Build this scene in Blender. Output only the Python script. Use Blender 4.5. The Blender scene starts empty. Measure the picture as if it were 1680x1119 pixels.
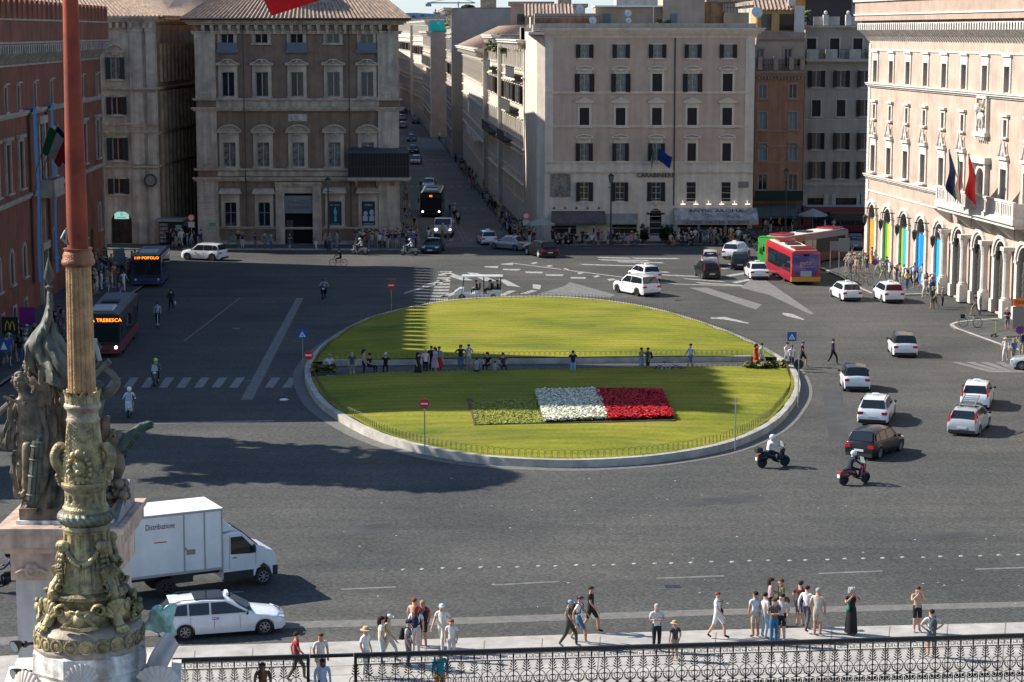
import bpy, bmesh, math, random
from mathutils import Vector, Matrix, Euler, noise
from math import cos,sin,pi
Ve=Vector; ru=lambda a,b: random.uniform(a,b)
random.seed(7)
R=math.radians
sc=bpy.context.scene
COL=sc.collection
# --- camera, sky, sun, exposure
H=22.0; TH=R(8.376); FPX=3450.0
cam=bpy.data.cameras.new('camera'); co=bpy.data.objects.new('camera',cam); COL.objects.link(co)
cam.sensor_width=36; cam.lens=36*FPX/1680; cam.clip_end=9000; cam.clip_start=.5
co.location=(0,0,H); co.rotation_euler=(R(90)-TH,0,0); sc.camera=co
SUN_EL=R(36.5); SH=Ve((.963,-.27,0)).normalized()
w=bpy.data.worlds.new('World'); sc.world=w; w.use_nodes=True
nt=w.node_tree; bg=nt.nodes['Background']
sky=nt.nodes.new('ShaderNodeTexSky'); sky.sky_type='NISHITA'; sky.sun_disc=False
sky.sun_elevation=SUN_EL; sky.sun_rotation=math.atan2(-SH.x,-SH.y)
sky.altitude=50; sky.air_density=1.0; sky.dust_density=.3; sky.ozone_density=3.0
tn=nt.nodes.new('ShaderNodeMix'); tn.data_type='RGBA'; tn.blend_type='MULTIPLY'; tn.inputs[0].default_value=1; tcw=nt.nodes.new('ShaderNodeTexCoord'); sx_=nt.nodes.new('ShaderNodeSeparateXYZ'); rw=nt.nodes.new('ShaderNodeValToRGB')
nt.links.new(tcw.outputs['Generated'],sx_.inputs[0]); nt.links.new(sx_.outputs[2],rw.inputs[0]); nt.links.new(rw.outputs[0],tn.inputs[7])
rw.color_ramp.elements[0].position=0; rw.color_ramp.elements[0].color=(.68,.8,1.12,1); rw.color_ramp.elements[1].position=.22; rw.color_ramp.elements[1].color=(1,1,1,1)
nt.links.new(sky.outputs[0],tn.inputs[6]); nt.links.new(tn.outputs[2],bg.inputs[0]); bg.inputs[1].default_value=.108
sl=bpy.data.lights.new('sun','SUN'); sl.energy=5.0; sl.angle=R(.53); sl.color=(1,.945,.86)
so=bpy.data.objects.new('sun',sl); COL.objects.link(so)
sdir=Ve((-SH.x*cos(SUN_EL),-SH.y*cos(SUN_EL),sin(SUN_EL)))
so.rotation_euler=sdir.to_track_quat('Z','Y').to_euler(); so.location=(-60,60,80)
vs=sc.view_settings; vs.view_transform='Standard'; vs.look='None'; vs.exposure=0.82; vs.gamma=1
sc.render.resolution_x=1024; sc.render.resolution_y=682
# --- picture <-> place
def ray(px,py):
 a=(px-840)/FPX; b=-(py-559.5)/FPX
 return Ve((a, cos(TH)+b*sin(TH), -sin(TH)+b*cos(TH)))
def G(px,py,z=0.0):
 d=ray(px,py); t=(z-H)/d.z; return Ve((d.x*t,d.y*t,z))
def FY(px,py,Y):
 d=ray(px,py); t=Y/d.y; return Ve((d.x*t,Y,H+d.z*t))
def FP(px,py,P,N):
 d=ray(px,py); t=(Ve(P)-Ve((0,0,H))).dot(N)/d.dot(N); return Ve((0,0,H))+d*t
def mpp(D,z=0): return (D*cos(TH)+(H-z)*sin(TH))/FPX
def lerp(a,b,t): return a+(b-a)*t
# --- materials
MATS={}
def mat(name,col,rough=.8,metal=0,var=.12,scale=1.5,bump=0,bscale=20,streak=0,col2=None,spec=.4,emit=0,coat=0,detail=6,mid=.5):
 if name in MATS: return MATS[name]
 m=bpy.data.materials.new(name); m.use_nodes=True; n=m.node_tree; p=n.nodes['Principled BSDF']
 p.inputs['Roughness'].default_value=rough; p.inputs['Metallic'].default_value=metal
 p.inputs['Specular IOR Level'].default_value=spec
 if coat: coat=coat if max(col)>.1 else .25
 if coat: p.inputs['Coat Weight'].default_value=coat; p.inputs['Coat Roughness'].default_value=.08
 if emit:
  p.inputs['Emission Color'].default_value=(*col,1); p.inputs['Emission Strength'].default_value=emit
 c=(*col,1)
 if var>0:
  tc=n.nodes.new('ShaderNodeTexCoord'); nz=n.nodes.new('ShaderNodeTexNoise')
  nz.inputs['Scale'].default_value=scale; nz.inputs['Detail'].default_value=detail; nz.inputs['Roughness'].default_value=.62
  n.links.new(tc.outputs['Object'],nz.inputs['Vector'])
  cr=n.nodes.new('ShaderNodeValToRGB')
  k=col2 if col2 else tuple(x*(1-2*var) for x in col)
  cr.color_ramp.elements[0].position=mid-.18; cr.color_ramp.elements[1].position=mid+.18
  cr.color_ramp.elements[0].color=(*k,1); cr.color_ramp.elements[1].color=(*[min(1,x*(1+.6*var)) for x in col],1)
  n.links.new(nz.outputs[0],cr.inputs[0]); out=cr.outputs[0]
  if streak:
   mp=n.nodes.new('ShaderNodeMapping'); mp.inputs['Scale'].default_value=(1.6,1.6,.12)
   n2=n.nodes.new('ShaderNodeTexNoise'); n2.inputs['Scale'].default_value=1.3; n2.inputs['Detail'].default_value=5
   n.links.new(tc.outputs['Object'],mp.inputs[0]); n.links.new(mp.outputs[0],n2.inputs['Vector'])
   r2=n.nodes.new('ShaderNodeValToRGB'); r2.color_ramp.elements[0].position=.38; r2.color_ramp.elements[1].position=.6
   r2.color_ramp.elements[0].color=(1-streak,1-streak,1-streak,1); r2.color_ramp.elements[1].color=(1,1,1,1)
   mx=n.nodes.new('ShaderNodeMix'); mx.data_type='RGBA'; mx.blend_type='MULTIPLY'; mx.inputs[0].default_value=1
   n.links.new(n2.outputs[0],r2.inputs[0]); n.links.new(out,mx.inputs[6]); n.links.new(r2.outputs[0],mx.inputs[7]); out=mx.outputs[2]
  n.links.new(out,p.inputs['Base Color'])
  if bump:
   nb=n.nodes.new('ShaderNodeTexNoise'); nb.inputs['Scale'].default_value=bscale; nb.inputs['Detail'].default_value=4
   n.links.new(tc.outputs['Object'],nb.inputs['Vector'])
   bp=n.nodes.new('ShaderNodeBump'); bp.inputs['Strength'].default_value=bump; bp.inputs['Distance'].default_value=.05
   n.links.new(nb.outputs[0],bp.inputs['Height']); n.links.new(bp.outputs[0],p.inputs['Normal'])
 else: p.inputs['Base Color'].default_value=c
 MATS[name]=m; return m
def plain(name,col,rough=.6,**k): return mat(name,col,rough,var=0,**k)
def paint(col,rough=.25):
 return mat('paint_%02x%02x%02x'%tuple(int(c*255) for c in col),col,rough,var=.05,scale=3,spec=.5 if max(col)>.1 else .2,coat=.6)
def cloth(col):
 return mat('cloth_%02x%02x%02x'%tuple(int(c*255) for c in col),col,.9,var=.12,scale=9)
# --- mesh builder
class MB:
 def __init__(s,M=None): s.v=[]; s.f=[]; s.M=M; s.mi=[]; s.cur=0; s.marks=[]
 def add(s,vs,fs):
  b=len(s.v); s.marks.append(b)
  for p in vs:
   p=Ve(p); s.v.append(s.M@p if s.M else p)
  for f in fs: s.f.append([b+i for i in f]); s.mi.append(s.cur)
 def box(s,x0,x1,y0,y1,z0,z1):
  if x0>x1:x0,x1=x1,x0
  if y0>y1:y0,y1=y1,y0
  if z0>z1:z0,z1=z1,z0
  s.add([(x0,y0,z0),(x1,y0,z0),(x1,y1,z0),(x0,y1,z0),(x0,y0,z1),(x1,y0,z1),(x1,y1,z1),(x0,y1,z1)],
    [(0,3,2,1),(4,5,6,7),(0,1,5,4),(1,2,6,5),(2,3,7,6),(3,0,4,7)])
 def poly(s,pts): s.add(pts,[list(range(len(pts)))])
 def prism(s,pts,off):
  n=len(pts); off=Ve(off); P=[Ve(p) for p in pts]
  s.add(P+[p+off for p in P],[list(range(n))[::-1],list(range(n,2*n))]+[(i,(i+1)%n,n+(i+1)%n,n+i) for i in range(n)])
 def lathe(s,prof,c=(0,0,0),n=16,caps=True,rf=None,ax=None):
  vs=[];fs=[];c=Ve(c); Q=ax.to_track_quat('Z','Y').to_matrix() if ax else None
  for r,z in prof:
   for i in range(n):
    a=2*pi*i/n; rr=rf(r,z,a) if rf else r
    p=Ve((rr*cos(a),rr*sin(a),z)); vs.append(c+(Q@p if Q else p))
  for k in range(len(prof)-1):
   for i in range(n):
    j=(i+1)%n; fs.append((k*n+i,k*n+j,(k+1)*n+j,(k+1)*n+i))
  if caps: fs.append(list(range(n))[::-1]); fs.append([(len(prof)-1)*n+i for i in range(n)])
  s.add(vs,fs)
 def cyl(s,a,b,r,n=8,r2=None):
  a=Ve(a);b=Ve(b);d=b-a; L=d.length
  if L<1e-6: return
  s.lathe([(r,0),(r if r2 is None else r2,L)],a,n,ax=d)
 def tube(s,pts,r,n=6,closed=False):
  P=[Ve(p) for p in pts]; rs=r if isinstance(r,(list,tuple)) else [r]*len(P)
  vs=[];fs=[]; up=Ve((0,0,1)); prev=None
  for i,p in enumerate(P):
   if closed: t=P[(i+1)%len(P)]-P[i-1]
   else: t=P[min(i+1,len(P)-1)]-P[max(i-1,0)]
   t.normalize()
   u=prev if prev else (up if abs(t.z)<.9 else Ve((1,0,0)))
   x=t.cross(u)
   if x.length<1e-4: x=t.cross(Ve((1,0,.1)))
   x.normalize(); y=x.cross(t).normalized(); prev=y
   for k in range(n):
    a=2*pi*k/n; vs.append(p+(x*cos(a)+y*sin(a))*rs[i])
  m=len(P)
  for i in range(m if closed else m-1):
   i2=(i+1)%m
   for k in range(n):
    j=(k+1)%n; fs.append((i*n+k,i*n+j,i2*n+j,i2*n+k))
  if not closed: fs.append(list(range(n))[::-1]); fs.append([(m-1)*n+k for k in range(n)])
  s.add(vs,fs)
 def ball(s,c,r,n=8,m=6,sc3=(1,1,1)):
  c=Ve(c); vs=[];fs=[]
  for i in range(1,m):
   ph=pi*i/m
   for k in range(n):
    a=2*pi*k/n; vs.append(c+Ve((r*sc3[0]*sin(ph)*cos(a),r*sc3[1]*sin(ph)*sin(a),-r*sc3[2]*cos(ph))))
  b=len(vs); vs+= [c-Ve((0,0,r*sc3[2])),c+Ve((0,0,r*sc3[2]))]
  for i in range(m-2):
   for k in range(n): j=(k+1)%n; fs.append((i*n+k,i*n+j,(i+1)*n+j,(i+1)*n+k))
  for k in range(n):
   j=(k+1)%n; fs.append((b,j,k)); fs.append(((m-2)*n+k,(m-2)*n+j,b+1))
  s.add(vs,fs)
 def grid(s,fn,nu,nv,closed_u=False):
  vs=[fn(i/nu,j/nv) for j in range(nv+1) for i in range(nu+1)]
  s.add(vs,[(j*(nu+1)+i,j*(nu+1)+i+1,(j+1)*(nu+1)+i+1,(j+1)*(nu+1)+i) for j in range(nv) for i in range(nu)])
 def bar(s,a,b,w,h):
  a=Ve(a);b=Ve(b);d=(b-a); L=d.length
  if L<1e-5:return
  d/=L; x=d.cross(Ve((0,0,1)))
  if x.length<1e-3: x=Ve((1,0,0))
  x.normalize(); y=x.cross(d)
  o=[x*(-w/2)+y*(-h/2),x*(w/2)+y*(-h/2),x*(w/2)+y*(h/2),x*(-w/2)+y*(h/2)]
  s.add([a+q for q in o]+[b+q for q in o],[(3,2,1,0),(4,5,6,7),(0,1,5,4),(1,2,6,5),(2,3,7,6),(3,0,4,7)])
 def dn(s,pr,n=5):
  return [(lerp(a[0],c[0],k/n),lerp(a[1],c[1],k/n)) for a,c in zip(pr,pr[1:]) for k in range(n)]+[pr[-1]]
 def pieces(s,name,m,parent,k=1,nv=None):
  vi=0; st=s.marks+[len(s.v)]
  for i in range(0,len(s.marks),k):
   a,c=st[i],st[min(i+k,len(s.marks))]; q=MB(); q.v=s.v[a:c]; q.f=[[j-a for j in f] for f in s.f if a<=f[0]<c]; q.mi=[0]*len(q.f); q.build(name,m,parent)
 def mesh(s,name,m,smooth=False):
  me=bpy.data.meshes.new(name); me.from_pydata([tuple(p) for p in s.v],[],s.f)
  for q in (m if isinstance(m,(list,tuple)) else [m]): me.materials.append(q)
  if isinstance(m,(list,tuple)): me.polygons.foreach_set('material_index',s.mi)
  if smooth:
   me.polygons.foreach_set('use_smooth',[True]*len(me.polygons))
   try: me.set_sharp_from_angle(angle=R(40 if smooth is True else smooth))
   except Exception: pass
  me.update(); return me
 def build(s,name,m,parent=None,smooth=False,bevel=0):
  o=bpy.data.objects.new(name,s.mesh(name,m,smooth)); COL.objects.link(o)
  if parent: o.parent=parent
  if bevel:
   b=o.modifiers.new('bevel','BEVEL'); b.width=bevel; b.segments=2; b.limit_method='ANGLE'; b.angle_limit=R(40)
  return o
def tag(o,label=None,cat=None,group=None,kind=None):
 if label:o['label']=label
 if cat:o['category']=cat
 if group:o['group']=group
 if kind:o['kind']=kind
 return o
def thing(name,label,cat,loc=(0,0,0),rz=0,group=None):
 o=bpy.data.objects.new(name,None); COL.objects.link(o); o.location=loc; o.rotation_euler=(0,0,rz); o.empty_display_size=.3
 return tag(o,label,cat,group)
def inst(name,me,parent,loc=(0,0,0),rz=0,scale=None):
 o=bpy.data.objects.new(name,me); COL.objects.link(o)
 if parent:o.parent=parent
 o.location=loc; o.rotation_euler=(0,0,rz)
 if scale:o.scale=scale
 return o
KIDS={}
def copy_tree(o,parent=None):
 c=o.copy(); COL.objects.link(c); c.parent=parent
 for ch in o.children: copy_tree(ch,c)
 return c
def text_mesh(txt,size,m,name='lettering',depth=.02,align='CENTER',sx=1):
 cu=bpy.data.curves.new('t','FONT'); cu.body=txt; cu.size=size; cu.extrude=depth; cu.align_x=align; cu.align_y='CENTER'; cu.resolution_u=2
 t=bpy.data.objects.new('t',cu); COL.objects.link(t)
 me=bpy.data.meshes.new_from_object(t.evaluated_get(bpy.context.evaluated_depsgraph_get())); me.name=name
 bpy.data.objects.remove(t); bpy.data.curves.remove(cu)
 me.transform(Matrix.Rotation(R(90),4,'X')@Matrix.Diagonal((sx,1,1,1)))
 me.materials.clear(); me.materials.append(m); return me
DARKGLASS=mat('window_glass',(.015,.018,.022),.06,var=.2,scale=.7,spec=.6)
BRGLASS=mat('curtained_glass',(.25,.24,.21),.1,var=.35,scale=1.8,col2=(.02,.022,.025),spec=.6)  # pale mottling in the pane colour stands for bright reflections and curtains
BLACK=plain('black_paint',(.012,.012,.013),.45)
RUBBER=plain('tyre_rubber',(.02,.02,.02),.85)
CHROME=plain('bright_metal',(.6,.6,.6),.3,metal=1)
STEEL=mat('galvanised_steel',(.33,.34,.34),.5,metal=.6,var=.1)
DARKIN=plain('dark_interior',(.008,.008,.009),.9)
WHITEP=plain('white_paint',(.75,.75,.73),.5)
# --- ground
def cobble_mat(name,base,dark,scale=5.5,lo=.05,rough=.7,patch=(.88,1.07),joint=.68,bmp=.5):
 m=bpy.data.materials.new(name); m.use_nodes=True; n=m.node_tree; p=n.nodes['Principled BSDF']; L=n.links.new
 tc=n.nodes.new('ShaderNodeTexCoord')
 vor=n.nodes.new('ShaderNodeTexVoronoi'); vor.feature='F1'; vor.inputs['Scale'].default_value=scale; vor.inputs['Randomness'].default_value=.45
 mp=n.nodes.new('ShaderNodeMapping'); mp.inputs['Rotation'].default_value=(0,0,R(38))
 wv=n.nodes.new('ShaderNodeTexNoise'); wv.inputs['Scale'].default_value=.25
 mxv=n.nodes.new('ShaderNodeMix'); mxv.data_type='VECTOR'; mxv.inputs[0].default_value=.06
 L(tc.outputs['Object'],mp.inputs[0]); L(mp.outputs[0],vor.inputs['Vector'])
 r=n.nodes.new('ShaderNodeValToRGB'); r.color_ramp.elements[0].position=.30; r.color_ramp.elements[1].position=.62
 r.color_ramp.elements[0].color=(1,1,1,1); r.color_ramp.elements[1].color=(joint,joint,joint,1)
 L(vor.outputs['Distance'],r.inputs[0])
 big=n.nodes.new('ShaderNodeTexNoise'); big.inputs['Scale'].default_value=.09; big.inputs['Detail'].default_value=9; big.inputs['Roughness'].default_value=.6
 L(tc.outputs['Object'],big.inputs['Vector'])
 r2=n.nodes.new('ShaderNodeValToRGB'); r2.color_ramp.elements[0].position=.35; r2.color_ramp.elements[1].position=.68
 r2.color_ramp.elements[0].color=(*dark,1); r2.color_ramp.elements[1].color=(*base,1); L(big.outputs[0],r2.inputs[0])
 mp2=n.nodes.new('ShaderNodeMapping'); mp2.inputs['Scale'].default_value=(.05,.9,1); mp2.inputs['Rotation'].default_value=(0,0,R(6))
 st=n.nodes.new('ShaderNodeTexNoise'); st.inputs['Scale'].default_value=.7; st.inputs['Detail'].default_value=5
 L(tc.outputs['Object'],mp2.inputs[0]); L(mp2.outputs[0],st.inputs['Vector'])
 r3=n.nodes.new('ShaderNodeValToRGB'); r3.color_ramp.elements[0].position=.35; r3.color_ramp.elements[1].position=.65
 r3.color_ramp.elements[0].color=(patch[0],)*3+(1,); r3.color_ramp.elements[1].color=(patch[1],)*3+(1,); L(st.outputs[0],r3.inputs[0])
 vc=n.nodes.new('ShaderNodeTexVoronoi'); vc.inputs['Scale'].default_value=scale; vc.inputs['Randomness'].default_value=.45; L(mp.outputs[0],vc.inputs['Vector'])
 r4=n.nodes.new('ShaderNodeValToRGB'); r4.color_ramp.elements[0].color=(.84,.84,.84,1); r4.color_ramp.elements[1].color=(1.12,1.12,1.12,1); L(vc.outputs['Color'],r4.inputs[0])
 o=r2.outputs[0]
 for x in (r.outputs[0],r3.outputs[0],r4.outputs[0]):
  mx=n.nodes.new('ShaderNodeMix'); mx.data_type='RGBA'; mx.blend_type='MULTIPLY'; mx.inputs[0].default_value=1
  L(o,mx.inputs[6]); L(x,mx.inputs[7]); o=mx.outputs[2]
 L(o,p.inputs['Base Color'])
 bp=n.nodes.new('ShaderNodeBump'); bp.inputs['Strength'].default_value=bmp; bp.inputs['Distance'].default_value=.03; bp.invert=True
 L(vor.outputs['Distance'],bp.inputs['Height']); L(bp.outputs[0],p.inputs['Normal'])
 p.inputs['Roughness'].default_value=.88; p.inputs['Specular IOR Level'].default_value=.12
 MATS[name]=m; return m
ROAD=cobble_mat('cobbled_road',(.118,.113,.102),(.074,.075,.071))
PAVE=cobble_mat('basalt_pavement',(.112,.112,.106),(.082,.083,.08),scale=1.2,joint=.8,bmp=.2)
LINE=mat('worn_road_paint',(.38,.37,.34),.7,var=.3,scale=2.5,col2=(.15,.145,.135))
LINEF=mat('faded_road_paint',(.175,.17,.16),.8,var=.2,scale=2,col2=(.105,.1,.093))
BANDM=mat('paler_stone_band',(.155,.145,.128),.8,var=.2,scale=3,col2=(.11,.104,.093))
KERB=mat('travertine_kerb',(.43,.4,.34),.75,var=.22,scale=1.1,bump=.2,bscale=12,col2=(.26,.24,.2))
GREYK=mat('grey_granite_kerb',(.23,.22,.2),.8,var=.2,scale=2)
TRAV=mat('travertine_slabs',(.43,.4,.355),.7,var=.14,scale=.8,bump=.1,streak=.1)
b=MB(); b.box(-700,700,-60,6500,-.5,0); tag(b.build('ground',ROAD),kind='structure')
def sheet(pts,z): return [Ve((p.x,p.y,z)) for p in pts]
def area(name,m,pxs,z0,z1,pts=None):
 b=MB(); P=pts or [G(*p) for p in pxs]
 A=sum(P[i].x*P[(i+1)%len(P)].y-P[(i+1)%len(P)].x*P[i].y for i in range(len(P)))
 if A<0:P=P[::-1]
 b.prism([Ve((p.x,p.y,z0)) for p in P],(0,0,z1-z0)); return tag(b.build(name,m),kind='structure')
def V2(x,y): return Ve((x,y,0))
def smoothpts(P,n=6,closed=True):
 out=[];N=len(P)
 for i in range(N if closed else N-1):
  a,b_,c,d=(P[(i-1)%N] if closed else P[max(i-1,0)]),P[i],P[(i+1)%N],(P[(i+2)%N] if closed else P[min(i+2,N-1)])
  for k in range(n):
   t=k/n; out.append(.5*((2*b_)+(c-a)*t+(2*a-5*b_+4*c-d)*t*t+(3*b_-a-3*c+d)*t*t*t))
 if not closed: out.append(P[-1])
 return out
def kerb_run(name,P,w,z,m,label=None,closed=False):
 b=MB(); N=len(P)
 for i in range(N if closed else N-1):
  a,c=P[i],P[(i+1)%N]; d=(c-a).normalized(); nrm=Ve((-d.y,d.x,0))*w
  b.prism([Ve((q.x,q.y,-.02)) for q in (a,c,c+nrm,a+nrm)],(0,0,z+.02))
 return tag(b.build(name,m),kind='structure')
area('pavement',PAVE,None,0,.13,[V2(-41,60),V2(-32,60),V2(-32,196),V2(-33.5,199),V2(-41,199)])
area('pavement',PAVE,None,0,.13,[V2(-75,219.5),V2(-75,213.2),V2(-35.5,213.2),V2(-33.9,219.5)])
area('pavement',PAVE,None,0,.13,[V2(-33.6,219.2),V2(-33.6,213.2),V2(-11.4,212.6),V2(-10.6,214.3),V2(-11.2,219),V2(-44,650),V2(-50,650),V2(-15,219.3)])
area('pavement',PAVE,None,0,.13,[V2(.6,222),V2(.9,218.6),V2(2.2,217.2),V2(27.5,219.0),V2(60,222.5),V2(60,250),V2(0,250)])
def XR(D): return 2.6-.072*(D-221)
area('corso_pavement',PAVE,None,0,.12,[V2(.75,222.02),V2(-.4,235),V2(XR(640)-2.6,640),V2(XR(640)+3,640),V2(8,250.02),V2(.2,250.02),V2(.2,222.02)])
area('pavement',PAVE,[(1345,441),(1378,456),(1411,476),(1430,484),(1524,484),(1500,440),(1412,425),(1352,423)],0,.13)
area('pavement',PAVE,[(1650,524),(1600,527),(1570,530),(1558,534),(1560,537),(1566,541),(1645,570),(1760,602),(1860,560),(1700,515)],0,.13)
for P in ([(1345,441),(1378,456),(1411,476),(1430,484),(1470,486),(1524,484)],[(1650,524),(1600,527),(1570,530),(1558,534),(1560,537),(1566,541),(1645,570),(1760,602)]):
 kerb_run('kerb',[G(*p) for p in P],.28,.135,KERB)
kerb_run('kerb',[V2(-32,62),V2(-32,196),V2(-33.5,199.2)],.25,.135,GREYK)
kerb_run('kerb',[V2(-75,213.1),V2(-35.5,213.1)],.25,.135,GREYK)
kerb_run('kerb',[V2(-33.6,213.1),V2(-11.4,212.5),V2(-10.5,214.2),V2(-11.1,219),V2(-43.3,640)],.22,.15,KERB)
kerb_run('kerb',[V2(.55,222),V2(.8,218.5),V2(2.2,217.1),V2(27.5,218.9),V2(60,222.4)],.22,.135,GREYK)
def strip(name,m,L0,L1,z):
 return area(name,m,L0+L1[::-1],.0,z)
strip('stone_band',BANDM,[(-400,1068),(459,1020),(700,1015),(1160,1000),(1680,987),(2000,979)],[(-400,1082),(459,1031),(700,1026),(1160,1010),(1680,996),(2000,988)],.004)
strip('white_pavement',TRAV,[(-500,1110),(268,1065),(700,1053),(1160,1038),(1680,1025),(2200,1012)],[(-800,1400),(268,1300),(700,1300),(1160,1300),(1680,1300),(2400,1300)],.10)
JM=mat('pavement_joint',(.2,.18,.15),.9)
b=MB()
def joint(p,q,wd=.025):
 a=G(*p,.1);c=G(*q,.1);d=(c-a).normalized();nr=Ve((-d.y,d.x,0))*wd
 b.add([Ve((v.x,v.y,.1035)) for v in (a-nr,c-nr,c+nr,a+nr)],[(0,1,2,3)])
for k,y in enumerate((1062,1077,1092,1112,1140)):
 joint((300,y+24),(1160,y-4)); joint((1160,y-4),(1900,y-20))
for x in range(320,1800,95): joint((x,1068-(x-300)*.035),(x-12,1210-(x-300)*.035),.02)
tag(b.build('pavement_joints',JM),kind='structure')
# --- painted markings
def mk(lst,m,z,name='road_marking'):
 b=MB()
 for q in lst:
  P=[G(*p) for p in q]; A=sum(P[i].x*P[(i+1)%len(P)].y-P[(i+1)%len(P)].x*P[i].y for i in range(len(P)))
  if A<0:P=P[::-1]
  b.poly(sheet(P,z))
 return tag(b.build(name,m),kind='structure')
def ln(x0,y0,x1,y1,w=2.0):
 d=Ve((x1-x0,y1-y0)); d.normalize(); n=Ve((-d.y,d.x))*w/2
 return [(x0-n.x,y0-n.y),(x1-n.x,y1-n.y),(x1+n.x,y1+n.y),(x0+n.x,y0+n.y)]
M1=[]
for i in range(12):
 x=178+i*29; M1.append([(x-5,636),(x+9,636),(x+21,619.5),(x+7,619.5)])
mk(M1,mat('zebra_paint',(.22,.22,.21),.7,var=.25,scale=2,col2=(.13,.13,.12)),.004,'zebra_crossing')
Z=[]
for i in range(11):
 y=445+i*5.0; Z.append([(722-i*1.7,y),(722-i*1.7+20+i*1,y),(722-i*1.7+18+i*1,y+2.2),(720-i*1.7,y+2.2)])
Z+=[[(717,446),(735,446),(776,460),(757,460)],[(765,447),(784,448),(814,461),(796,461)],[(817,458),(830,459),(854,471),(833,469)],[(874,466),(888,468),(886,475),(874,473)],
 [(722,487),(745,479),(757,479),(733,488)],[(815,485),(835,477),(847,477),(828,485)],[(852,482),(872,476),(882,477),(866,482)],
 [(692,468),(735,457),(737,459),(694,471)],[(662,480),(725,462),(727,464),(664,482)],[(760,454),(800,451),(801,453),(760,456)]]
Z+=[[(822,433),(842,431),(841,435),(822,434)],[(794,437),(818,436.5),(816,440),(796,438.5)],[(824,441),(855,441.5),(850,444),(826,443)],[(861,445.5),(892,446),(889,448.5),(863,448)],[(894,450),(926,450.5),(922,453),(897,452.5)],[(935,454.5),(962,455),(960,457.5),(937,457)],
 [(870,432),(878,430),(883,431.5),(875,433.5)],[(895,436.5),(903,434.7),(908,436.3),(900,438.3)],[(920,442),(928,440),(934,442),(926,444)],[(946,448),(953,446),(958,448),(951,450)],[(972,453.5),(980,451.5),(985,453),(977,455.5)],[(996,458),(1005,457),(1012,459),(1000,461)]]
for (x0,y0,x1,y1) in ((1035,423,1110,424),(980,425.5,1062,427.5),(1010,428.5,1085,431),(978,421.5,1030,423.5),(1085,417.5,1160,418.5),(950,433,1052,436.5),(1040,444.5,1095,446.5),(1080,450,1180,455),(1120,456.5,1185,462),(1140,463,1215,468),(1190,452,1230,446),(1200,463,1240,456),(1180,440,1210,436),(1240,420,1270,419)):
 Z.append([(x0,y0),(x1,y1-.6),(x1+6,y1+1),(x0+8,y0+1.8)])
Z+=[[(1300,515),(1284,513),(1284,516),(1292,519),(1318,525),(1320,524)],[(1165,521),(1190,520),(1230,530),(1226,531),(1188,524),(1168,523)],[(905,490),(960,455+38),(1000,494.5),(910,492)]]
Z+=[ln(1195,433,1260,449,1.2),ln(780+62,432,1110,466,1.0),ln(1110,466,1240,470,1.0)]
mk(Z,LINE,.0045)
F=[[(925,470),(935,463),(950,467),(1010,484),(1000,488),(880,483)],
 [(1215,472),(1240,452),(1260,462),(1335,514),(1330,516),(1262,484)],[(1130,472),(1160,472),(1250,500),(1240,508),(1180,488)],
 [(498,489),(486,489),(395,656),(414,656)],[(395,489),(393,488),(300,560),(303,560)],[(380,538),(393,538),(394,540),(382,540)],
 [(460,655),(472,655),(472,659),(462,659)],[(240,693),(450,689),(450,692),(240,696)]]
for i in range(4): F.append([(1560+i*24,594),(1574+i*24,594),(1640+i*15,611),(1624+i*15,611)])
for (a,b_,c,d) in ((810,960,918,954),(1077,949,1188,945),(1343,941,1448,937),(1600,934,1690,931),(300,975,400,971),(560,967,650,963)): F.append(ln(a,b_,c,d,2.2))
mk(F,LINEF,.005,'faded_road_marking')
b=MB()
for i in range(34):
 x=663+i*31.5+ru(-3,3); y=934-.0235*(x-663)+.6*sin(x); p=G(x,y); b.lathe([(.11,0),(.08,.02)],(p.x,p.y,.0),8)
for i in range(60):
 x=ru(560,1680); y=ru(780,1000); p=G(x,y); r=ru(.03,.07); b.lathe([(r,0),(r*.6,.012)],(p.x,p.y,0),6)
tag(b.build('pale_road_studs',LINE),kind='structure')
MH=mat('cast_iron_cover',(.04,.04,.042),.5,metal=.5)
b=MB(); P=[G(*p) for p in ((1090,960),(1115,960),(1118,965),(1092,965))]; b.prism(sheet(P[::-1],0),(0,0,.006)); tag(b.build('drain_grate',MH),'dark rectangular iron drain grate set in the road near the white pavement','drain grate')
for (x,y) in ((1113,493),(345+60,625),(240+830,466)):
 b=MB(); p=G(x,y); b.lathe([(.35,0),(.35,.007)],(p.x,p.y,0),16); tag(b.build('manhole_cover',MH),{1113:'round iron manhole cover beyond the far edge of the lawn',405:'round manhole cover lying in the shaded carriageway',1070:'round manhole cover beside the white taxi and car'}[x],'manhole cover')
C=[]
def cx(D,o): return -5.1-.072*(D-221)+o
b=MB()
def strip2(D0,o0,D1,o1,w,z=.0045): b.add([Ve((cx(D0,o0),D0,z)),Ve((cx(D0,o0)+w,D0,z)),Ve((cx(D1,o1)+w,D1,z)),Ve((cx(D1,o1),D1,z))],[(0,1,2,3)])
strip2(222,0,560,0,.13); strip2(222,.45,560,.45,.13)
for D in (222,262,300,352,372,430,470,520):
 for k in range(9):
  o=-5.0+k*1.15
  if abs(o)<.5: continue
  strip2(D,o,D+3.2,o,.55)
for D in (256,340,405,460): strip2(D,-5.4,D+.7,-5.4,5.0)
tag(b.build('corso_road_marking',LINEF),kind='structure')
CR=mat('smooth_asphalt',(.13,.135,.13),.85,var=.15,scale=.15,bump=.1,spec=.12)
b=MB(); b.poly([V2(-11.4,216),V2(.6,216),V2(XR(760)-2.6,760),V2(XR(760)-17.5,760)]); [setattr(p,'z',.003) for p in b.v]; tag(b.build('corso_road',CR),kind='structure')
PM_=mat('asphalt_patch',(.05,.051,.05),.9,var=.2,scale=.6); b=MB()
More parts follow.
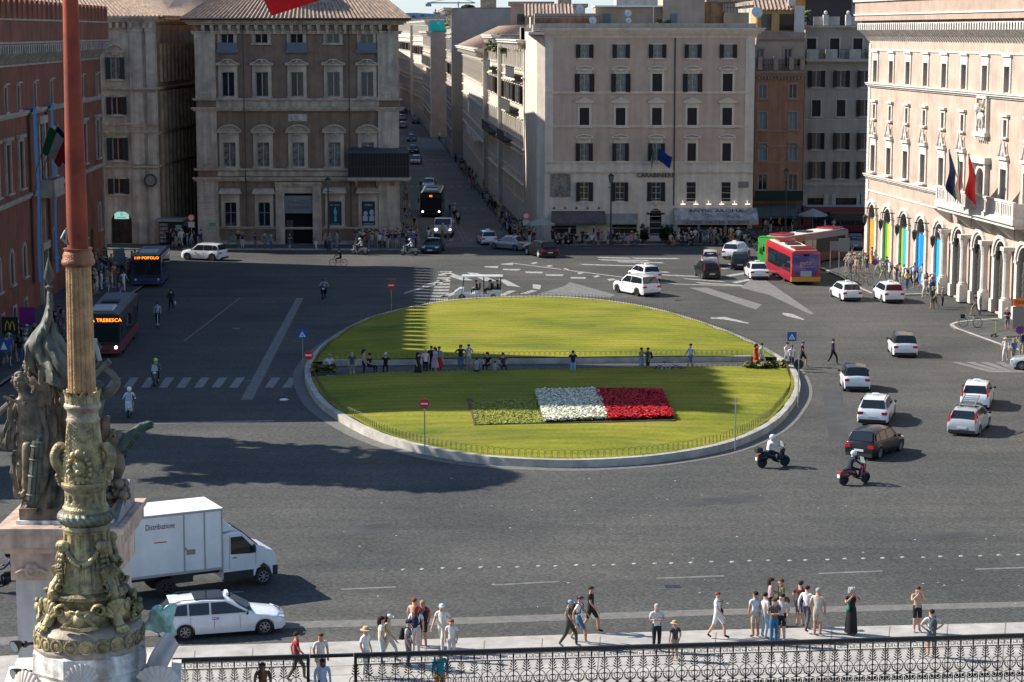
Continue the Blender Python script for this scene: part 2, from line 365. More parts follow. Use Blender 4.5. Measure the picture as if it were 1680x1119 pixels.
for q in ([(560,865),(640,858),(650,872),(568,880)],[(1120,820),(1250,812),(1256,822),(1126,831)],[(820,1000),(905,995),(908,1003),(822,1009)],[(250,520),(330,512),(326,522),(246,531)],[(1350,640),(1380,638),(1392,720),(1360,724)],[(1500,880),(1600,872),(1604,879),(1503,888)]): b.poly(sheet([G(*p) for p in q][::-1],.0035))
tag(b.build('asphalt_patches',PM_),kind='structure')
# --- the lawn island
EDG=[(500,618),(505,640),(530,674),(600,716),(680,742),(780,760),(900,767.5),(1000,766),(1100,757),(1200,737),(1270,704),(1305,665),(1313,640),(1304,614),(1287,599),(1230,567),(1150,536),(1060,511),(960,497),(870,493.5),(760,498),(690,508),(600,531),(535,569),(506,600)]
EP=[G(*p) for p in EDG]; EP=smoothpts(EP,5)
def inset(P,d):
 out=[];N=len(P)
 for i in range(N):
  t=(P[(i+1)%N]-P[i-1]).normalized(); out.append(P[i]+Ve((-t.y,t.x,0))*d)
 return out
A=sum(EP[i].x*EP[(i+1)%len(EP)].y-EP[(i+1)%len(EP)].x*EP[i].y for i in range(len(EP)))
if A<0: EP=EP[::-1]
EI=inset(EP,.38); EO=inset(EP,-.75)
area('island_gutter',BANDM,None,0,.012,EO)
def ring(P,Q,z0,z1,name,m):
 b=MB();N=len(P)
 b.add([Ve((p.x,p.y,z0)) for p in P]+[Ve((p.x,p.y,z1)) for p in P]+[Ve((p.x,p.y,z1)) for p in Q]+[Ve((p.x,p.y,z0)) for p in Q],
  [(i,(i+1)%N,N+(i+1)%N,N+i) for i in range(N)]+[(N+i,N+(i+1)%N,2*N+(i+1)%N,2*N+i) for i in range(N)]+[(2*N+i,2*N+(i+1)%N,3*N+(i+1)%N,3*N+i) for i in range(N)])
 return tag(b.build(name,m),kind='structure')
ring(EP,EI,0,.42,'island_kerb',KERB)
KZ=.42
pU=[G(505,604.5),G(1262,597)]; pL=[G(505,628),G(1296,613)]
def side(p,a,b_): return (b_.x-a.x)*(p.y-a.y)-(b_.y-a.y)*(p.x-a.x)
def clip(P,a,b_,keep):
 out=[];N=len(P)
 for i in range(N):
  p,q=P[i],P[(i+1)%N]; sp,sq=side(p,a,b_)*keep,side(q,a,b_)*keep
  if sp>=0: out.append(p)
  if sp*sq<0: out.append(p.lerp(q,sp/(sp-sq)))
 return out
def grass_mat():
 m=bpy.data.materials.new('mown_grass'); m.use_nodes=True; n=m.node_tree; p=n.nodes['Principled BSDF']; L=n.links.new
 tc=n.nodes.new('ShaderNodeTexCoord')
 def nz(s,d,sx=1,sy=1):
  mp=n.nodes.new('ShaderNodeMapping'); mp.inputs['Scale'].default_value=(sx,sy,1); L(tc.outputs['Object'],mp.inputs[0])
  t=n.nodes.new('ShaderNodeTexNoise'); t.inputs['Scale'].default_value=s; t.inputs['Detail'].default_value=d; t.inputs['Roughness'].default_value=.65; L(mp.outputs[0],t.inputs['Vector']); return t.outputs[0]
 r=n.nodes.new('ShaderNodeValToRGB'); e=r.color_ramp.elements; e[0].position=.3; e[0].color=(.085,.12,.018,1); e[1].position=.72; e[1].color=(.31,.265,.04,1)
 k=e.new(.5); k.color=(.195,.2,.024,1); L(nz(.16,8,.6,1.1),r.inputs[0])
 r2=n.nodes.new('ShaderNodeValToRGB'); r2.color_ramp.elements[0].position=.3; r2.color_ramp.elements[1].position=.7; r2.color_ramp.elements[0].color=(.78,.8,.76,1); r2.color_ramp.elements[1].color=(1.15,1.12,1.08,1); L(nz(5,5,1,.6),r2.inputs[0])
 r3=n.nodes.new('ShaderNodeValToRGB'); r3.color_ramp.elements[0].position=.55; r3.color_ramp.elements[1].position=.72; r3.color_ramp.elements[0].color=(0,0,0,1); r3.color_ramp.elements[1].color=(.75,.75,.75,1); L(nz(.22,6,.5,1.3),r3.inputs[0])
 mx=n.nodes.new('ShaderNodeMix'); mx.data_type='RGBA'; mx.blend_type='MULTIPLY'; mx.inputs[0].default_value=1; L(r.outputs[0],mx.inputs[6]); L(r2.outputs[0],mx.inputs[7])
 m2=n.nodes.new('ShaderNodeMix'); m2.data_type='RGBA'; L(r3.outputs[0],m2.inputs[0]); L(mx.outputs[2],m2.inputs[6]); m2.inputs[7].default_value=(.25,.2,.055,1)
 wv=n.nodes.new('ShaderNodeTexWave'); wv.inputs['Scale'].default_value=.28; wv.inputs['Distortion'].default_value=3.5; wv.inputs['Detail'].default_value=3; wv.bands_direction='Y'; L(tc.outputs['Object'],wv.inputs['Vector'])
 r5=n.nodes.new('ShaderNodeValToRGB'); r5.color_ramp.elements[0].color=(.86,.9,.88,1); r5.color_ramp.elements[1].color=(1.06,1.03,1,1); L(wv.outputs[0],r5.inputs[0])
 m5=n.nodes.new('ShaderNodeMix'); m5.data_type='RGBA'; m5.blend_type='MULTIPLY'; m5.inputs[0].default_value=1; L(m2.outputs[2],m5.inputs[6]); L(r5.outputs[0],m5.inputs[7]); m2=m5
 L(m2.outputs[2],p.inputs['Base Color']); p.inputs['Roughness'].default_value=1; p.inputs['Specular IOR Level'].default_value=.1
 bp=n.nodes.new('ShaderNodeBump'); bp.inputs['Strength'].default_value=.45; bp.inputs['Distance'].default_value=.05; L(nz(9,4),bp.inputs['Height']); L(bp.outputs[0],p.inputs['Normal'])
 return m
GRASS=grass_mat()
cen=Ve((sum(p.x for p in EI)/len(EI),sum(p.y for p in EI)/len(EI),0))
def domez(p):
 best=min((Ve((q.x-p.x,q.y-p.y)).length for q in EI[::3]))
 return KZ-.03+.22*min(1,best/5.0)
def lawn(name,P):
 b=bmesh.new(); P2=inset(P,.02); vs=[b.verts.new((p.x,p.y,0)) for p in P2]
 e=[b.edges.new((vs[i],vs[(i+1)%len(vs)])) for i in range(len(vs))]
 bmesh.ops.contextual_create(b,geom=vs)
 bmesh.ops.triangulate(b,faces=b.faces[:])
 for k in range(5):
  le=[x for x in b.edges if x.calc_length()>2.0]
  if le: bmesh.ops.subdivide_edges(b,edges=le,cuts=1)
  bmesh.ops.triangulate(b,faces=[f for f in b.faces if len(f.verts)>3])
 for v in b.verts: v.co.z=domez(v.co)+.02*noise.noise(v.co*.6)
 me=bpy.data.meshes.new(name); b.to_mesh(me); b.free(); me.materials.append(GRASS)
 for q in me.polygons: q.use_smooth=True
 if me.polygons and me.polygons[0].normal.z<0: me.flip_normals()
 o=bpy.data.objects.new(name,me); COL.objects.link(o); return tag(o,kind='structure')
UP=clip(EI,pU[0],pU[1],1); LP=clip(EI,pL[0],pL[1],-1)
if sum(p.y for p in UP)/len(UP)<cen.y: UP,LP=clip(EI,pU[0],pU[1],-1),clip(EI,pL[0],pL[1],1)
lawn('lawn',UP); lawn('lawn',LP)
PT=clip(clip(EI,pU[0],pU[1],1 if side(cen,pU[0],pU[1])>0 else -1),pL[0],pL[1],1 if side(cen,pL[0],pL[1])>0 else -1)
area('cross_path',PAVE,None,0,.16,PT)
for (a,c,nm) in ((pU[0],pU[1],1),(pL[1],pL[0],-1)):
 b=MB(); d=(c-a).normalized(); nr=Ve((-d.y,d.x,0))*.32
 a2=a+d*1.0; c2=c-d*1.2
 b.prism([Ve((q.x,q.y,.1)) for q in (a2,c2,c2+nr,a2+nr)],(0,0,.44 if nm==1 else .36)); tag(b.build('path_kerb',KERB if nm==1 else GREYK),kind='structure')
def blades(name,P,n,hh,label):
 b=MB(); 
 xs=[p.x for p in P]; ys=[p.y for p in P]; k=0
 def inside(x,y):
  c=False;N=len(P)
  for i in range(N):
   p,q=P[i],P[i-1]
   if (p.y>y)!=(q.y>y) and x<(q.x-p.x)*(y-p.y)/(q.y-p.y)+p.x: c=not c
  return c
 while k<n:
  x=ru(min(xs),max(xs)); y=ru(min(ys),max(ys))
  if not inside(x,y): continue
  k+=1; z=domez(Ve((x,y,0)))-.01; a=ru(0,6.3); w=ru(.02,.05); h=hh*ru(.5,1.2); l=ru(-.05,.05)
  b.add([(x-w*cos(a),y-w*sin(a),z),(x+w*cos(a),y+w*sin(a),z),(x+l,y+l,z+h)],[(0,1,2)])
 o=b.build(name,GRASS); tag(o,label,'grass',kind='stuff'); return o
blades('grass_tufts',UP,5000,.02,'short yellow green grass of the far lawn half'); blades('grass_tufts',LP,5000,.02,'short green grass of the near lawn half around the flower bed')
HW=mat('hoop_fence_wire',(.12,.11,.06),.6,metal=.4)
def hoops(name,P,label,step=.34,hh=.42,r=.011,closed=False,inz=None):
 b=MB(); acc=0; pts=[]
 N=len(P)
 for i in range(N if closed else N-1):
  a,c=P[i],P[(i+1)%N]; L=(c-a).length; t=acc
  while t<L: pts.append((a.lerp(c,t/L),(c-a).normalized())); t+=step
  acc=t-L
 for p,d in pts:
  z=(inz if inz is not None else domez(p)-.02); w=step*.62
  q=[p+d*(-w)+Ve((0,0,z)),p+d*(-w)+Ve((0,0,z+hh*.7)),p+d*(-w*.55)+Ve((0,0,z+hh*.95)),p+Ve((0,0,z+hh)),p+d*(w*.55)+Ve((0,0,z+hh*.95)),p+d*w+Ve((0,0,z+hh*.7)),p+d*w+Ve((0,0,z))]
  b.tube(q,r,3)
 return tag(b.build(name,HW),label,'fence')
iU=clip(inset(EP,.6),pU[0],pU[1],1 if side(Ve((0,200,0)),pU[0],pU[1])>0 else -1)
def openrun(P,a,b_):
 N=len(P); j=max(range(N),key=lambda i:(P[(i+1)%N]-P[i]).length); return [P[(j+1+k)%N] for k in range(N)]
hoops('hoop_fence',openrun(iU,0,0),'low wire hoop fence along the curved far edge of the lawn')
iL=clip(inset(EP,.6),pL[0],pL[1],-1 if side(Ve((0,200,0)),pL[0],pL[1])>0 else 1)
hoops('hoop_fence',openrun(iL,0,0),'low wire hoop fence along the curved near edge of the lawn')
dU=(pU[1]-pU[0]).normalized(); nU=Ve((-dU.y,dU.x,0))
hoops('hoop_fence',[pU[0]+dU*1.6+nU*.5,pU[1]-dU*1.6+nU*.5],'low wire hoop fence on the far side of the cross path',inz=.52,hh=.38)
hoops('hoop_fence',[pL[0]+dU*1.0-nU*.5,pL[1]-dU*2.0-nU*.5],'low wire hoop fence on the near side of the cross path',inz=.42,hh=.4)
def bed(pxs,label,cols,n,hh,nm,dens=1):
 P=[G(x,y,.62) for x,y in pxs]
 b=MB()
 for k in range(n):
  u,v=random.random(),random.random()
  p=P[0].lerp(P[1],u).lerp(P[3].lerp(P[2],u),v)
  c=Ve((p.x,p.y,.6)); h=hh*ru(.6,1.15); b.cur=random.choices(range(len(cols)),[dens]+[1]*(len(cols)-1))[0]
  for q in range(3):
   a=ru(0,6.3); r=ru(.035,.08); zz=h*ru(.6,1) if b.cur!=0 else h*ru(.2,.8)
   o=Ve((ru(-.06,.06),ru(-.06,.06),zz))
   e1=Ve((cos(a),sin(a),ru(-.5,.5)))*r; e2=Ve((-sin(a),cos(a),ru(-.2,.7)))*r
   b.add([c+o-e1,c+o-e2*.8,c+o+e1,c+o+e2],[(0,1,2,3)])
 o=b.build('flower_bed',cols); return tag(o,label,'flower bed',kind='stuff')
SOIL=mat('bed_soil',(.13,.075,.035),.95,var=.3,scale=4)
WL=plain('white_flower_leaf',(.09,.13,.03),.8); RL=plain('red_flower_leaf',(.05,.035,.012),.8)
WF=mat('cream_petal',(.7,.66,.42),.7,var=.1); WF2=plain('white_petal',(.78,.77,.66),.7); RF=plain('red_petal',(.62,.008,.012),.7); RF2=plain('deep_red_petal',(.36,.004,.012),.7)
GL=plain('pale_green_leaf',(.28,.29,.045),.85); GL2=plain('yellow_green_leaf',(.33,.33,.06),.85); GL3=plain('mid_green_leaf',(.24,.26,.038),.85)
bed([(782,697),(892,694),(878,655),(774,662)],'low lime green ground cover forming the left third of the flag bed',[GL,GL2,GL3],17000,.07,'g')
bed([(894,694),(998,690),(979,642),(878,645)],'white and cream flowers forming the middle third of the flag bed',[WL,WF,WF2],13000,.3,'w',1.0)
bed([(997,691),(1105,688),(1086,644),(977,643)],'bright red flowers forming the right third of the flag bed',[RL,RF,RF2],13000,.3,'r',.9)
b=MB(); P=[G(*p,.6) for p in ((766,655),(775,655),(790,698),(778,698))]; b.prism(sheet(P,.5),(0,0,.16)); tag(b.build('bed_soil_strip',SOIL),kind='structure')
b=MB(); P=[G(*p,.6) for p in ((783,693),(1106,687),(1108,691),(783,698))]; b.prism(sheet(P,.5),(0,0,.15)); tag(b.build('bed_soil_edge',mat('dark_bed_soil',(.04,.035,.015),.95)),kind='structure')
# --- buildings
class Bld:
 """facade frame: local x along the facade, -y outwards, z up"""
 def __init__(s,name,label,x,y,rz,group=None):
  s.t=thing(name,label,'building',(x,y,0),rz,group); s.M=Matrix.Translation((x,y,0))@Matrix.Rotation(rz,4,'Z')
  s.inv=s.M.inverted(); s.P=Ve((x,y,0)); s.N=(s.M.to_3x3()@Ve((0,-1,0)))
 def uv(s,px,py,off=0):
  p=s.inv@FP(px,py,s.P+s.N*off,s.N); return p.x,p.z
def wall(mb,x0,x1,z0,z1,holes,dep=.3,y=0.0):
 """front face with rectangular / arched openings and reveals. hole=(x0,x1,z0,z1,arch)"""
 rects=[]
 for h in holes:
  a,b_,c,d=h[:4]; arch=len(h)>4 and h[4]
  top=d+(b_-a)/2 if arch else d
  rects.append((a,b_,c,top))
  mb.add([(a,y,c),(b_,y,c),(b_,y+dep,c),(a,y+dep,c)],[(0,1,2,3)])
  mb.add([(a,y,c),(a,y+dep,c),(a,y+dep,d),(a,y,d)],[(0,1,2,3)])
  mb.add([(b_,y,c),(b_,y,d),(b_,y+dep,d),(b_,y+dep,c)],[(0,1,2,3)])
  if arch:
   r=(b_-a)/2; cx_=(a+b_)/2; K=12
   arc=[(cx_+r*cos(pi*k/K),d+r*sin(pi*k/K)) for k in range(K+1)]
   for k in range(K):
    p,q=arc[k],arc[k+1]
    mb.add([(p[0],y,p[1]),(q[0],y,q[1]),(q[0],y+dep,q[1]),(p[0],y+dep,p[1])],[(0,1,2,3)])
    mb.add([(p[0],y,p[1]),(p[0],y,top),(q[0],y,top),(q[0],y,q[1])],[(3,2,1,0)])
  else: mb.add([(a,y,d),(a,y+dep,d),(b_,y+dep,d),(b_,y,d)],[(0,1,2,3)])
 xs=sorted(set([x0,x1]+[v for r in rects for v in r[:2] if x0<v<x1])); zs=sorted(set([z0,z1]+[v for r in rects for v in r[2:] if z0<v<z1]))
 for j in range(len(zs)-1):
  run=None
  for i in range(len(xs)-1):
   mx,mz=(xs[i]+xs[i+1])/2,(zs[j]+zs[j+1])/2
   hole=any(r[0]<mx<r[1] and r[2]<mz<r[3] for r in rects)
   if hole:
    if run is not None: mb.add([(run,y,zs[j]),(xs[i],y,zs[j]),(xs[i],y,zs[j+1]),(run,y,zs[j+1])],[(0,1,2,3)]); run=None
   elif run is None: run=xs[i]
  if run is not None: mb.add([(run,y,zs[j]),(xs[-1],y,zs[j]),(xs[-1],y,zs[j+1]),(run,y,zs[j+1])],[(0,1,2,3)])
def cornice(mb,x0,x1,z,steps,y=0,ret=True):
 """stepped moulding: steps [(height,projection)] from z upward"""
 for h,p in steps:
  mb.box(x0-(p if ret else 0),x1+(p if ret else 0),y-p,y+.02,z,z+h); z+=h
WFRAME=plain('grey_white_window_frame',(.32,.32,.31),.6); WFDARK=plain('dark_wood_frame',(.05,.04,.03),.6)
def win_parts(w,h,arch=False,frame=WFRAME,glass=DARKGLASS,dep=.22,trans=.68,nm=1,sash=.07):
 """frame and pane meshes of one window, origin bottom centre of its opening, wall plane y=0"""
 f=MB(); x=w/2
 f.box(-x,-x+sash,dep-.05,dep+.02,0,h); f.box(x-sash,x,dep-.05,dep+.02,0,h)
 f.box(-x+sash,x-sash,dep-.05,dep+.02,0,sash); f.box(-x+sash,x-sash,dep-.05,dep+.02,h-sash,h)
 if nm: f.box(-.05,.05,dep-.055,dep+.02,sash,h-sash)
 if trans: f.box(-x+sash,x-sash,dep-.052,dep+.015,h*trans,h*trans+.06)
 g=MB(); g.box(-x+.01,x-.01,dep+.005,dep+.012,.01,h-.01)
 if arch:
  K=10; pts=[(x*.99*cos(pi*k/K),dep+.005,h+x*.99*sin(pi*k/K)) for k in range(K+1)]
  g.prism(pts,(0,.007,0))
  for k in range(K):
   a,b_=pi*k/K,pi*(k+1)/K
   f.prism([(x*cos(a),dep-.05,h+x*sin(a)),(x*cos(b_),dep-.05,h+x*sin(b_)),((x-sash)*cos(b_),dep-.05,h+(x-sash)*sin(b_)),((x-sash)*cos(a),dep-.05,h+(x-sash)*sin(a))],(0,.06,0))
  for a in (.8,1.57,2.35): f.bar((0,dep-.03,h),(x*.96*cos(a),dep-.03,h+x*.96*sin(a)),.05,.05)
 return f.mesh('frame',frame),g.mesh('pane',glass)
def surround(w,h,m,t=.22,pr=.1,sill=.2,ped=None,ph=.0,arch=False,apron=0):
 s=MB(); x=w/2
 s.box(-x-t,-x,-pr,.02,0,h); s.box(x,x+t,-pr,.02,0,h)
 if not arch: s.box(-x-t,x+t,-pr,.02,h,h+t)
 else:
  K=10
  for k in range(K):
   a,b_=pi*k/K,pi*(k+1)/K
   s.prism([((x+t)*cos(a),-pr,h+(x+t)*sin(a)),((x+t)*cos(b_),-pr,h+(x+t)*sin(b_)),(x*cos(b_),-pr,h+x*sin(b_)),(x*cos(a),-pr,h+x*sin(a))],(0,pr+.02,0))
 if sill: s.box(-x-t-.1,x+t+.1,-pr-sill,.02,-.16,0)
 if apron: s.box(-x-t,x+t,-pr*.7,.02,-.16-apron,-.16)
 top=h+t+(x if arch else 0)
 W=x+t+.22
 if ped:
  s.box(-x-t,x+t,-pr*.8,.02,top,top+ph)
  s.box(-W,W,-pr-.22,.02,top+ph,top+ph+.12)
  zt=top+ph+.12
  if ped=='seg':
   K=8; o=[(W*cos(pi*(.16+.68*k/K))/cos(pi*.16),zt+ .62*(sin(pi*(.16+.68*k/K))-sin(pi*.16))/(1-sin(pi*.16))) for k in range(K+1)]
   for k in range(K):
    p,q=o[k],o[k+1]; s.prism([(p[0],-pr-.3,p[1]),(p[0],-pr-.3,p[1]+.14),(q[0],-pr-.3,q[1]+.14),(q[0],-pr-.3,q[1])],(0,pr+.3,0))
   s.prism([(p[0],-pr-.02,p[1]) for p in o],(0,pr+.03,0))
   for k in range(7):
    a=pi*k/6; s.tube([(0,-pr-.1,zt-.34),(.34*cos(a),-pr-.16,zt-.34+.3*sin(a))],[.03,.075],5)
  elif ped=='ogee':
   pts=[]
   for sx in (-1,1):
    o=[(sx*W,zt),(sx*W*.8,zt+.04),(sx*W*.55,zt+.16),(sx*W*.32,zt+.36),(0,zt+.42)]
    for p,q in zip(o,o[1:]): 
     pp=[(p[0],-pr-.26,p[1]),(p[0],-pr-.26,p[1]+.12),(q[0],-pr-.26,q[1]+.12),(q[0],-pr-.26,q[1])]; s.prism(pp if sx<0 else pp[::-1],(0,pr+.26,0))
   s.prism([(-W,-pr-.03,zt),(-W*.55,-pr-.03,zt+.16),(0,-pr-.03,zt+.42),(W*.55,-pr-.03,zt+.16),(W,-pr-.03,zt)],(0,pr+.03,0))
   s.ball((0,-pr-.2,zt+.25),.14,7,5)
  elif ped=='tri':
   s.prism([(-W,-pr-.2,zt),(0,-pr-.2,zt+.38),(W,-pr-.2,zt)],(0,pr+.2,0)); s.bar((-W,-pr-.22,zt),(0,-pr-.22,zt+.42),.12,.1); s.bar((W,-pr-.22,zt),(0,-pr-.22,zt+.42),.12,.1)
  elif ped=='curl':
   for sx in (-1,1): s.tube([(sx*W,-pr-.14,zt),(sx*W*.75,-pr-.16,zt+.16),(sx*W*.35,-pr-.16,zt+.22),(0,-pr-.16,zt+.3)],.07,5)
   s.ball((0,-pr-.1,zt-.12),.16,7,5,(1.3,.7,1)); s.tube([(-.5,-pr-.08,zt-.1),(-.2,-pr-.12,zt-.22),(.2,-pr-.12,zt-.22),(.5,-pr-.08,zt-.1)],.05,5)
  elif ped=='hood':
   s.prism([(-W,-pr-.45,top+ph+.12),(W,-pr-.45,top+ph+.12),(W*.85,-.01,top+ph+.55),(-W*.85,-.01,top+ph+.55)],(0,.02,.03)); s.box(-W,W,-pr-.45,.0,top+ph,top+ph+.12)
 elif ph: s.box(-W,W,-pr-.18,.02,top,top+ph)
 return s.mesh('surround',m,False)
def shutter_mesh(w,h,m):
 s=MB(); s.box(0,w,-.05,0,0,h)
 n=int(h/.14)
 for k in range(n): s.prism([(.06,-.05,.08+k*(h-.16)/n),(w-.06,-.05,.08+k*(h-.16)/n),(w-.06,-.085,.03+k*(h-.16)/n),(.06,-.085,.03+k*(h-.16)/n)],(0,0,.02))
 return s.mesh('shutter',m)
SR=random.Random(4)
def put_window(B,x,z,w,h,sur,fr,pn,sh=None,shm=None,closed=False,name='window',frac=1,y=0):
 s=inst(name,sur,B.t,(x,y,z)); 
 inst('frame',fr,s,(0,0,0)); inst('pane',pn,s,(0,0,0))
 if shm:
  sw=w/2
  if closed:
   inst('shutter',shm,s,(-sw,.06,0)); inst('shutter',shm,s,(0,.06,0))
  else:
   q,r_=[(SR.uniform(5,42) if SR.random()<.45 else 0) for _ in (0,1)]; q=R(q); r_=R(r_)
   inst('shutter',shm,s,(-sw-sw*.98*cos(q),-.13-sw*.98*sin(q),0),q); inst('shutter',shm,s,(sw,-.13,0),-r_)
 return s
def quoin(mb,x0,x1,z0,z1,pr=.12,hh=.55,gap=.05,y=0):
 z=z0
 while z<z1-.05:
  mb.box(x0,x1,y-pr,y+.02,z,min(z+hh-gap,z1)); z+=hh
 mb.box(x0+.03,x1-.03,y-pr+.04,y+.02,z0,z1)
def rooftiles(mb,a,b_,c,d,step=.42,r=.11):
 """ribs running from eave a-b up to ridge d-c"""
 a,b_,c,d=[Ve(p) for p in (a,b_,c,d)]; n=max(2,int((b_-a).length/step)); nrm=(b_-a).cross(d-a).normalized()
 mb.add([a,b_,c,d],[(0,1,2,3)])
 for k in range(n+1):
  t=k/n; p=a.lerp(b_,t)+nrm*.03; q=d.lerp(c,t)+nrm*.03
  if (q-p).length>.3: mb.tube([p,q],r,5)
BSTONE=mat('grey_travertine',(.5,.42,.32),.85,var=.16,scale=.9,streak=.28,bump=.15,bscale=8)
BWALL=mat('brown_stucco',(.235,.165,.115),.9,var=.14,scale=.8,streak=.2,bump=.08,bscale=10)
TILE=mat('terracotta_tiles',(.36,.2,.125),.85,var=.25,scale=2.2,bump=.2,col2=(.12,.075,.055))
TILE2=mat('pale_terracotta_tiles',(.42,.3,.22),.85,var=.25,scale=2.2,col2=(.2,.14,.1))
SHUT=plain('dark_brown_shutter',(.022,.016,.014),.7); SHUTG=plain('dark_green_shutter',(.012,.025,.02),.6)
# --- palace in the middle (brown stucco, travertine trim)
B=Bld('baroque_palace','grey brown baroque palace with five window bays and a tiled roof beside the long street',-32.45,217.5,0); PB=B
def fz(y,D=217.5,x=500): return FY(x,y,D).z
def fx(x,y=250,D=217.5): return FY(x,y,D).x
X0=-32.45; W0=fx(655,250)-X0; HT=fz(33)
cxs=[fx(v,200)-X0 for v in (375.5,431,488.5,548,603)]
rows=[(fz(82),fz(48),1.32),(fz(158.5),fz(118),1.3),(fz(273.5),fz(233.5),1.3),(fz(371),fz(332),1.22)]
holes=[]; items=[]
for i,cxx in enumerate(cxs):
 for r,(z0,z1,ww) in enumerate(rows):
  if r==0 and i in (1,3): z0=fz(71)
  if r==3 and i>=2: continue
  holes.append((cxx-ww/2,cxx+ww/2,z0,z1)); items.append((i,r,cxx,z0,z1-z0,ww))
dx=cxs[2]-.03; dw=fx(516,380)-fx(470,380)
holes.append((dx-dw/2,dx+dw/2,.16,fz(317)))
for i in (3,4): holes.append((cxs[i]-.68,cxs[i]+.68,fz(369),fz(331)))
mb=MB(); wall(mb,0,W0,0,HT,holes,.35)
mb.box(0,.3,0.36,22,0,HT); SK=-.085*22; mb.prism([(W0-.3,.36,0),(W0,.36,0),(W0+SK,22,0),(W0-.3+SK,22,0)],(0,0,HT)); mb.box(0,W0+SK-.31,21.7,22,0,HT)
mb.add([(0,0,0),(0,.36,0),(0,.36,HT),(0,0,HT)],[(0,1,2,3)]); mb.add([(W0,0,0),(W0,.36,0),(W0,.36,HT),(W0,0,HT)],[(3,2,1,0)])
mb.build('wall',BWALL,B.t)
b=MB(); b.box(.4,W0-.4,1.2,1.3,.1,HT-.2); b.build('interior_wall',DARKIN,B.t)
b=MB()
pil=[(0,fx(357)-X0),(fx(622)-X0,W0)]
for (a,c) in pil:
 quoin(b,a-.1,c+.0,.15,fz(297),.22,.62,.05); 
 b.box(a-.05,c-.02,-.2,.02,fz(276),fz(182)); b.box(a-.05,c-.02,-.2,.02,fz(161),fz(54))
 b.box(a+.25,c-.3,-.27,-.18,fz(268),fz(186)); b.box(a+.25,c-.3,-.27,-.18,fz(155),fz(66))
 cornice(b,a-.08,c,fz(66),[(.16,.26),(.12,.32),(.5,.24)],0,False)
 b.box(a-.2,c+.1,-.36,.02,.1,.95)
for c in cxs:
 pass
b.box(pil[0][1]-.02,pil[1][0]+.02,-.1,.02,fz(176),fz(165)); 
cornice(b,-.02,W0+.02,fz(182),[(.12,.3),(.14,.42),(.12,.52)]); cornice(b,-.02,W0+.02,fz(165),[(.1,.26),(.14,.36)])
b.box(pil[0][1]-.02,pil[1][0]+.02,-.1,.02,fz(289),fz(281)); cornice(b,-.02,W0+.02,fz(297),[(.14,.3),(.12,.42),(.14,.5)]); cornice(b,-.02,W0+.02,fz(280),[(.1,.26),(.14,.36)])
cornice(b,-.1,W0+.1,fz(56),[(.18,.2),(.14,.3)]); b.box(pil[0][1],pil[1][0],-.06,.02,fz(53),fz(42))
cornice(b,-.1,W0+.1,fz(41),[(.16,.5),(.2,.75),(.16,1.0),(.14,1.2)])
cornice(b,pil[0][1],pil[1][0],fz(376),[(.1,.14),(.12,.22)],0,False); b.box(pil[0][1],cxs[2]-dw/2-.9,-.1,.02,.1,.5); b.box(cxs[2]+dw/2+.9,pil[1][0],-.1,.02,.1,.5)
for sx in (-1,1):
 xx=dx+sx*(dw/2+.45); quoin(b,xx-.45,xx+.45,.15,fz(305),.3,.62,.05)
b.box(dx-dw/2,dx+dw/2,-.12,.02,fz(317),fz(305)); cornice(b,dx-dw/2-.95,dx+dw/2+.95,fz(305),[(.2,.36),(.2,.5)],0,False)
b.box(cxs[0]-1.3,cxs[1]+1.3,-.1,.02,fz(376),fz(372))
b.build('stone_trim',BSTONE,B.t)
b=MB()
n=22
for k in range(n):
 x=.9+k*(W0-1.8)/(n-1); b.box(x-.16,x+.16,-.85,-.04,fz(48),fz(41)); b.box(x-.13,x+.13,-.45,-.04,fz(55),fz(48))
b.pieces('cornice_bracket',BSTONE,B.t,2)
f0,p0=win_parts(1.32,rows[0][1]-rows[0][0],trans=0); f0b,p0b=win_parts(1.32,fz(48)-fz(71),trans=0)
f1,p1=win_parts(1.3,rows[1][1]-rows[1][0],trans=0); f2,p2=win_parts(1.3,rows[2][1]-rows[2][0],trans=0,glass=BRGLASS)
f3,p3=win_parts(1.22,rows[3][1]-rows[3][0],trans=.55,frame=WFRAME,sash=.06)
s0=surround(1.32,rows[0][1]-rows[0][0],BSTONE,.32,.1,.12); s0b=surround(1.32,fz(48)-fz(71),BSTONE,.32,.1,.12)
s1=surround(1.3,rows[1][1]-rows[1][0],BSTONE,.33,.12,.1,'ogee',.35,apron=.55); s2=surround(1.3,rows[2][1]-rows[2][0],BSTONE,.36,.12,.1,'seg',.62)
s3=surround(1.22,rows[3][1]-rows[3][0],BSTONE,.34,.12,.1,'hood',.55)
GRL=MB(); 
for k in range(6): GRL.box(-.61+k*.243-.015,-.61+k*.243+.015,-.02,.01,0,rows[3][1]-rows[3][0])
for k in range(7): GRL.box(-.6,.6,-.025,.005,.1+k*.38,.13+k*.38)
GRL=GRL.mesh('window_grille',BLACK)
BAL=plain('blue_grey_balcony_panel',(.1,.14,.17),.5); bm_=MB(); bm_.box(-.95,.95,-.3,-.26,-.12,.75); bm_.box(-.95,-.9,-.26,0,-.12,.75); bm_.box(.9,.95,-.26,0,-.12,.75); bm_.box(-1.05,1.05,-.36,0,-.3,-.14); BALM=bm_.mesh('balcony_panel',BAL)
for (i,r,cxx,z0,hh,ww) in items:
 sr,fr,pn=[(s0b,f0b,p0b) if (r==0 and i in(1,3)) else (s0,f0,p0),(s1,f1,p1),(s2,f2,p2),(s3,f3,p3)][r]
 o=put_window(B,cxx,z0,ww,hh,sr,fr,pn)
 if r==0 and i in(0,2,4): inst('balcony_panel',BALM,o)
 if r==3: inst('window_grille',GRL,o,(0,-.0,0))
NAVY=plain('poster_navy',(.012,.03,.04),.5)
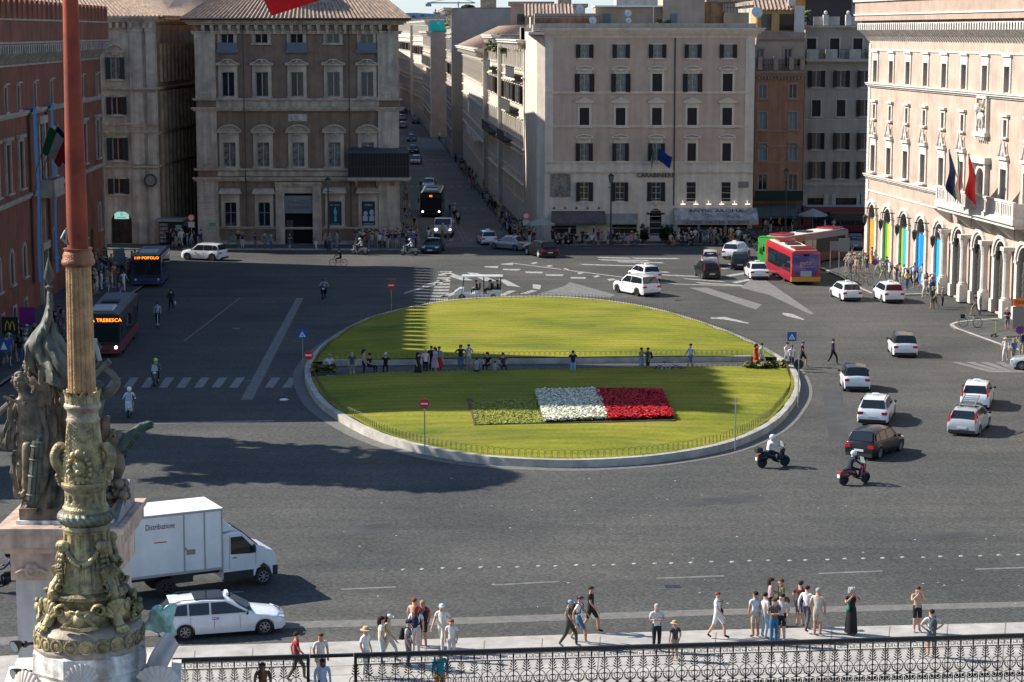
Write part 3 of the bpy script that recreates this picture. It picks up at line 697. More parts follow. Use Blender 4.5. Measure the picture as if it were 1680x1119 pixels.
for i,(ttl,colr) in ((3,('PALAZZO',(.1,.4,.5))),(4,('IAGO',(.35,.42,.48)))):
 z0,z1=fz(370),fz(330); s=inst('window',surround(1.36,z1-z0,BSTONE,.34,.12,.1,'hood',.5),B.t,(cxs[i],0,z0))
 b=MB(); b.box(-.66,.66,.1,.14,.02,z1-z0-.02); P=b.build('poster',NAVY,s)
 inst('poster_lettering',text_mesh('RA, VIOLA' if i==3 else 'IAGO',.3 if i==4 else .22,plain('poster_white',(.55,.57,.55),.6),depth=.005),s,(0,.09,(z1-z0)-.42))
 b=MB(); g=plain('poster_figure_%d'%i,colr,.6)
 if i==3:
  b.lathe([(.05,0),(.16,.1),(.1,.6),(.2,1.0),(.12,1.25),(.09,1.32),(.1,1.45),(.02,1.55)],(0,.11,.35),8); b.box(-.45,.45,.085,.095,.12,.16)
 else:
  b.ball((-.3,.1,1.25),.22,8,6,(1,.1,1.1)); b.ball((.33,.1,1.35),.24,8,6,(1,.1,1.2)); b.prism([(-.6,.09,.45),(-.6,.09,1.0),(-.3,.09,1.05),(-.05,.09,.9),(-.1,.09,.45)],(0,.01,0)); b.prism([(.05,.09,.45),(.1,.09,.95),(.4,.09,1.1),(.6,.09,.95),(.6,.09,.45)],(0,.01,0)); b.box(-.5,.5,.085,.095,.12,.2)
 b.build('poster_figure',g,s)
z0,z1=fz(350),fz(321); b=MB(); b.box(dx-dw/2+.02,dx+dw/2-.02,-.02,.06,z0,z1); bn=b.build('door_banner',mat('grey_banner',(.17,.19,.19),.6,var=.05),B.t)
tm=plain('banner_letters',(.07,.08,.085),.6)
inst('banner_lettering',text_mesh('PALAZZO',.5,tm,depth=.01,sx=.95),B.t,(dx,-.03,(z0+z1)/2+.25)); inst('banner_lettering',text_mesh('BONAPARTE',.5,tm,depth=.01,sx=.8),B.t,(dx,-.03,(z0+z1)/2-.33))
b=MB(); b.box(dx-dw/2,dx+dw/2,.9,1.0,.1,fz(350)); b.build('door',DARKIN,B.t)
b=MB(); b.box(dx-dw/2+.1,dx-dw/2+.8,.5,.56,.15,2.6); b.build('door_leaf',mat('door_leaf_green',(.05,.06,.055),.6),B.t)
b=MB(); b.box(cxs[2]-.95,cxs[2]+.95,-.12,0,fz(199),fz(187)); 
for k in range(8): b.ball((cxs[2]+ru(-.7,.7),-.14,lerp(fz(198),fz(188),random.random())),ru(.1,.22),6,5,(1,.5,1))
b.build('carved_crest',mat('pale_marble',(.5,.48,.44),.8,var=.2,scale=3),B.t)
b=MB()
for x in (401,573.5):
 xx=fx(x,150)-X0; b.tube([(xx,-.42,fz(40)),(xx,-.42,fz(165)),(xx,-.62,fz(176)),(xx,-.3,fz(190)),(xx+.03,-.3,fz(280)),(xx+.03,-.6,fz(290)),(xx+.05,-.2,fz(300)),(xx+.05,-.2,fz(372))],.06,6)
b.pieces('drain_pipe',plain('rusty_pipe',(.06,.045,.04),.6),B.t)
b=MB()
for (x0,x1,y0,y1) in ((373,388,386,397),(428,444,385,397),(543,560,385,398)): b.box(fx(x0,390)-X0,fx(x1,390)-X0,-.14,-.1,fz(y1),fz(y0))
b.pieces('notice_board',mat('notice_paper',(.2,.21,.2),.7,var=.3,scale=4),B.t)
b=MB(); E=1.3; z=HT+.12; rz=z+7.2
A_,B_,C_,D_=(-E,-E,z),(W0+E,-E,z),(W0+E+SK,22+E,z),(-E,22+E,z); hh=8.2
r1,r2=(hh,hh,rz),(W0-hh,hh,rz); r3,r4=(hh,22-hh,rz),(W0-hh,22-hh,rz)
rooftiles(b,A_,B_,r2,r1); rooftiles(b,B_,C_,r4,r2); rooftiles(b,D_,A_,r1,r3); b.add([C_,D_,r3,r4],[(0,1,2,3)]); b.add([r1,r2,r4,r3],[(0,1,2,3)]); b.add([A_,D_,C_,B_],[(0,1,2,3)])
rf=b.build('roof',TILE2,B.t)
b=MB(); b.tube([(-E,-E-.05,z-.02),(W0+E,-E-.05,z-.02),(W0+E+SK+.05,22,z-.02)],.13,6); b.build('gutter',plain('gutter_black',(.03,.025,.022),.5),rf)
b=MB(); g0,g1=fx(408,14)-X0,fx(568,14)-X0; zz=z+.35
b.box(g0,g1,.5,2.0,zz-.3,zz+.45)
prof=[(g0,zz+.45),(g0+.2,zz+.8),(g0+.9,zz+.95),(g0+1.6,zz+1.5),(g0+2.0,zz+2.4),(g0+2.6,zz+3.2),(g1-2.6,zz+3.2),(g1-2.0,zz+2.4),(g1-1.6,zz+1.5),(g1-.9,zz+.95),(g1-.2,zz+.8),(g1,zz+.45)]
b.prism([(x,.8,q) for x,q in prof][::-1],(0,1.0,0)); b.box(g0+3.2,g1-3.2,.6,.9,zz+.7,zz+3.3); b.build('gable',mat('gable_stone',(.3,.285,.26),.85,var=.15,scale=1),rf)
lx0=fx(573,270)-X0; lx1=W0+1.05; z0,z1=fz(290),fz(250)
b=MB(); b.box(lx0,lx1,-1.25,-.12,z0,z1)
b.prism([(W0+.02,-.1,z0),(lx1,-.1,z0),(lx1-.33,4,z0),(W0-.31,4,z0)],(0,0,z1-z0))
lg=b.build('loggia',mat('black_green_shutters',(.008,.012,.011),.6,var=.1),B.t)
b=MB()
n=20
for k in range(n+1):
 x=lerp(lx0,lx1,k/n); b.box(x-.03,x+.03,-1.3,-1.24,z0+.05,z1-.03)
for zq in (z0+.04,lerp(z0,z1,.42),z1-.1): b.box(lx0-.03,lx1+.03,-1.315,-1.24,zq,zq+.09)
b.build('loggia_slat_frame',plain('loggia_rib',(.022,.03,.028),.55),lg)
b=MB(); b.prism([(lx0-.1,-1.4,z1),(lx1+.1,-1.4,z1),(lx1-.3,0,z1+.5),(lx0+.1,0,z1+.5)],(0,.02,.06)); b.box(W0-.3,lx1-.2,0,4.1,z1,z1+.25); b.build('loggia_roof',plain('loggia_roof_lead',(.05,.055,.055),.6),lg)
b=MB(); b.box(lx0-.1,lx1+.15,-1.45,0,z0-.22,z0); b.box(lx0,lx1,-1.3,0,z0-.36,z0-.22); b.box(W0-.3,lx1-.2,0,4.1,z0-.3,z0)
for x in (585,620,646): 
 xx=fx(x,295)-X0; b.prism([(xx-.14,-1.2,z0-.36),(xx-.14,-.05,z0-.36),(xx-.14,-.05,z0-1.1)],(.28,0,0))
b.build('loggia_slab',BSTONE,lg)
# --- pale palace on the right with brown shutters
X1=2.6; B=Bld('police_palace','tall beige palace with brown shutters, CARABINIERI lettering and cafe awnings',X1,221.0,0); PC=B
CW=mat('beige_stucco',(.54,.4,.3),.9,var=.08,scale=.6,streak=.1,bump=.05); CT=mat('pale_cream_stone',(.68,.58,.46),.85,var=.08,scale=.8,streak=.14,bump=.05)
def gz(y): return FY(1050,y,221).z
def gx(x,y=250): return FY(x,y,221).x-X1
WC=gx(1236,250); HC=gz(52)
cols=[958.7,1018.0,1077.5,1135.3,1192.8]
rws=[(gz(95),gz(73),.92),(gz(151),gz(121),1.02),(gz(207),gz(177),1.0),(gz(264),gz(235),.9),(gz(330),gz(299),.95)]
holes=[];its=[]
for i,c in enumerate(cols):
 for r,(z0,z1,ww) in enumerate(rws):
  xx=gx(c,200); holes.append((xx-ww/2,xx+ww/2,z0,z1)); its.append((i,r,xx,z0,z1-z0,ww))
dxx=gx(1075.5,370); holes.append((dxx-.62,dxx+.62,.16,gz(352),True))
shops=[(gx(905),gx(946),.3,gz(366)),(gx(1005),gx(1046),.3,gz(366)),(gx(1114),gx(1146),.3,gz(363)),(gx(1150),gx(1190),.3,gz(363)),(gx(1194),gx(1228),.3,gz(363))]
holes+=shops
mb=MB(); ch=.85
wall(mb,ch,WC,gz(282)-.0,HC,[h for h in holes if h[2]>gz(282)],.3)
mb.build('wall',CW,B.t)
mb=MB(); wall(mb,ch,WC,0,gz(282)-.0,[h for h in holes if h[2]<gz(282)],.3)
for z in [0.9+k*.72 for k in range(12)]:
 pass
mb.add([(0,ch,0),(ch,0,0),(ch,0,HC),(0,ch,HC)],[(0,1,2,3)])
L2=16; sx=-.072*L2
mb.add([(sx,L2,0),(0,ch,0),(0,ch,HC),(sx,L2,HC)],[(0,1,2,3)]); mb.box(WC-.1,WC-.002,.31,22,0,HC); mb.box(0,WC-.2,21.8,22,0,HC)
mb.build('lower_wall',CT,B.t)
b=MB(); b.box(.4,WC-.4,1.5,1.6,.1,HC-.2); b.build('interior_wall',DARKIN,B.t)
b=MB()
quoinw=gx(907)
b.box(ch,quoinw,-.06,.01,gz(282),gz(62)); b.box(gx(1221),WC-.01,-.06,.01,gz(282),gz(62))
for z0 in (153.5,209): cornice(b,ch,WC,gz(z0),[(.14,.1),(.1,.16)],0,False)
cornice(b,ch,WC,gz(284),[(.12,.12),(.16,.2),(.1,.14)],0,False); cornice(b,ch,WC,gz(268.5),[(.12,.12),(.12,.18)],0,False)
b.box(ch,WC,-.04,.01,gz(281),gz(268.5))
cornice(b,ch,WC+.0,gz(62),[(.25,.08),(.2,.25),(.25,.55),(.2,.85),(.12,1.0)],0,True)
b.box(-.9,ch-.1,-1.0,L2,HC-.3,HC-.02)
for k in range(14):
 z=.85+k*.62
 if z<gz(285): b.box(ch,WC,-.012,.0,z,z+.045)
b.box(ch,WC,-.14,.01,.1,.7)
b.build('stone_trim',CT,B.t)
b=MB(); b.box(-.2,WC+.1,-.3,-.1,HC+.02,gz(40)); b.box(-.25,WC+.15,-.38,-.05,gz(40),gz(40)+.1); b.box(-.4,-.2,-.3,16,HC+.02,gz(40)); b.build('roof_parapet',mat('grey_parapet',(.3,.285,.26),.85,var=.1,scale=.8,streak=.2),B.t)
b=MB(); b.box(-.2,WC,.0,22,HC-.4,HC); b.build('flat_roof',mat('roof_felt',(.2,.18,.16),.9),B.t)
kinds=[None,'curl','tri','curl',None]
for r in range(5):
 z0,z1,ww=rws[r]; hh=z1-z0
 fr,pn=win_parts(ww,hh,trans=0,glass=DARKGLASS if r>2 else DARKGLASS); pn2=win_parts(ww,hh,trans=0,glass=BRGLASS)[1]
 sr=surround(ww,hh,CT,.22,.07,.12,kinds[r],.3 if r in(2,3) else .18) if r in (1,2,3) else surround(ww,hh,CT,.14,.05,.1)
 shm=shutter_mesh(ww/2,hh,SHUT)
 for (i,rr,xx,z,h_,w_) in its:
  if rr!=r: continue
  closed=(r==2) or (r==1 and i in(2,4)) or (r==3 and i in(3,4)) or (r==4 and i in(3,4))
  put_window(B,xx,z,w_,h_,sr,fr,pn2 if (r<2 or (r==3 and i<3)) else pn,shm=shm,closed=closed)
inst('sign_lettering',text_mesh('CARABINIERI',.66,plain('dark_letters',(.03,.025,.022),.6),depth=.05,sx=1.0),B.t,(gx(1074,288),-.2,gz(287.6)))
b=MB(); b.box(gx(903),gx(936.5),-.1,0,gz(323),gz(286)); 
for k in range(26): b.ball((lerp(gx(908),gx(932),random.random()),-.1,lerp(gz(320),gz(304),random.random())),ru(.12,.25),6,4,(1,.4,1))
for k in range(5): b.box(gx(907),gx(932),-.12,-.1,gz(301)+k*.24,gz(301)+k*.24+.06)
b.build('carved_plaque',mat('weathered_relief',(.26,.235,.2),.9,var=.3,scale=3),B.t)
b=MB(); b.box(gx(1212),gx(1229),-.06,0,gz(308),gz(298)); b.build('small_plaque',mat('small_plaque_stone',(.25,.22,.19),.9,var=.2,scale=5),B.t)
b=MB(); b.tube([(gx(1105.6),-.16,gz(62)),(gx(1105.6,300),-.16,gz(337))],.07,6); b.build('drain_pipe',BLACK,B.t)
b=MB(); b.box(dxx-.6,dxx+.6,.3,.36,.16,gz(352)); b.lathe([(.6,0),(.6,.05)],(dxx,.3,gz(352)),20,ax=Ve((0,1,0))); b.build('door',plain('black_wood_door',(.012,.011,.011),.5),B.t)
b=MB()
for s_ in (-1,1): b.box(dxx+s_*.62,dxx+s_*.95,-.1,.0,.1,gz(352)+.2)
for k in range(8):
 a,c=pi*k/8,pi*(k+1)/8; b.prism([(dxx+.95*cos(a),-.1,gz(352)+.95*sin(a)),(dxx+.95*cos(c),-.1,gz(352)+.95*sin(c)),(dxx+.63*cos(c),-.1,gz(352)+.63*sin(c)),(dxx+.63*cos(a),-.1,gz(352)+.63*sin(a))],(0,.1,0))
b.ball((dxx,-.15,gz(352)+1.15),.25,8,6,(.9,.6,1.2)); b.build('door_surround',CT,B.t)
WARMIN=mat('dim_shop_interior',(.05,.03,.022),.8,var=.4,scale=1.5)
for k,h in enumerate(shops):
 b=MB(); b.box(h[0],h[1],.26,.3,h[2],h[3]); o=b.build('shop_window',WARMIN,B.t)
 b=MB(); 
 for x in (h[0]+.04,(h[0]+h[1])/2,h[1]-.04): b.box(x-.04,x+.04,.2,.26,h[2],h[3])
 b.build('frame',WFDARK,o)
def awning(x0,x1,z0,z1,proj,m,val,mv,name='awning',parent=None,txt=None,txm=None,y=0):
 b=MB(); n=max(3,int((x1-x0)/.6))
 for k in range(n):
  a,c=lerp(x0,x1,k/n),lerp(x0,x1,(k+1)/n); mid=(a+c)/2
  b.add([(a,y-.05,z1),(mid,y-.05,z1-.02),(c,y-.05,z1),(c,y-proj,z0),(mid,y-proj,z0-.03),(a,y-proj,z0)],[(5,4,1,0),(4,3,2,1)])
 o=b.build(name,m,parent)
 b=MB(); b.box(x0,x1,y-proj-.02,y-proj,z0-val,z0-.0); v=b.build('valance',mv,o)
 b=MB()
 for s_ in (x0,x1): b.add([(s_,y-.05,z1),(s_,y-proj,z0),(s_,y-proj,z0-val),(s_,y-.05,z0-val*.2)],[(0,1,2,3)])
 for s_ in (x0+.1,x1-.1): b.tube([(s_,y-.05,z0-.1),(s_,y-proj,z0-.02)],.02,4)
 b.build('awning_side',mv,o)
 if txt: inst('awning_lettering',text_mesh(txt,val*.92,txm,depth=.006,sx=(x1-x0)/(len(txt)*val*.62)),o,((x0+x1)/2,y-proj-.03,z0-val*.52))
 return o
GA=mat('grey_brown_canvas',(.12,.11,.1),.9,var=.15,scale=1.5,streak=.2); BA=mat('beige_canvas',(.25,.24,.21),.9,var=.12,scale=1.5); RA=mat('faded_printed_canvas',(.34,.36,.35),.9,var=.4,scale=1.1,col2=(.12,.11,.13)); VA=mat('cream_canvas',(.34,.3,.27),.9,var=.1)
awning(gx(905,360),gx(992,360),gz(363),gz(346),1.6,GA,.3,GA,parent=B.t,txt='BAR EUROPA',txm=plain('awning_print',(.05,.05,.05),.8))
awning(gx(993.5,360),gx(1046,360),gz(366),gz(350),.5,BA,.1,BA,parent=B.t)
aw=awning(gx(1105,360),gx(1241,360),gz(358),gz(341),1.9,RA,.52,VA,parent=B.t,txt='GELATERIA · SNACK BAR · RISTORANTE',txm=plain('awning_letters',(.02,.012,.012),.8))
tmm=text_mesh('ANTIC AROMA',.62,plain('awning_title',(.03,.03,.03),.8),depth=.01,sx=1.35)
o=inst('awning_lettering',tmm,aw,((gx(1105,360)+gx(1241,360))/2,-.62,gz(345))); o.rotation_euler=(-R(50),0,0)
b=MB()
for k in range(6):
 x=lerp(gx(1121),gx(1227),k/5); b.box(x-.25,x+.25,-.6,-.4,gz(335),gz(335)+.08); b.tube([(x,-.5,gz(335)+.08),(x,0,gz(334)+.3)],.02,4)
b.pieces('shop_lamp',mat('lamp_glow',(.8,.75,.62),.5,var=0,emit=1.2),B.t,2)
b=MB()
for k in range(5):
 x=lerp(gx(909),gx(983),k/4); b.lathe([(.16,0),(.05,.15)],(x,-.35,gz(342)),8); b.tube([(x,-.35,gz(342)+.15),(x,0,gz(342)+.25)],.02,4)
b.pieces('lamp_cup',BLACK,B.t,2)
OC=mat('ochre_stucco',(.45,.33,.22),.9,var=.12,scale=.6,streak=.15); OC2=mat('tan_stucco',(.4,.31,.235),.9,var=.1,scale=.6,streak=.1); RUST=mat('rusty_wall',(.4,.2,.1),.9,var=.3,scale=.8,streak=.4)
b=MB(); b.box(gx(868,20)+.6,gx(983,20),3,9,HC,HC+1.9); b.box(gx(980,20),gx(1092,20),5,12,HC,HC+2.6); b.box(gx(1092,20),gx(1162,20),4,12,HC,HC+5.5); b.build('roof_house',OC2,B.t)
b=MB(); b.box(gx(1163,20),gx(1193,20),4.5,12,HC,HC+3.0); b.box(gx(868,20)+.6,gx(985,20),2.7,2.98,HC,HC+1.4); b.pieces('rusty_roof_wall',RUST,B.t)
b=MB(); b.box(gx(1194,20),gx(1236,20),4,10,HC,HC+2.0); b.build('ochre_roof_wall',OC,B.t)
b=MB(); b.box(gx(978,20),gx(1092,20),4.2,12.5,HC+2.6,HC+2.75); b.box(gx(946,20),gx(978,20),3.6,3.9,HC+.1,HC+1.2); b.build('roof_slab',WHITEP,B.t)
b=MB(); 
for x in (993,1104): b.box(gx(x,20),gx(x+12,20),(4.95 if x==993 else 3.95),(5.02 if x==993 else 4.02),HC,HC+1.9)
b.pieces('roof_door',plain('blue_grey_door',(.13,.15,.17),.6),B.t)
b=MB(); b.box(gx(1025),gx(1105),20,26,HC+1,HC+5.0); b.build('back_roof_block',mat('white_roof_block',(.55,.52,.46),.8,var=.15),B.t)
def rail(b,p,q,h=1.0,n=10,r=.02):
 p=Ve(p);q=Ve(q)
 for zz in (h,h*.5): b.tube([p+Ve((0,0,zz)),q+Ve((0,0,zz))],r,4)
 for k in range(n+1): c=p.lerp(q,k/n); b.tube([c,c+Ve((0,0,h))],r,4)
b=MB(); rail(b,(gx(870,30)+.5,2.4,HC),(gx(985,30),2.4,HC),1.6,8); rail(b,(gx(1194,20),3.8,HC+2),(gx(1236,20),3.8,HC+2),1.0,8); b.build('roof_railing',BLACK,B.t)
def dish(x,y,z,r,lab,tilt=.5,yaw=0):
 t=thing('satellite_dish',lab,'satellite dish',(x,y,z))
 b=MB(); b.lathe([(.0,.0),(r*.5,.05*r),(r*.85,.2*r),(r,.32*r),(r*.97,.32*r),(r*.8,.2*r),(0,.04)],(0,0,0),16,caps=False); d=b.build('reflector',mat('dish_grey',(.5,.55,.57),.5,var=.05),t,smooth=True)
 d.rotation_euler=(R(70),0,yaw); d.location=(0,-.1,r+.8)
 b=MB(); b.tube([(0,.1,0),(0,.1,r+.8),(0,-.1,r+.8)],.04,5); b.build('mast',STEEL,t)
 b=MB(); b.tube([(0,-.1,.8),(0,-.1-r*1.1,r+.8)],.02,4); b.box(-.06,.06,-.2-r*1.1,-.05-r*1.1,r+.74,r+.86); b.build('receiver',STEEL,t)
for (x,y,r,l) in ((951,14,.42,'upper left satellite dish on the beige roof, high above the railing'),(972,34,.42,'white satellite dish low on the beige roof left of the grey door'),(1030,22,.38,'satellite dish standing above the white roof slab edge'),(1031,34,.3,'smaller grey satellite dish just below another dish'),(1241,21,.6,'large pale satellite dish at the right end of the beige roof')):
 p=FY(x,y,223.4 if x<1200 else 224.5); dish(p.x,p.y,p.z-r-.8,r,l,yaw=.2)
def antenna(x,y,z,h,lab):
 t=MB(); t.tube([(0,0,0),(0,0,h)],.03,4)
 for k in range(5): t.tube([(-.45+.03*k,0,h-.15-k*.12),(.45-.03*k,0,h-.15-k*.12)],.015,4)
 o=t.build('tv_antenna',STEEL); o.location=(x,y,z); tag(o,lab,'antenna')
for k,(x,z,l) in enumerate(((890,2.5,'thin television aerial at the left corner of the beige roof'),(921,3.0,'television aerial behind the left roof railing'),(1072,3.4,'television aerial on the middle of the beige roof'),(1222,3.0,'television aerial beside the large dish'))):
 p=FY(x,38,224); antenna(p.x,p.y,HC,z,l)
def simple_windows(B,cols,rws,Y,sur_t,m,shut=None,closed=None,glass=None,frame=WFRAME,px=True,peds=None,conv=None,sill=.1):
 """cols: photo x of centres; rws: (ytop,ybot,width)"""
 holes=[];calls=[]
 for r,(yt,yb,ww) in enumerate(rws):
  for i,c in enumerate(cols):
   x,z1=conv(c,yt); _,z0=conv(c,yb); 
   if i==0 or True: calls.append((r,i,x,z0,z1-z0,ww))
 out=[]
 for r in range(len(rws)):
  cs=[c for c in calls if c[0]==r]; hh=sum(c[4] for c in cs)/len(cs); zz=sum(c[3] for c in cs)/len(cs)
  for c in cs: out.append((r,c[1],c[2],zz,hh,c[5])); holes.append((c[2]-c[5]/2,c[2]+c[5]/2,zz,zz+hh))
 return holes,out
def fill_windows(B,items,rows_n,m,t=.16,shm=None,closed=lambda r,i:False,glassf=lambda r:DARKGLASS,ped=lambda r:None,ph=lambda r:0,frame=WFRAME,pr=.07,shutters=lambda r:True,trans=0):
 for r in range(rows_n):
  it=[c for c in items if c[0]==r]
  if not it: continue
  ww,hh=it[0][5],it[0][4]; fr,pn=win_parts(ww,hh,trans=trans,glass=glassf(r),frame=frame); sr=surround(ww,hh,m,t,pr,.12,ped(r),ph(r)); sh=shutter_mesh(ww/2,hh,shm) if shm else None
  for c in it: put_window(B,c[2],c[3],ww,hh,sr,fr,pn,shm=sh if (sh and shutters(r)) else None,closed=closed(r,c[1]))
# --- orange house
Y=236.0; p0=FY(1238,250,Y); p1=FY(1317,250,Y)
B=Bld('orange_townhouse','narrow orange townhouse with green balcony between the beige and grey buildings',p0.x,Y,0); OB=B
OW=mat('orange_stucco',(.4,.19,.11),.9,var=.1,scale=.7,streak=.22); OG=mat('grey_pink_stucco',(.4,.3,.22),.9,var=.1,scale=.6); OT=mat('worn_orange_trim',(.35,.25,.19),.85,var=.15)
def cv(x,y): q=FY(x,y,Y); return q.x-p0.x,q.z
Wd=p1.x-p0.x; zc=cv(0,124)[1]; zt=cv(0,53)[1]
holes,it=simple_windows(B,[1251.5,1301],[(138,161,.85),(184,212,.9),(235,263,.9),(286,312,1.0)],Y,.15,OT,conv=cv)
mb=MB(); wall(mb,0,Wd,0,zc,holes+[(1.0,Wd-1.0,.3,cv(0,352)[1])]); mb.build('wall',OW,B.t)
h2,it2=simple_windows(B,[1247,1293],[(80,112,.8)],Y,.15,OT,conv=cv)
mb=MB(); wall(mb,0,Wd,zc,zt,h2,y=.0); mb.box(0,.1,.3,10,0,zt); mb.box(Wd-.1,Wd,.3,10,0,zt); mb.box(0,Wd,.3,10,zt-.2,zt); mb.build('upper_wall',OG,B.t)
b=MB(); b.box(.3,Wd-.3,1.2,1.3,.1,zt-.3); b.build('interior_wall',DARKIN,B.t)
b=MB(); cornice(b,0,Wd,cv(0,126)[1],[(.2,.2),(.25,.45),(.2,.75)],0,False)
for k in range(14): x=.3+k*(Wd-.6)/13; b.box(x-.09,x+.09,-.4,0,cv(0,130)[1],cv(0,126)[1])
for z in (216,241,268): b.box(0,Wd,-.08,.01,cv(0,z)[1],cv(0,z)[1]+.14)
cornice(b,0,Wd,cv(0,67)[1],[(.15,.15),(.2,.3)],0,False); b.box(0,Wd,-.12,.01,cv(0,63)[1],zt)
b.build('stone_trim',OT,B.t)
fill_windows(B,it,4,OT,.14,glassf=lambda r:mat('pale_blue_blind',(.17,.23,.26),.35,var=.1) if r in(1,2) else DARKGLASS,pr=.08)
fill_windows(B,it2,1,OT,.2,glassf=lambda r:mat('teal_glass',(.02,.05,.06),.1,var=.1))
b=MB()
for (x,w_) in ((.1,.5),(Wd*.34,.5),(Wd*.66,.5),(Wd-.6,.5)): b.box(x,x+w_,-1.0,-.55,cv(0,124)[1]+.65,cv(0,124)[1]+2.1)
b.build('planter_pillar',OT,B.t)
b=MB(); rail(b,(.1,-.7,cv(0,124)[1]+.65),(Wd-.1,-.7,cv(0,124)[1]+.65),1.1,26); b.build('terrace_railing',BLACK,B.t)
b=MB(); b.box(.0,Wd,-1.1,-1.0,cv(0,326)[1],cv(0,312)[1]); b.box(.0,Wd,-1.1,0,cv(0,328)[1],cv(0,326)[1]); b.build('balcony',plain('green_balcony_net',(.012,.03,.016),.8),B.t)
aw=awning(.05,Wd-.05,cv(0,352)[1],cv(0,334)[1],1.7,mat('grey_green_canvas',(.1,.12,.12),.9,var=.1),.3,mat('grey_green_canvas',(.1,.12,.12)),parent=B.t)
b=MB(); b.box(1.0,Wd-1.0,.3,.35,.3,cv(0,352)[1]); b.build('shop_window',WARMIN,B.t)
b=MB(); b.box(.1,Wd-.05,.6,7,zt,zt+2.5); pw=b.build('penthouse',mat('ochre_penthouse',(.5,.3,.12),.9,var=.1),B.t)
b=MB(); b.box(.6,1.7,.55,.6,zt+.2,zt+2.0); b.box(2.6,4.4,.55,.6,zt+.2,zt+2.0); b.build('penthouse_window',DARKGLASS,pw)
b=MB(); rooftiles(b,(-.1,.1,zt+2.45),(Wd*.72,.1,zt+2.45),(Wd*.72,4,zt+4.2),(-.1,4,zt+4.2)); b.build('roof',TILE2,B.t)
b=MB(); b.box(Wd-1.2,Wd-.1,.1,.6,zt,zt+2.9); b.box(Wd-1.9,Wd-1.1,.2,.9,zt+2.9,zt+4.3); b.build('chimney',mat('sunlit_plaster',(.62,.56,.46),.85,var=.1),B.t)  # chimney in its own pale plaster colour
# --- grey house with terraces
Y=243.0; p0g=FY(1318,250,Y); p1g=FY(1424,250,Y)
B=Bld('grey_townhouse','grey townhouse with roof terrace and dark shutters between the orange house and the sunlit palace',p0g.x,Y,0)
GW=mat('grey_stucco',(.4,.33,.26),.9,var=.08,scale=.6,streak=.12); GT=mat('grey_stone_trim',(.5,.44,.36),.85,var=.12,streak=.15)
def cv(x,y): q=FY(x,y,Y); return q.x-p0g.x,q.z
Wd=p1g.x-p0g.x+6; zt=cv(0,46)[1]
cl=[1339.5,1380,1419]
holes,it=simple_windows(B,cl,[(116,143,1.0),(164,191,1.0),(218,245,1.0),(265,293,1.0)],Y,.15,GT,conv=cv)
h2,it2=simple_windows(B,[1331.5,1369.5,1407.5],[(63,95,1.05)],Y,.15,GT,conv=cv)
sh_=[(.6,3.0,.3,cv(0,325)[1]),(3.8,6.3,.3,cv(0,325)[1]),(7.2,9.6,.3,cv(0,325)[1])]
mb=MB(); wall(mb,0,Wd,0,cv(0,102)[1],holes+sh_); wall(mb,0,Wd,cv(0,102)[1],zt,h2,y=0); mb.box(0,.1,.3,10,0,zt); mb.box(0,Wd,.31,10,zt-.2,zt); mb.build('wall',GW,B.t)
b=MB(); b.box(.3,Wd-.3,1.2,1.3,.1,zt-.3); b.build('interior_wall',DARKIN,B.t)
fill_windows(B,it,4,GT,.14,shm=SHUT,closed=lambda r,i:r==1 and i<2,pr=.07)
fill_windows(B,it2,1,GT,.2,shm=SHUT,closed=lambda r,i:True)
b=MB(); cornice(b,0,Wd,cv(0,103)[1],[(.15,.3),(.3,1.0)],0,True); cornice(b,0,Wd,cv(0,47)[1],[(.15,.15),(.2,.4)],0,True)
cornice(b,0,Wd,cv(0,306)[1],[(.2,.12),(.15,.25)],0,False); b.box(0,Wd,-.05,.01,cv(0,197)[1],cv(0,197)[1]+.12)
for x in (.3,2.7,3.6,6.5,6.9): b.box(x-.25,x+.25,-.1,.01,.1,cv(0,318)[1])
b.build('stone_trim',GT,B.t)
for h in sh_: b=MB(); b.box(h[0],h[1],.25,.3,h[2],h[3]); b.build('shop_window',WARMIN,B.t)
for h,tx in zip(sh_,('TAGLIO','PIZZERIA','TAGLIO')): inst('sign_lettering',text_mesh('TABACCHI' if tx=='PIZZERIA' else 'BAR',.4,plain('shop_sign_letters',(.12,.09,.07),.6),depth=.01),B.t,((h[0]+h[1])/2,.2,h[3]-.3))
b=MB()
for x in (1323,1354,1393,1424): xx=cv(x,90)[0]; b.box(xx-.1,xx+1.25,-.95,-.5,cv(0,98)[1]+.1,cv(0,98)[1]+1.2)
b.build('terrace_pillar',GT,B.t)
b=MB(); rail(b,(0,-.8,cv(0,98)[1]+.1),(Wd,-.8,cv(0,98)[1]+.1),1.1,24); b.build('terrace_railing',BLACK,B.t)
b=MB(); z=zt+.3
for x in (1316,1352,1389,1412): xx=cv(x,30)[0]; b.box(xx-.1,xx+.5,-.2,.4,z,z+1.2); b.ball((xx+.2,.1,z+1.45),.22,8,6)
b.pieces('roof_finial',mat('sunlit_marble',(.6,.57,.5),.8,var=.1),B.t,2)  # finials in their own cream stone colour
b=MB(); b.box(.9,3.9,.3,.4,z,z+1.0); b.box(4.6,8.4,0,.1,z,z+1.0); b.build('roof_parapet',GT,B.t)
b=MB(); b.box(.5,5.8,4,9,zt,zt+4.2); hs=b.build('roof_pavilion',plain('dark_pavilion_wall',(.03,.028,.03),.7),B.t)
b=MB(); b.box(-1.2,.7,4.2,9,zt,zt+4.2); b.build('pavilion_side_wall',mat('orange_pavilion_wall',(.5,.25,.1),.9),hs)
b=MB(); rooftiles(b,(-2.2,3.2,zt+4.0),(6.8,3.2,zt+4.0),(6.4,7,zt+5.6),(-.4,7,zt+5.6),.3,.06); b.build('pavilion_roof',mat('bright_clay_tiles',(.5,.2,.12),.8,var=.15),hs)
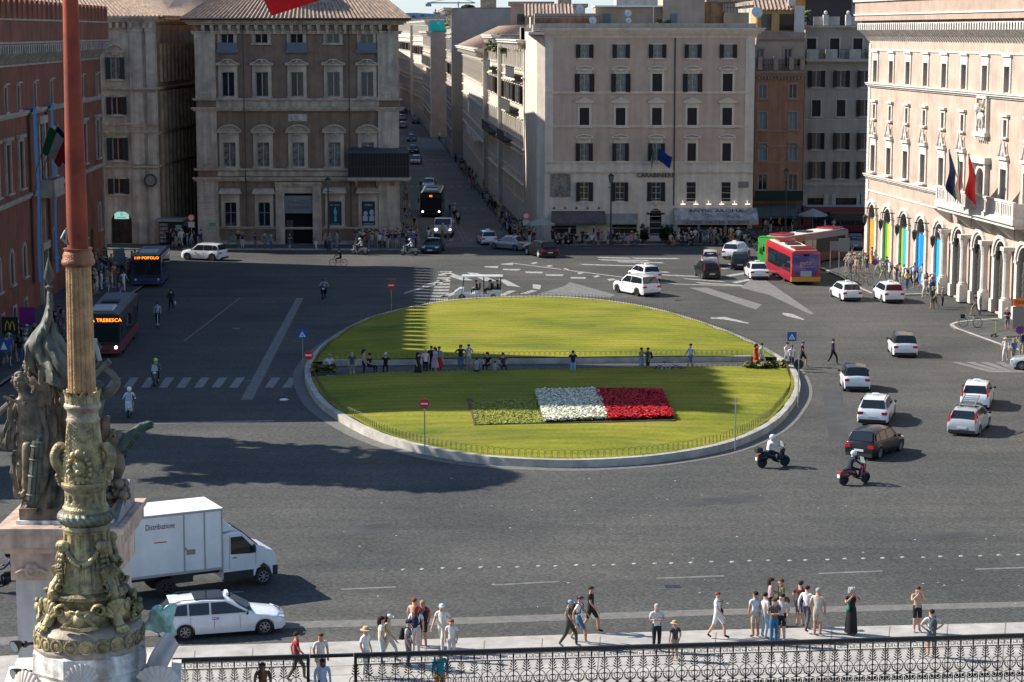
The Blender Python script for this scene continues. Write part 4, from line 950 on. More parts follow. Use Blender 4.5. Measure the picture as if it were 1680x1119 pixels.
# --- crenellated palaces either side
def merlons(b,x0,x1,z,h,w_,gap,dep=.5,y=0,swallow=True,tri=False):
 n=int((x1-x0)/(w_+gap)); st=(x1-x0)/n
 for k in range(n):
  a=x0+k*st+gap/2; c=a+st-gap
  if swallow: b.prism([(a,y,z),(c,y,z),(c,y,z+h),((a+c)/2,y,z+h*.78),(a,y,z+h)],(0,dep,0))
  else: b.box(a,c,y,y+dep,z,z+h)
def corbels(b,x0,x1,z,h,pr,step,y=0,arch=True):
 n=int((x1-x0)/step); st=(x1-x0)/n
 for k in range(n):
  a=x0+k*st; w_=st*.42
  b.prism([(a,y,z),(a,y-pr*.35,z+h*.35),(a,y-pr,z+h*.75),(a,y-pr,z+h),(a,y,z+h)],(w_,0,0))
  if arch:
   K=5; r=(st-w_)/2; cx_=a+w_+r
   for q in range(K):
    t1,t2=pi*q/K,pi*(q+1)/K
    b.add([(cx_+r*cos(t1),y-pr,z+h+r*sin(t1)*1.3),(cx_+r*cos(t1),y-pr,z+h+r*1.5),(cx_+r*cos(t2),y-pr,z+h+r*1.5),(cx_+r*cos(t2),y-pr,z+h+r*sin(t2)*1.3)],[(0,1,2,3)])
   b.box(a,a+w_,y-pr,y-pr+.1,z+h,z+h+r*1.5)
 return z+h+((st-st*.42)/2)*1.5
# ---- left red palace; facade from (-35.2,127) to (-39.8,205)
ax,ay,bx_,by=-36.2,127.0,-39.8,205.0; LL=math.hypot(bx_-ax,by-ay); rzv=math.atan2(by-ay,bx_-ax)
B=Bld('red_crenellated_palace','long dark red palace with swallow-tail merlons along the left side of the square',ax,ay,rzv); VB=B
VW=mat('oxblood_stucco',(.235,.082,.045),.92,var=.16,scale=.35,streak=.3,bump=.06); VT=mat('dull_travertine_trim',(.38,.33,.27),.85,var=.18,scale=1,streak=.2)
def uv(x,y): return B.uv(x,y)
zS1=uv(100,172)[1]; zS2=uv(100,297.5)[1]; 
zcor0=uv(172,90)[1]; zcor1=uv(172,70)[1]; zpar=uv(176,38)[1]; ztop=uv(178,12)[1]
up=[(8.5,'u',163.5),(29.5,'u',160),(56.5,'u',156),(83.5,'u',150),(134.5,'u',142.5),(158.5,'u',138)]
xsU=[uv(x,y)[0] for x,_,y in up]
zu1=uv(56.5,137)[1]; zu0=uv(56.5,175)[1]
xsM=[uv(x,y)[0] for x,y in ((13,278),(34,270),(87,252),(138.5,235),(160,226))]; zm1=uv(34,232)[1]; zm0=uv(34,309)[1]
xsG=[uv(x,y)[0] for x,y in ((19,450),(39.5,430),(88.5,395),(139.5,370),(163,355))]; zg0=uv(39,454)[1]; zg1=uv(39,402)[1]
st=(xsU[-1]-xsU[0])/5
allU=[x for x in xsU]+[xsU[0]-5.2*k for k in range(1,12)]; allU=[x for x in allU if 1<x<LL-1]
allM=xsM+[xsM[0]-4.6*k for k in range(1,12)]; allM=[x for x in allM if 1<x<LL-1]
allG=xsG+[xsG[0]-5.0*k for k in range(1,11)]; allG=[x for x in allG if 1<x<LL-1]
doorx=uv(70,440)[0]
lowx=[uv(x,y)[0] for x,y in ((42,505),(24,530),(5,552))]; zl1=uv(42,492)[1]; zl0=uv(42,515)[1]
holes=[(x-.45,x+.45,zu0,zu1) for x in allU]+[(x-.85,x+.85,zm0,zm1) for x in allM]+[(x-.6,x+.6,zg0,zg1-.6,True) for x in allG]+[(x-.5,x+.5,zl0,zl1) for x in lowx]
dxx=doorx; holes.append((dxx-1.0,dxx+1.0,.15,4.4)); holes.append((uv(152,420)[0]-.8,uv(152,420)[0]+.8,.15,3.6))
balx=uv(66,250)[0]; holes.append((balx-1.0,balx+1.0,zS2+.8,zS1-1.2))
mb=MB(); wall(mb,0,LL,0,zcor1,holes,.35)
mb.box(LL-.2,LL-.002,.36,34,0,zcor1); mb.box(.002,.2,.36,34,0,zcor1); mb.box(0,LL,33.8,34,0,zcor1); mb.build('wall',VW,B.t)
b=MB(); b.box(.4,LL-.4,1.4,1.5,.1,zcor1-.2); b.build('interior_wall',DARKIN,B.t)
b=MB()
for z in (zS1,zS2): cornice(b,0,LL,z-.25,[(.2,.14),(.22,.28)],0,False)
b.box(0,LL,-.12,.01,zcor0-.35,zcor0-.2); b.box(LL-.5,LL+.06,-.1,.3,0,zS1-.3); b.box(LL,LL+.06,.3,34,zS1-.3,zS1)
for s_ in (-1,1): b.box(dxx+s_*1.0,dxx+s_*1.45,-.3,.01,.1,4.5)
b.box(dxx-1.6,dxx+1.6,-.45,.01,4.5,5.1); b.box(dxx-1.0,dxx-.75,-.2,.01,5.1,8.6); b.box(dxx+.75,dxx+1.0,-.2,.01,5.1,8.6); b.box(dxx-1.1,dxx+1.1,-.25,.01,8.6,8.9)
b.box(balx-1.6,balx-1.05,-.25,.01,zS2+.4,zS1-1.1); b.box(balx+1.05,balx+1.6,-.25,.01,zS2+.4,zS1-1.1); b.box(balx-1.8,balx+1.8,-.4,.01,zS1-1.1,zS1-.5)
b.build('stone_trim',VT,B.t)
b=MB(); b.box(balx-2.4,balx+2.4,-1.5,0,zS2-.5,zS2-.1); b.box(balx-2.3,balx+2.3,-1.45,-1.3,zS2-.1,zS2+.9)
for s_ in (-1,1): b.box(balx+s_*2.15,balx+s_*2.35,-1.4,0,zS2-.1,zS2+.9)
b.build('balcony',VT,B.t)
fr,pn=win_parts(.9,zu1-zu0,trans=.5,sash=.05); sr=surround(.9,zu1-zu0,VT,.2,.08,.12,ph=.1)
for x in allU: put_window(B,x,zu0,.9,zu1-zu0,sr,fr,pn)
fr,pn=win_parts(1.7,zm1-zm0,trans=.55,sash=.12,frame=VT); sr=surround(1.7,zm1-zm0,VT,.3,.12,.15,ph=.25)
for x in allM: put_window(B,x,zm0,1.7,zm1-zm0,sr,fr,pn)
fr,pn=win_parts(1.2,zg1-.6-zg0,arch=True,trans=0,nm=1,glass=mat('grey_window_board',(.06,.062,.06),.5)); sr=surround(1.2,zg1-.6-zg0,VT,.26,.1,.15,arch=True)
for x in allG: put_window(B,x,zg0,1.2,zg1-.6-zg0,sr,fr,pn)
fr,pn=win_parts(1.0,zl1-zl0,trans=0); sr=surround(1.0,zl1-zl0,VT,.22,.08,.1)
for x in lowx: put_window(B,x,zl0,1.0,zl1-zl0,sr,fr,pn)
b=MB(); zz=corbels(b,0,LL,zcor0-.2,1.1,.75,.95); b.build('corbel_table',VT,B.t)
b=MB(); b.box(-.7,LL+.75,-.76,-.3,zz-.02,zpar); b.box(LL+.3,LL+.75,-.3,34,zz-.4,zpar); b.box(-.7,-.3,-.3,34,zz-.4,zpar); b.box(-.7,LL+.7,33.6,34,zz-.4,zpar)
b.box(0,LL,-.3,33.8,zcor1,zcor1+.5)
b.build('parapet',VW,B.t)
b=MB(); b.box(-.75,LL+.8,-.84,-.3,zpar,zpar+.14); b.box(-.75,LL+.8,-.84,-.3,zz+.05,zz+.2); b.build('parapet_moulding',VT,B.t)
b=MB(); merlons(b,-.7,LL+.75,zpar+.12,ztop-zpar-.1,1.25,.85,.5,-.78)
merM=b
Mx=Matrix.Translation((LL+.25,0,0))@Matrix.Rotation(R(90),4,'Z')
b.M=Mx; merlons(b,.5,34,zpar+.12,ztop-zpar-.1,1.25,.85,.5,-.5); b.M=None
b.pieces('merlon',VW,B.t)
b=MB(); rooftiles(b,(1,1.0,zpar-.6),(LL-.8,1.0,zpar-.6),(LL-6,11,zpar+3.6),(6,11,zpar+3.6)); b.add([(LL-.8,1.0,zpar-.6),(LL-.8,30,zpar-.6),(LL-6,20,zpar+3.6),(LL-6,11,zpar+3.6)],[(0,1,2,3)]); b.add([(6,11,zpar+3.6),(LL-6,11,zpar+3.6),(LL-6,20,zpar+3.6),(6,20,zpar+3.6)],[(0,1,2,3)]); b.build('roof',TILE,B.t)
BANN=plain('blue_banner_cloth',(.045,.2,.42),.8)
for (x,y,l) in ((50,300,'nearer of two tall pale blue vertical banners on the red palace'),(78.5,290,'farther of two tall pale blue vertical banners on the red palace')):
 c=uv(x,y)[0]; zt_=uv(x,178 if x<60 else 172)[1]; zb_=uv(x,467 if x<60 else 450)[1]
 b=MB(); b.grid(lambda u,v:(c-.62+1.24*u,-.55+.05*sin(u*6+v*9),lerp(zb_,zt_,v)),4,30); b.box(c-.7,c+.7,-.6,-.1,zt_,zt_+.08)
 o=b.build('banner',BANN); o.matrix_world=B.M; tag(o,l,'banner')
t=thing('palace_tower','tall crenellated brick tower of the red palace, standing outside the left edge of the picture','tower',(-56.5,133,0))
b=MB(); b.box(0,17,0,17,0,36.2); b.build('shaft',VW,t); b=MB()
corbels(b,0,17,36.2,1.2,.9,1.2); b.build('corbel_table',VT,t)
b=MB(); b.box(-.6,17.6,-.6,17.6,37.4,40.3); merlons(b,-.6,17.6,40.3,.35,1.4,1,.5,-.6,False); merlons(b,-.6,17.6,40.3,.35,1.4,1,.5,17.1,False)
b.M=Matrix.Translation((17.1,0,0))@Matrix.Rotation(R(90),4,'Z'); merlons(b,0,17.6,40.3,.35,1.4,1,.5,-.5,False); b.M=None; b.build('battlements',VW,t)
# ---- right sunlit palace
cA=Ve((33.9,201.2)); cB=Ve((38.6,160.5)); dv=(cB-cA).normalized()
B=Bld('sunlit_brick_palace','sunlit pale brick palace with arcade, winged lion relief and long balcony on the right',cA.x,cA.y,math.atan2(dv.y,dv.x)); RB=B
RW=mat('pale_brick',(.5,.385,.3),.9,var=.14,scale=.5,bump=.05,streak=.1); RT=mat('white_travertine',(.6,.555,.49),.8,var=.12,scale=1.2,bump=.08)
def uv(x,y,off=0): return B.uv(x,y,off)
LR=88.0
z_s1=uv(1417,137)[1]; z_s2=uv(1412,284)[1]; z_c0=uv(1420,66)[1]; z_c1=uv(1412,37)[1]; z_c2=uv(1408,27)[1]; z_c3=uv(1403,15)[1]
def xs_of(lst): return [uv(a,b_)[0] for a,b_ in lst]
xT=xs_of([(1437,117),(1463,119),(1490.5,121),(1520,122.5),(1551,125),(1583,126.5),(1617,129),(1653,131)])
stp=(xT[-1]-xT[0])/7; 
print('gen bays',[round(x,2) for x in xT],'stp',stp)
xT=[xT[0]+stp*k for k in range(20) if xT[0]+stp*k<LR-1]
zt0=uv(1437,134)[1]; zt1=uv(1437,99)[1]
zq0=uv(1434,194)[1]; zq1=uv(1434,171)[1]; zp0=uv(1434,281)[1]; zp1=uv(1434,238)[1]
ga=xs_of([(1431,380),(1457,385),(1485,392),(1514,398),(1544,405)]); print('arches',[round(x,2) for x in ga])
ga2=xs_of([(1573,430),(1606,440),(1642,450)]); print('arches2',[round(x,2) for x in ga2])
gst=(ga2[-1]-ga[0])/7
xG=[ga[0]+gst*k for k in range(20) if ga[0]+gst*k<LR-2]
lionx=xT[6]; lz0,lz1=uv(1613,210)[1],uv(1613,163)[1]
hs_=[]
ww=1.25
for x in xT: hs_.append((x-ww/2,x+ww/2,zt0,zt1))
for k,x in enumerate(xT):
 if k in (6,): continue
 hs_.append((x-.36,x+.36,zq0,zq1))
for k,x in enumerate(xT):
 if k==6: hs_.append((x-1.0,x+1.0,z_s2+.4,zp1-1.2,True)); continue
 hs_.append((x-ww/2-.05,x+ww/2+.05,zp0,zp1))
GH=uv(1431,335)[1]; gw=max(1.9,min(2.6,.47*gst))
print('arch top z',GH)
for k,x in enumerate(xG): hs_.append((x-gw/2,x+gw/2,.16,GH-gw/2,True))
mb=MB(); wall(mb,0,LR,0,z_c1+1,hs_,.55); mb.box(.002,.3,.56,30,0,z_c1); mb.box(LR-.3,LR-.002,.56,30,0,z_c1); mb.box(0,LR,29,30,0,z_c1); mb.box(0,LR,.5,30,z_c1,z_c1+.3)
mb.build('wall',RW,B.t)
b=MB(); b.box(.4,LR-.4,1.8,1.9,.1,z_c1-.3); b.build('interior_wall',DARKIN,B.t)
b=MB()
for z in (z_s1,z_s2): cornice(b,-.02,LR,z-.25,[(.16,.14),(.16,.3),(.1,.4)],0,False)
b.box(0,LR,-.06,.01,z_s2-1.5,z_s2-1.35)
b.box(0,LR,-.08,.01,z_c0-.95,z_c0-.8)
quoin(b,-.04,.8,.1,z_s2-.4,.08,.6,.04); quoin(b,-.04,.65,z_s2+.3,z_c0-.3,.06,.6,.04)
for k,x in enumerate(xG):
 r=gw/2; z0=GH-r; t_=.55
 K=12
 for q in range(K):
  a,c=pi*q/K,pi*(q+1)/K
  for (ra,rb,pr) in ((r,r+.22,.1),(r+.22,r+t_,.22)):
   b.prism([(x+rb*cos(a),-pr,z0+rb*sin(a)),(x+rb*cos(c),-pr,z0+rb*sin(c)),(x+ra*cos(c),-pr,z0+ra*sin(c)),(x+ra*cos(a),-pr,z0+ra*sin(a))],(0,pr+.02,0))
 for s_ in (-1,1):
  xa=x+s_*r; xb=x+s_*(r+t_); lo,hi=min(xa,xb),max(xa,xb); b.box(lo,hi,-.16,.02,.1,z0); b.box(lo-.03,hi+.03,-.24,.02,z0-.15,z0+.05); b.box(lo-.03,hi+.03,-.3,.02,.1,1.1)
b.build('stone_trim',RT,B.t)
b=MB()
for k,x in enumerate(xG):
 x2=x+gst/2
 if k in (4,5,6,7): 
  b.lathe([(.36,1.5),(.36,1.65),(.3,1.75),(.27,4.5),(.29,4.55),(.3,4.7),(.42,5.3)],(x2,-.48,0),12); b.box(x2-.38,x2+.38,-.86,-.1,.1,1.5); b.box(x2-.42,x2+.42,-.9,-.02,5.3,5.6)
b.pieces('column',RT,B.t,3)
fr,pn=win_parts(ww,zt1-zt0,trans=0,nm=1,frame=RT,sash=.12,dep=.3,glass=DARKGLASS)
sr=surround(ww,zt1-zt0,RT,.24,.1,.0,ph=.0); 
s2_=MB(); s2_.box(-ww/2-.35,ww/2+.35,-.22,.02,zt1-zt0+.75,zt1-zt0+.95); s2_.box(-ww/2-.24,ww/2+.24,-.09,.02,zt1-zt0+.2,zt1-zt0+.75)
HOOD=s2_.mesh('hood_mould',RT)
for x in xT: 
 o=put_window(B,x,zt0,ww,zt1-zt0,sr,fr,pn); inst('hood_mould',HOOD,o)
fr,pn=win_parts(.72,zq1-zq0,trans=0,nm=0,frame=RT,sash=.05,dep=.3,glass=DARKGLASS); sr=surround(.72,zq1-zq0,RT,.26,.1,.16,ph=.18)
fr2,pn2=win_parts(ww+.1,zp1-zp0,trans=0,frame=RT,sash=.14,dep=.3,glass=DARKGLASS); sr2=surround(ww+.1,zp1-zp0,RT,.3,.12,.3,ph=.0)
orn=MB(); hh2=zp1-zp0
orn.box(-ww/2-.45,ww/2+.45,-.32,.02,hh2+.75,hh2+.98); orn.box(-ww/2-.3,ww/2+.3,-.14,.02,hh2+.2,hh2+.75)
for s_ in (-1,1): orn.tube([(s_*.95,-.22,hh2+1.0),(s_*.7,-.25,hh2+1.15),(s_*.5,-.25,hh2+1.55),(s_*.35,-.25,hh2+1.95),(s_*.5,-.22,hh2+2.2)],[.14,.12,.09,.08,.05],6)
orn.ball((0,-.2,hh2+1.3),.3,8,6,(.9,.5,1.1)); orn.ball((0,-.2,hh2+1.75),.17,8,6,(.9,.5,1.1))
for s_ in (-1,0,1): orn.tube([(s_*(ww/2),-.16,-.3),(s_*(ww/2),-.16,-.75)],.07,5)
ORN=orn.mesh('carved_hood',RT)
for k,x in enumerate(xT):
 if k!=6: put_window(B,x,zq0,.72,zq1-zq0,sr,fr,pn); o=put_window(B,x,zp0,ww+.1,hh2,sr2,fr2,pn2); inst('carved_hood',ORN,o)
fr,pn=win_parts(2.0,zp1-1.2-z_s2-.4,arch=True,dep=.4,frame=WFDARK,trans=0); o=put_window(B,xT[6],z_s2+.4,2,0,surround(2.0,zp1-1.2-z_s2-.4,RT,.35,.2,0,arch=True),fr,pn,name='balcony_door')
b=MB(); b.box(xT[6]-1.7,xT[6]-1.35,-.4,.02,z_s2+.2,zp1+.2); b.box(xT[6]+1.35,xT[6]+1.7,-.4,.02,z_s2+.2,zp1+.2); b.box(xT[6]-2.0,xT[6]+2.0,-.55,.02,zp1+.2,zp1+.7); b.build('door_case',RT,o if False else B.t)
b=MB(); a0,a1=lionx-1.3,lionx+1.3; b.box(a0,a1,-.12,.02,lz0-.3,lz1+.3); 
for (p,q,r_) in ((a0,a0+.22,0),(a1-.22,a1,0)): b.box(p,q,-.3,-.12,lz0-.3,lz1+.3)
b.box(a0,a1,-.3,-.12,lz1+.08,lz1+.3); b.box(a0-.2,a1+.2,-.45,.02,lz0-.65,lz0-.3)
for k in range(5): b.box(a0+.2+k*.48,a0+.45+k*.48,-.35,.02,lz0-.95,lz0-.65)
pn_=b.build('lion_panel',RT,B.t)
b=MB(); cx_=lionx; zc_=(lz0+lz1)/2
b.ball((cx_+.1,-.3,zc_-.2),.42,10,8,(1.5,.6,.8)); b.ball((cx_-.5,-.38,zc_+.45),.38,10,8,(1,.7,1)); b.tube([(cx_-.4,-.3,zc_-.1),(cx_-.55,-.35,zc_-.6),(cx_-.6,-.35,zc_-1.0)],[.16,.12,.14],6); b.tube([(cx_+.5,-.3,zc_-.3),(cx_+.65,-.3,zc_-.7),(cx_+.5,-.3,zc_-1.05)],[.2,.12,.14],6); b.tube([(cx_+.1,-.3,zc_-.3),(cx_+.0,-.35,zc_-.7),(cx_-.1,-.35,zc_-1.05)],[.16,.1,.12],6)
for k in range(5): b.tube([(cx_-.1,-.35,zc_+.1),(cx_+.3+.12*k,-.4,zc_+.5+.1*k),(cx_+.75-.04*k,-.3,zc_+.35+.22*k)],[.14,.12,.05],5)
b.tube([(cx_+.7,-.25,zc_-.1),(cx_+1.0,-.25,zc_+.1),(cx_+.95,-.25,zc_+.4)],.06,5)
b.build('winged_lion',RT,pn_,smooth=True)
b=MB(); b.box(cx_-1.08,cx_+1.08,-.14,-.121,lz0,lz1+.06); b.build('panel_ground',mat('gold_mosaic',(.35,.25,.12),.7,var=.3,scale=3),pn_)
bal0,bal1=uv(1538,330,1.6)[0],uv(1664,360,1.6)[0]; zb=uv(1538,318,1.6)[1]; print('balcony',bal0,bal1,zb)
zb=z_s2-.3
b=MB(); b.box(bal0-.2,bal1+.2,-1.8,0,zb-.5,zb); b.box(bal0,bal1,-1.6,0,zb-.8,zb-.5); b.box(bal0-.1,bal1+.1,-1.75,-1.5,zb+1.05,zb+1.22)
n=14
for k in range(n+1): x=lerp(bal0+.1,bal1-.1,k/n); b.box(x-.16,x+.16,-1.74,-1.5,zb,zb+1.05) if k%2==0 else None
for k in range(n//2):
 xa=lerp(bal0+.1,bal1-.1,2*k/n)+.16; xb=lerp(bal0+.1,bal1-.1,(2*k+2)/n)-.16
 b.box(xa,xb,-1.68,-1.58,zb,zb+.14); b.box(xa,xb,-1.68,-1.58,zb+.92,zb+1.05)
 for q in range(6): xx=lerp(xa,xb,(q+.5)/6); b.box(xx-.1,xx+.1,-1.68,-1.58,zb+.14,zb+.92)
for s_ in (bal0,bal1-.2): b.box(s_,s_+.2,-1.6,0,zb,zb+1.1)
for k in range(5):
 x=xG[4]+gst/2+k*gst*.99-.0
 if x<bal1: b.prism([(x-.3,-1.5,zb-.8),(x-.3,-.02,zb-.8),(x-.3,-.02,zb-2.0),(x-.3,-.9,zb-1.3)],(.6,0,0))
b.build('balcony',RT,B.t)
colsb=[((.62,.3,.04),None),((.72,.52,.02),(.05,.3,.06)),((.02,.42,.5),(.25,.4,.05)),((.01,.22,.7),(.01,.3,.75)),((.05,.42,.7),(.03,.3,.6))]
IRON=plain('bronze_grey_door',(.085,.083,.075),.5,metal=.3)
for k,x in enumerate(xG):
 zb_=GH-gw/2
 if k<5:
  ca,cb=colsb[k]; b=MB(); 
  b.box(x-gw/2,x+gw/2,.1,.15,.16,zb_-.2); o=b.build('arch_board',mat('board_%d'%k,ca,.5,var=.12 if k<4 else .35,scale=.8,col2=None if k<4 else (.15,.55,.75)),B.t)
  if cb: b=MB(); b.box(x-gw/2,x-gw/2+.7,.08,.1,.16,zb_-.2); b.build('board_stripe',plain('stripe_%d'%k,cb,.5),o)
  b=MB(); b.box(x-gw/2,x+gw/2,.06,.44,zb_-.2,zb_-.08)
  for q in range(5): a=pi*(q+.5)/5; b.bar((x,.42,zb_),(x+gw/2*cos(a),.42,zb_+gw/2*sin(a)),.05,.05)
  b.tube([(x+.45*cos(a),.4,zb_+.45*sin(a)) for a in [pi*q/8 for q in range(9)]],.04,4); b.build('fanlight',IRON,o)
 else:
  b=MB(); b.box(x-gw/2,x+gw/2,.25,.3,.16,GH-gw/2)
  for r_ in range(7):
   for c_ in range(4): xx=x-gw/2+.1+c_*(gw-.1)/4; b.box(xx,xx+gw/4-.15,.21,.25,.35+r_*.5,.74+r_*.5)
  b.build('bronze_door',IRON,B.t)
 g=MB(); K=10; g.prism([(x+gw/2*.99*cos(pi*q/K),.5,zb_+gw/2*.99*sin(pi*q/K)) for q in range(K+1)],(0,.03,0)); g.box(x-gw/2,x+gw/2,.5,.53,zb_-.3,zb_); g.build('arch_glass',DARKGLASS,B.t)
LI=plain('lantern_iron',(.03,.028,.025),.6)
lm=MB(); lm.tube([(0,0,.0),(0,-1.3,.1)],.05,5); lm.tube([(0,0,-.7),(0,-.5,-.5),(0,-.9,0)],.035,5); lm.tube([(0,-.2,-.05),(0,-.35,-.4),(0,-.1,-.5)],.03,5); lm.tube([(0,-1.3,.1),(0,-1.3,-.5)],.025,4); lm.lathe([(.05,-.5),(.22,-.7),(.22,-.75),(.17,-1.25),(.06,-1.45),(.02,-1.6)],(0,-1.3,0),6); lm=lm.mesh('wall_lantern',LI)
for k in range(1,6): o=inst('wall_lantern',lm,B.t,(xG[k-1]+gst/2+.1,-.2,GH-.2))
for k in (5,6,7): b=MB(); x=xG[k]; b.tube([(x,-.3,GH-.1),(x,-.3,GH-.6)],.02,4); b.lathe([(.04,0),(.2,-.15),(.16,-.7),(.03,-.9)],(x,-.3,GH-.6),6); b.build('arch_lantern',LI,B.t)
b=MB(); zz=corbels(b,-.3,LR,z_c0-.1,z_c1-z_c0-.25,1.15,.62); b.build('corbel_table',RT,B.t)
b=MB(); b.box(-1.1,LR,-1.2,-.6,z_c1+.15,z_c3+1.0); b.box(-1.1,-.6,-.6,30,z_c1-.1,z_c3+1.0); b.box(-1.1,LR,-.6,0,z_c1+.2,z_c1+.5); b.build('parapet',mat('tan_brick',(.42,.3,.225),.9,var=.12,scale=.7),B.t)
b=MB(); b.box(-1.2,LR,-1.3,-.6,z_c2+.05,z_c2+.2); b.box(-1.25,LR,-1.38,-.6,z_c3+.6,z_c3+.85); b.build('parapet_moulding',RT,B.t)
b=MB(); merlons(b,-1.1,LR,z_c3+1.0,2.6,.72,.62,.6,-1.2,swallow=False); b.pieces('merlon',mat('tan_brick',(.42,.3,.225)),B.t)
def flag(label,base,tip,cols,w_,drop,name='flag',sw=.25,polem=STEEL,M=None,vert=True):
 t=thing(name,label,'flag',base); base=Ve(base);tip=Ve(tip)-base
 b=MB(); b.tube([(0,0,0),tip],.045,5); b.ball(tip,.09,6,5); b.build('pole',polem,t)
 n=len(cols)
 for k,c in enumerate(cols):
  b=MB()
  def fn(u,v):
   uu=(k+u)/n
   p=tip*(1-.62*uu) if not vert else tip*(1-.45*(1-v)*0-.02)
   top=tip*(1-.55*uu); 
   return (top.x+sw*sin(v*5+uu*4)*v*.8, top.y+.12*sin(v*7+uu*9)+.25*v*sin(uu*7), top.z-drop*v*(1-.12*uu))
  b.grid(fn,6,12); b.build('cloth',cloth(c),t,smooth=True)
 return t
for (x0,y0,x1,y1,cl_,l) in ((1576,338,1557,246,[(.015,.025,.12)],'dark blue flag with yellow stars hanging from the long balcony'),(1580,340,1571,250,[(.02,.2,.06),(.6,.6,.58),(.5,.02,.03)],'green white and red flag hanging between the two other flags of the long balcony'),(1610,340,1589,253,[(.45,.015,.02)],'dark red flag on the long balcony, nearest of the three')):
 p=B.M@Ve((uv(x0,y0,1.6)[0],-1.6,zb+1.2)); q=Ve(FP(x1,y1,B.P+B.N*3.6,B.N)); 
 flag(l,p,q,cl_,1.6,3.0 if len(cl_)==1 else 3.3)
def pflag(label,P0,P1,off,cols,fl,span,Bq):
 p=FP(P0[0],P0[1],Bq.P+Bq.N*off[0],Bq.N); q=FP(P1[0],P1[1],Bq.P+Bq.N*off[1],Bq.N); tip=q-p; t=thing('flag',label,'flag',p); b=MB(); b.tube([(0,0,0),tip],.04,5); b.build('pole',STEEL,t); n=len(cols)
 for k,c in enumerate(cols):
  b=MB(); b.grid(lambda u,v:(lambda w:tip*(.98-span*v)+Ve(fl)*w*(1-.15*v)+Ve((0,.16*sin(w*9+v*3),.1*sin(w*7+v*5)*w)))((k+u)/n),6,8); b.build('cloth',cloth(c),t,smooth=True)
pflag('green white and red flag on a slanted pole at the balcony of the red palace',(58,285),(82,206),(1.2,3.4),[(.01,.2,.07),(.5,.55,.6),(.42,.02,.04)],(1.5,.3,-1.3),.52,VB)
pflag('small dark blue flag behind the tricolour on the red palace',(70,283),(94,205),(1.2,3.2),[(.01,.02,.12)],(1.3,.6,-1.6),.45,VB)
pflag('blue flag with gold stars flying from the beige police building',(1078,268),(1080,242),(.3,2.2),[(.01,.06,.3)],(1.5,0,-1.0),.75,PC)
pflag('green and white flag hanging beside the blue flag on the beige police building',(1074,268),(1071,242),(.3,2.0),[(.02,.12,.05),(.3,.3,.28)],(-.25,0,-1.6),.6,PC)
# --- left rear palace with the clock (beside the side street)
Y=218.0; q0=FY(168,250,Y); B=Bld('clock_corner_palace','grey stone corner palace with round clock, shutters and arched shop by the side street',q0.x-.3,Y,0); KB=B
KW=mat('weathered_ashlar',(.5,.43,.33),.88,var=.18,scale=.7,streak=.3,bump=.12,bscale=6)
def cv(x,y): q=FY(x,y,Y); return q.x-(q0.x-.3),q.z
Wd=cv(261,250)[0]; zt=cv(200,27)[1]; cx_=cv(193.5,250)[0]
its=[(cv(0,130)[1],cv(0,94)[1],1.05),(cv(0,188)[1],cv(0,159)[1],1.05),(cv(0,263)[1],cv(0,226)[1],1.1),(cv(0,318)[1],cv(0,293)[1],1.1)]
ax0,ax1=cv(183,380)[0],cv(217,380)[0]; azs=cv(0,356)[1]-(ax1-ax0)*.0
hl=[(cx_-w_/2,cx_+w_/2,a,c) for a,c,w_ in its]+[(ax0,ax1,.16,cv(0,351)[1]-(ax1-ax0)/2+.3,True)]
x3=cv(75,250)[0]
mb=MB(); wall(mb,0,Wd,0,zt,hl,.35); mb.box(-12,0,0,.2,0,zt); mb.box(0,.01,.36,20,0,zt)
L3=60; dxs=.043*L3
mb.build('wall',KW,B.t)
b=MB(); b.box(.3,Wd-.3,1.0,1.1,.1,zt-.3); b.build('interior_wall',DARKIN,B.t)
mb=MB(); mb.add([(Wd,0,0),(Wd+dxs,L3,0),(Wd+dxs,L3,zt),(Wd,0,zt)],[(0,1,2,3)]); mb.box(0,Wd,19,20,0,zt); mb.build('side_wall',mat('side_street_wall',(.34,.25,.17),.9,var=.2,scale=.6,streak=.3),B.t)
b=MB(); M2=Matrix.Translation((Wd,0,0))@Matrix.Rotation(math.atan2(L3,dxs),4,'Z'); b.M=M2
for z in (cv(0,148)[1],cv(0,221)[1],cv(0,275)[1]): cornice(b,0,L3,z,[(.15,.2),(.2,.35)],0,False)
cornice(b,0,L3,zt-.7,[(.2,.3),(.2,.7),(.2,1.0)],0,False)
for k in range(12):
 x=1.5+k*2.0; b.lathe([(.22,0),(.22,cv(0,72)[1]-cv(0,135)[1])],(x,-.05,cv(0,135)[1]),8)
 b.box(x-.25,x+.25,-.3,0,.2,cv(0,150)[1])
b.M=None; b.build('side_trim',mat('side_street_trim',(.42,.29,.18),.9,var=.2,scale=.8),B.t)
sw=MB(); sw.box(-.5,.5,-.03,0,0,1.9); SWM=sw.mesh('side_window',DARKGLASS)
for r,yy in enumerate((130,205,262,318)):
 for k in range(7): o=inst('side_window',SWM,B.t); o.matrix_local=M2@Matrix.Translation((2.5+k*2.0,-.0,cv(0,yy)[1]))
b=MB()
pl0=cv(215,250)[0]; pl1=cv(238,250)[0]
for (a,c) in ((pl0+.1,pl1),(pl1+.35,Wd-.15)):
 for (z0,z1) in ((.15,cv(0,278)[1]),(cv(0,270)[1],cv(0,216)[1]),(cv(0,208)[1],cv(0,152)[1]),(cv(0,144)[1],cv(0,50)[1])): b.box(a,c,-.2,.01,z0,z1)
 b.box(a-.1,c+.1,-.3,.01,cv(0,52)[1],cv(0,36)[1])
for z in (276,219,148,206): cornice(b,0,Wd,cv(0,z)[1],[(.12,.22),(.16,.34)],0,False)
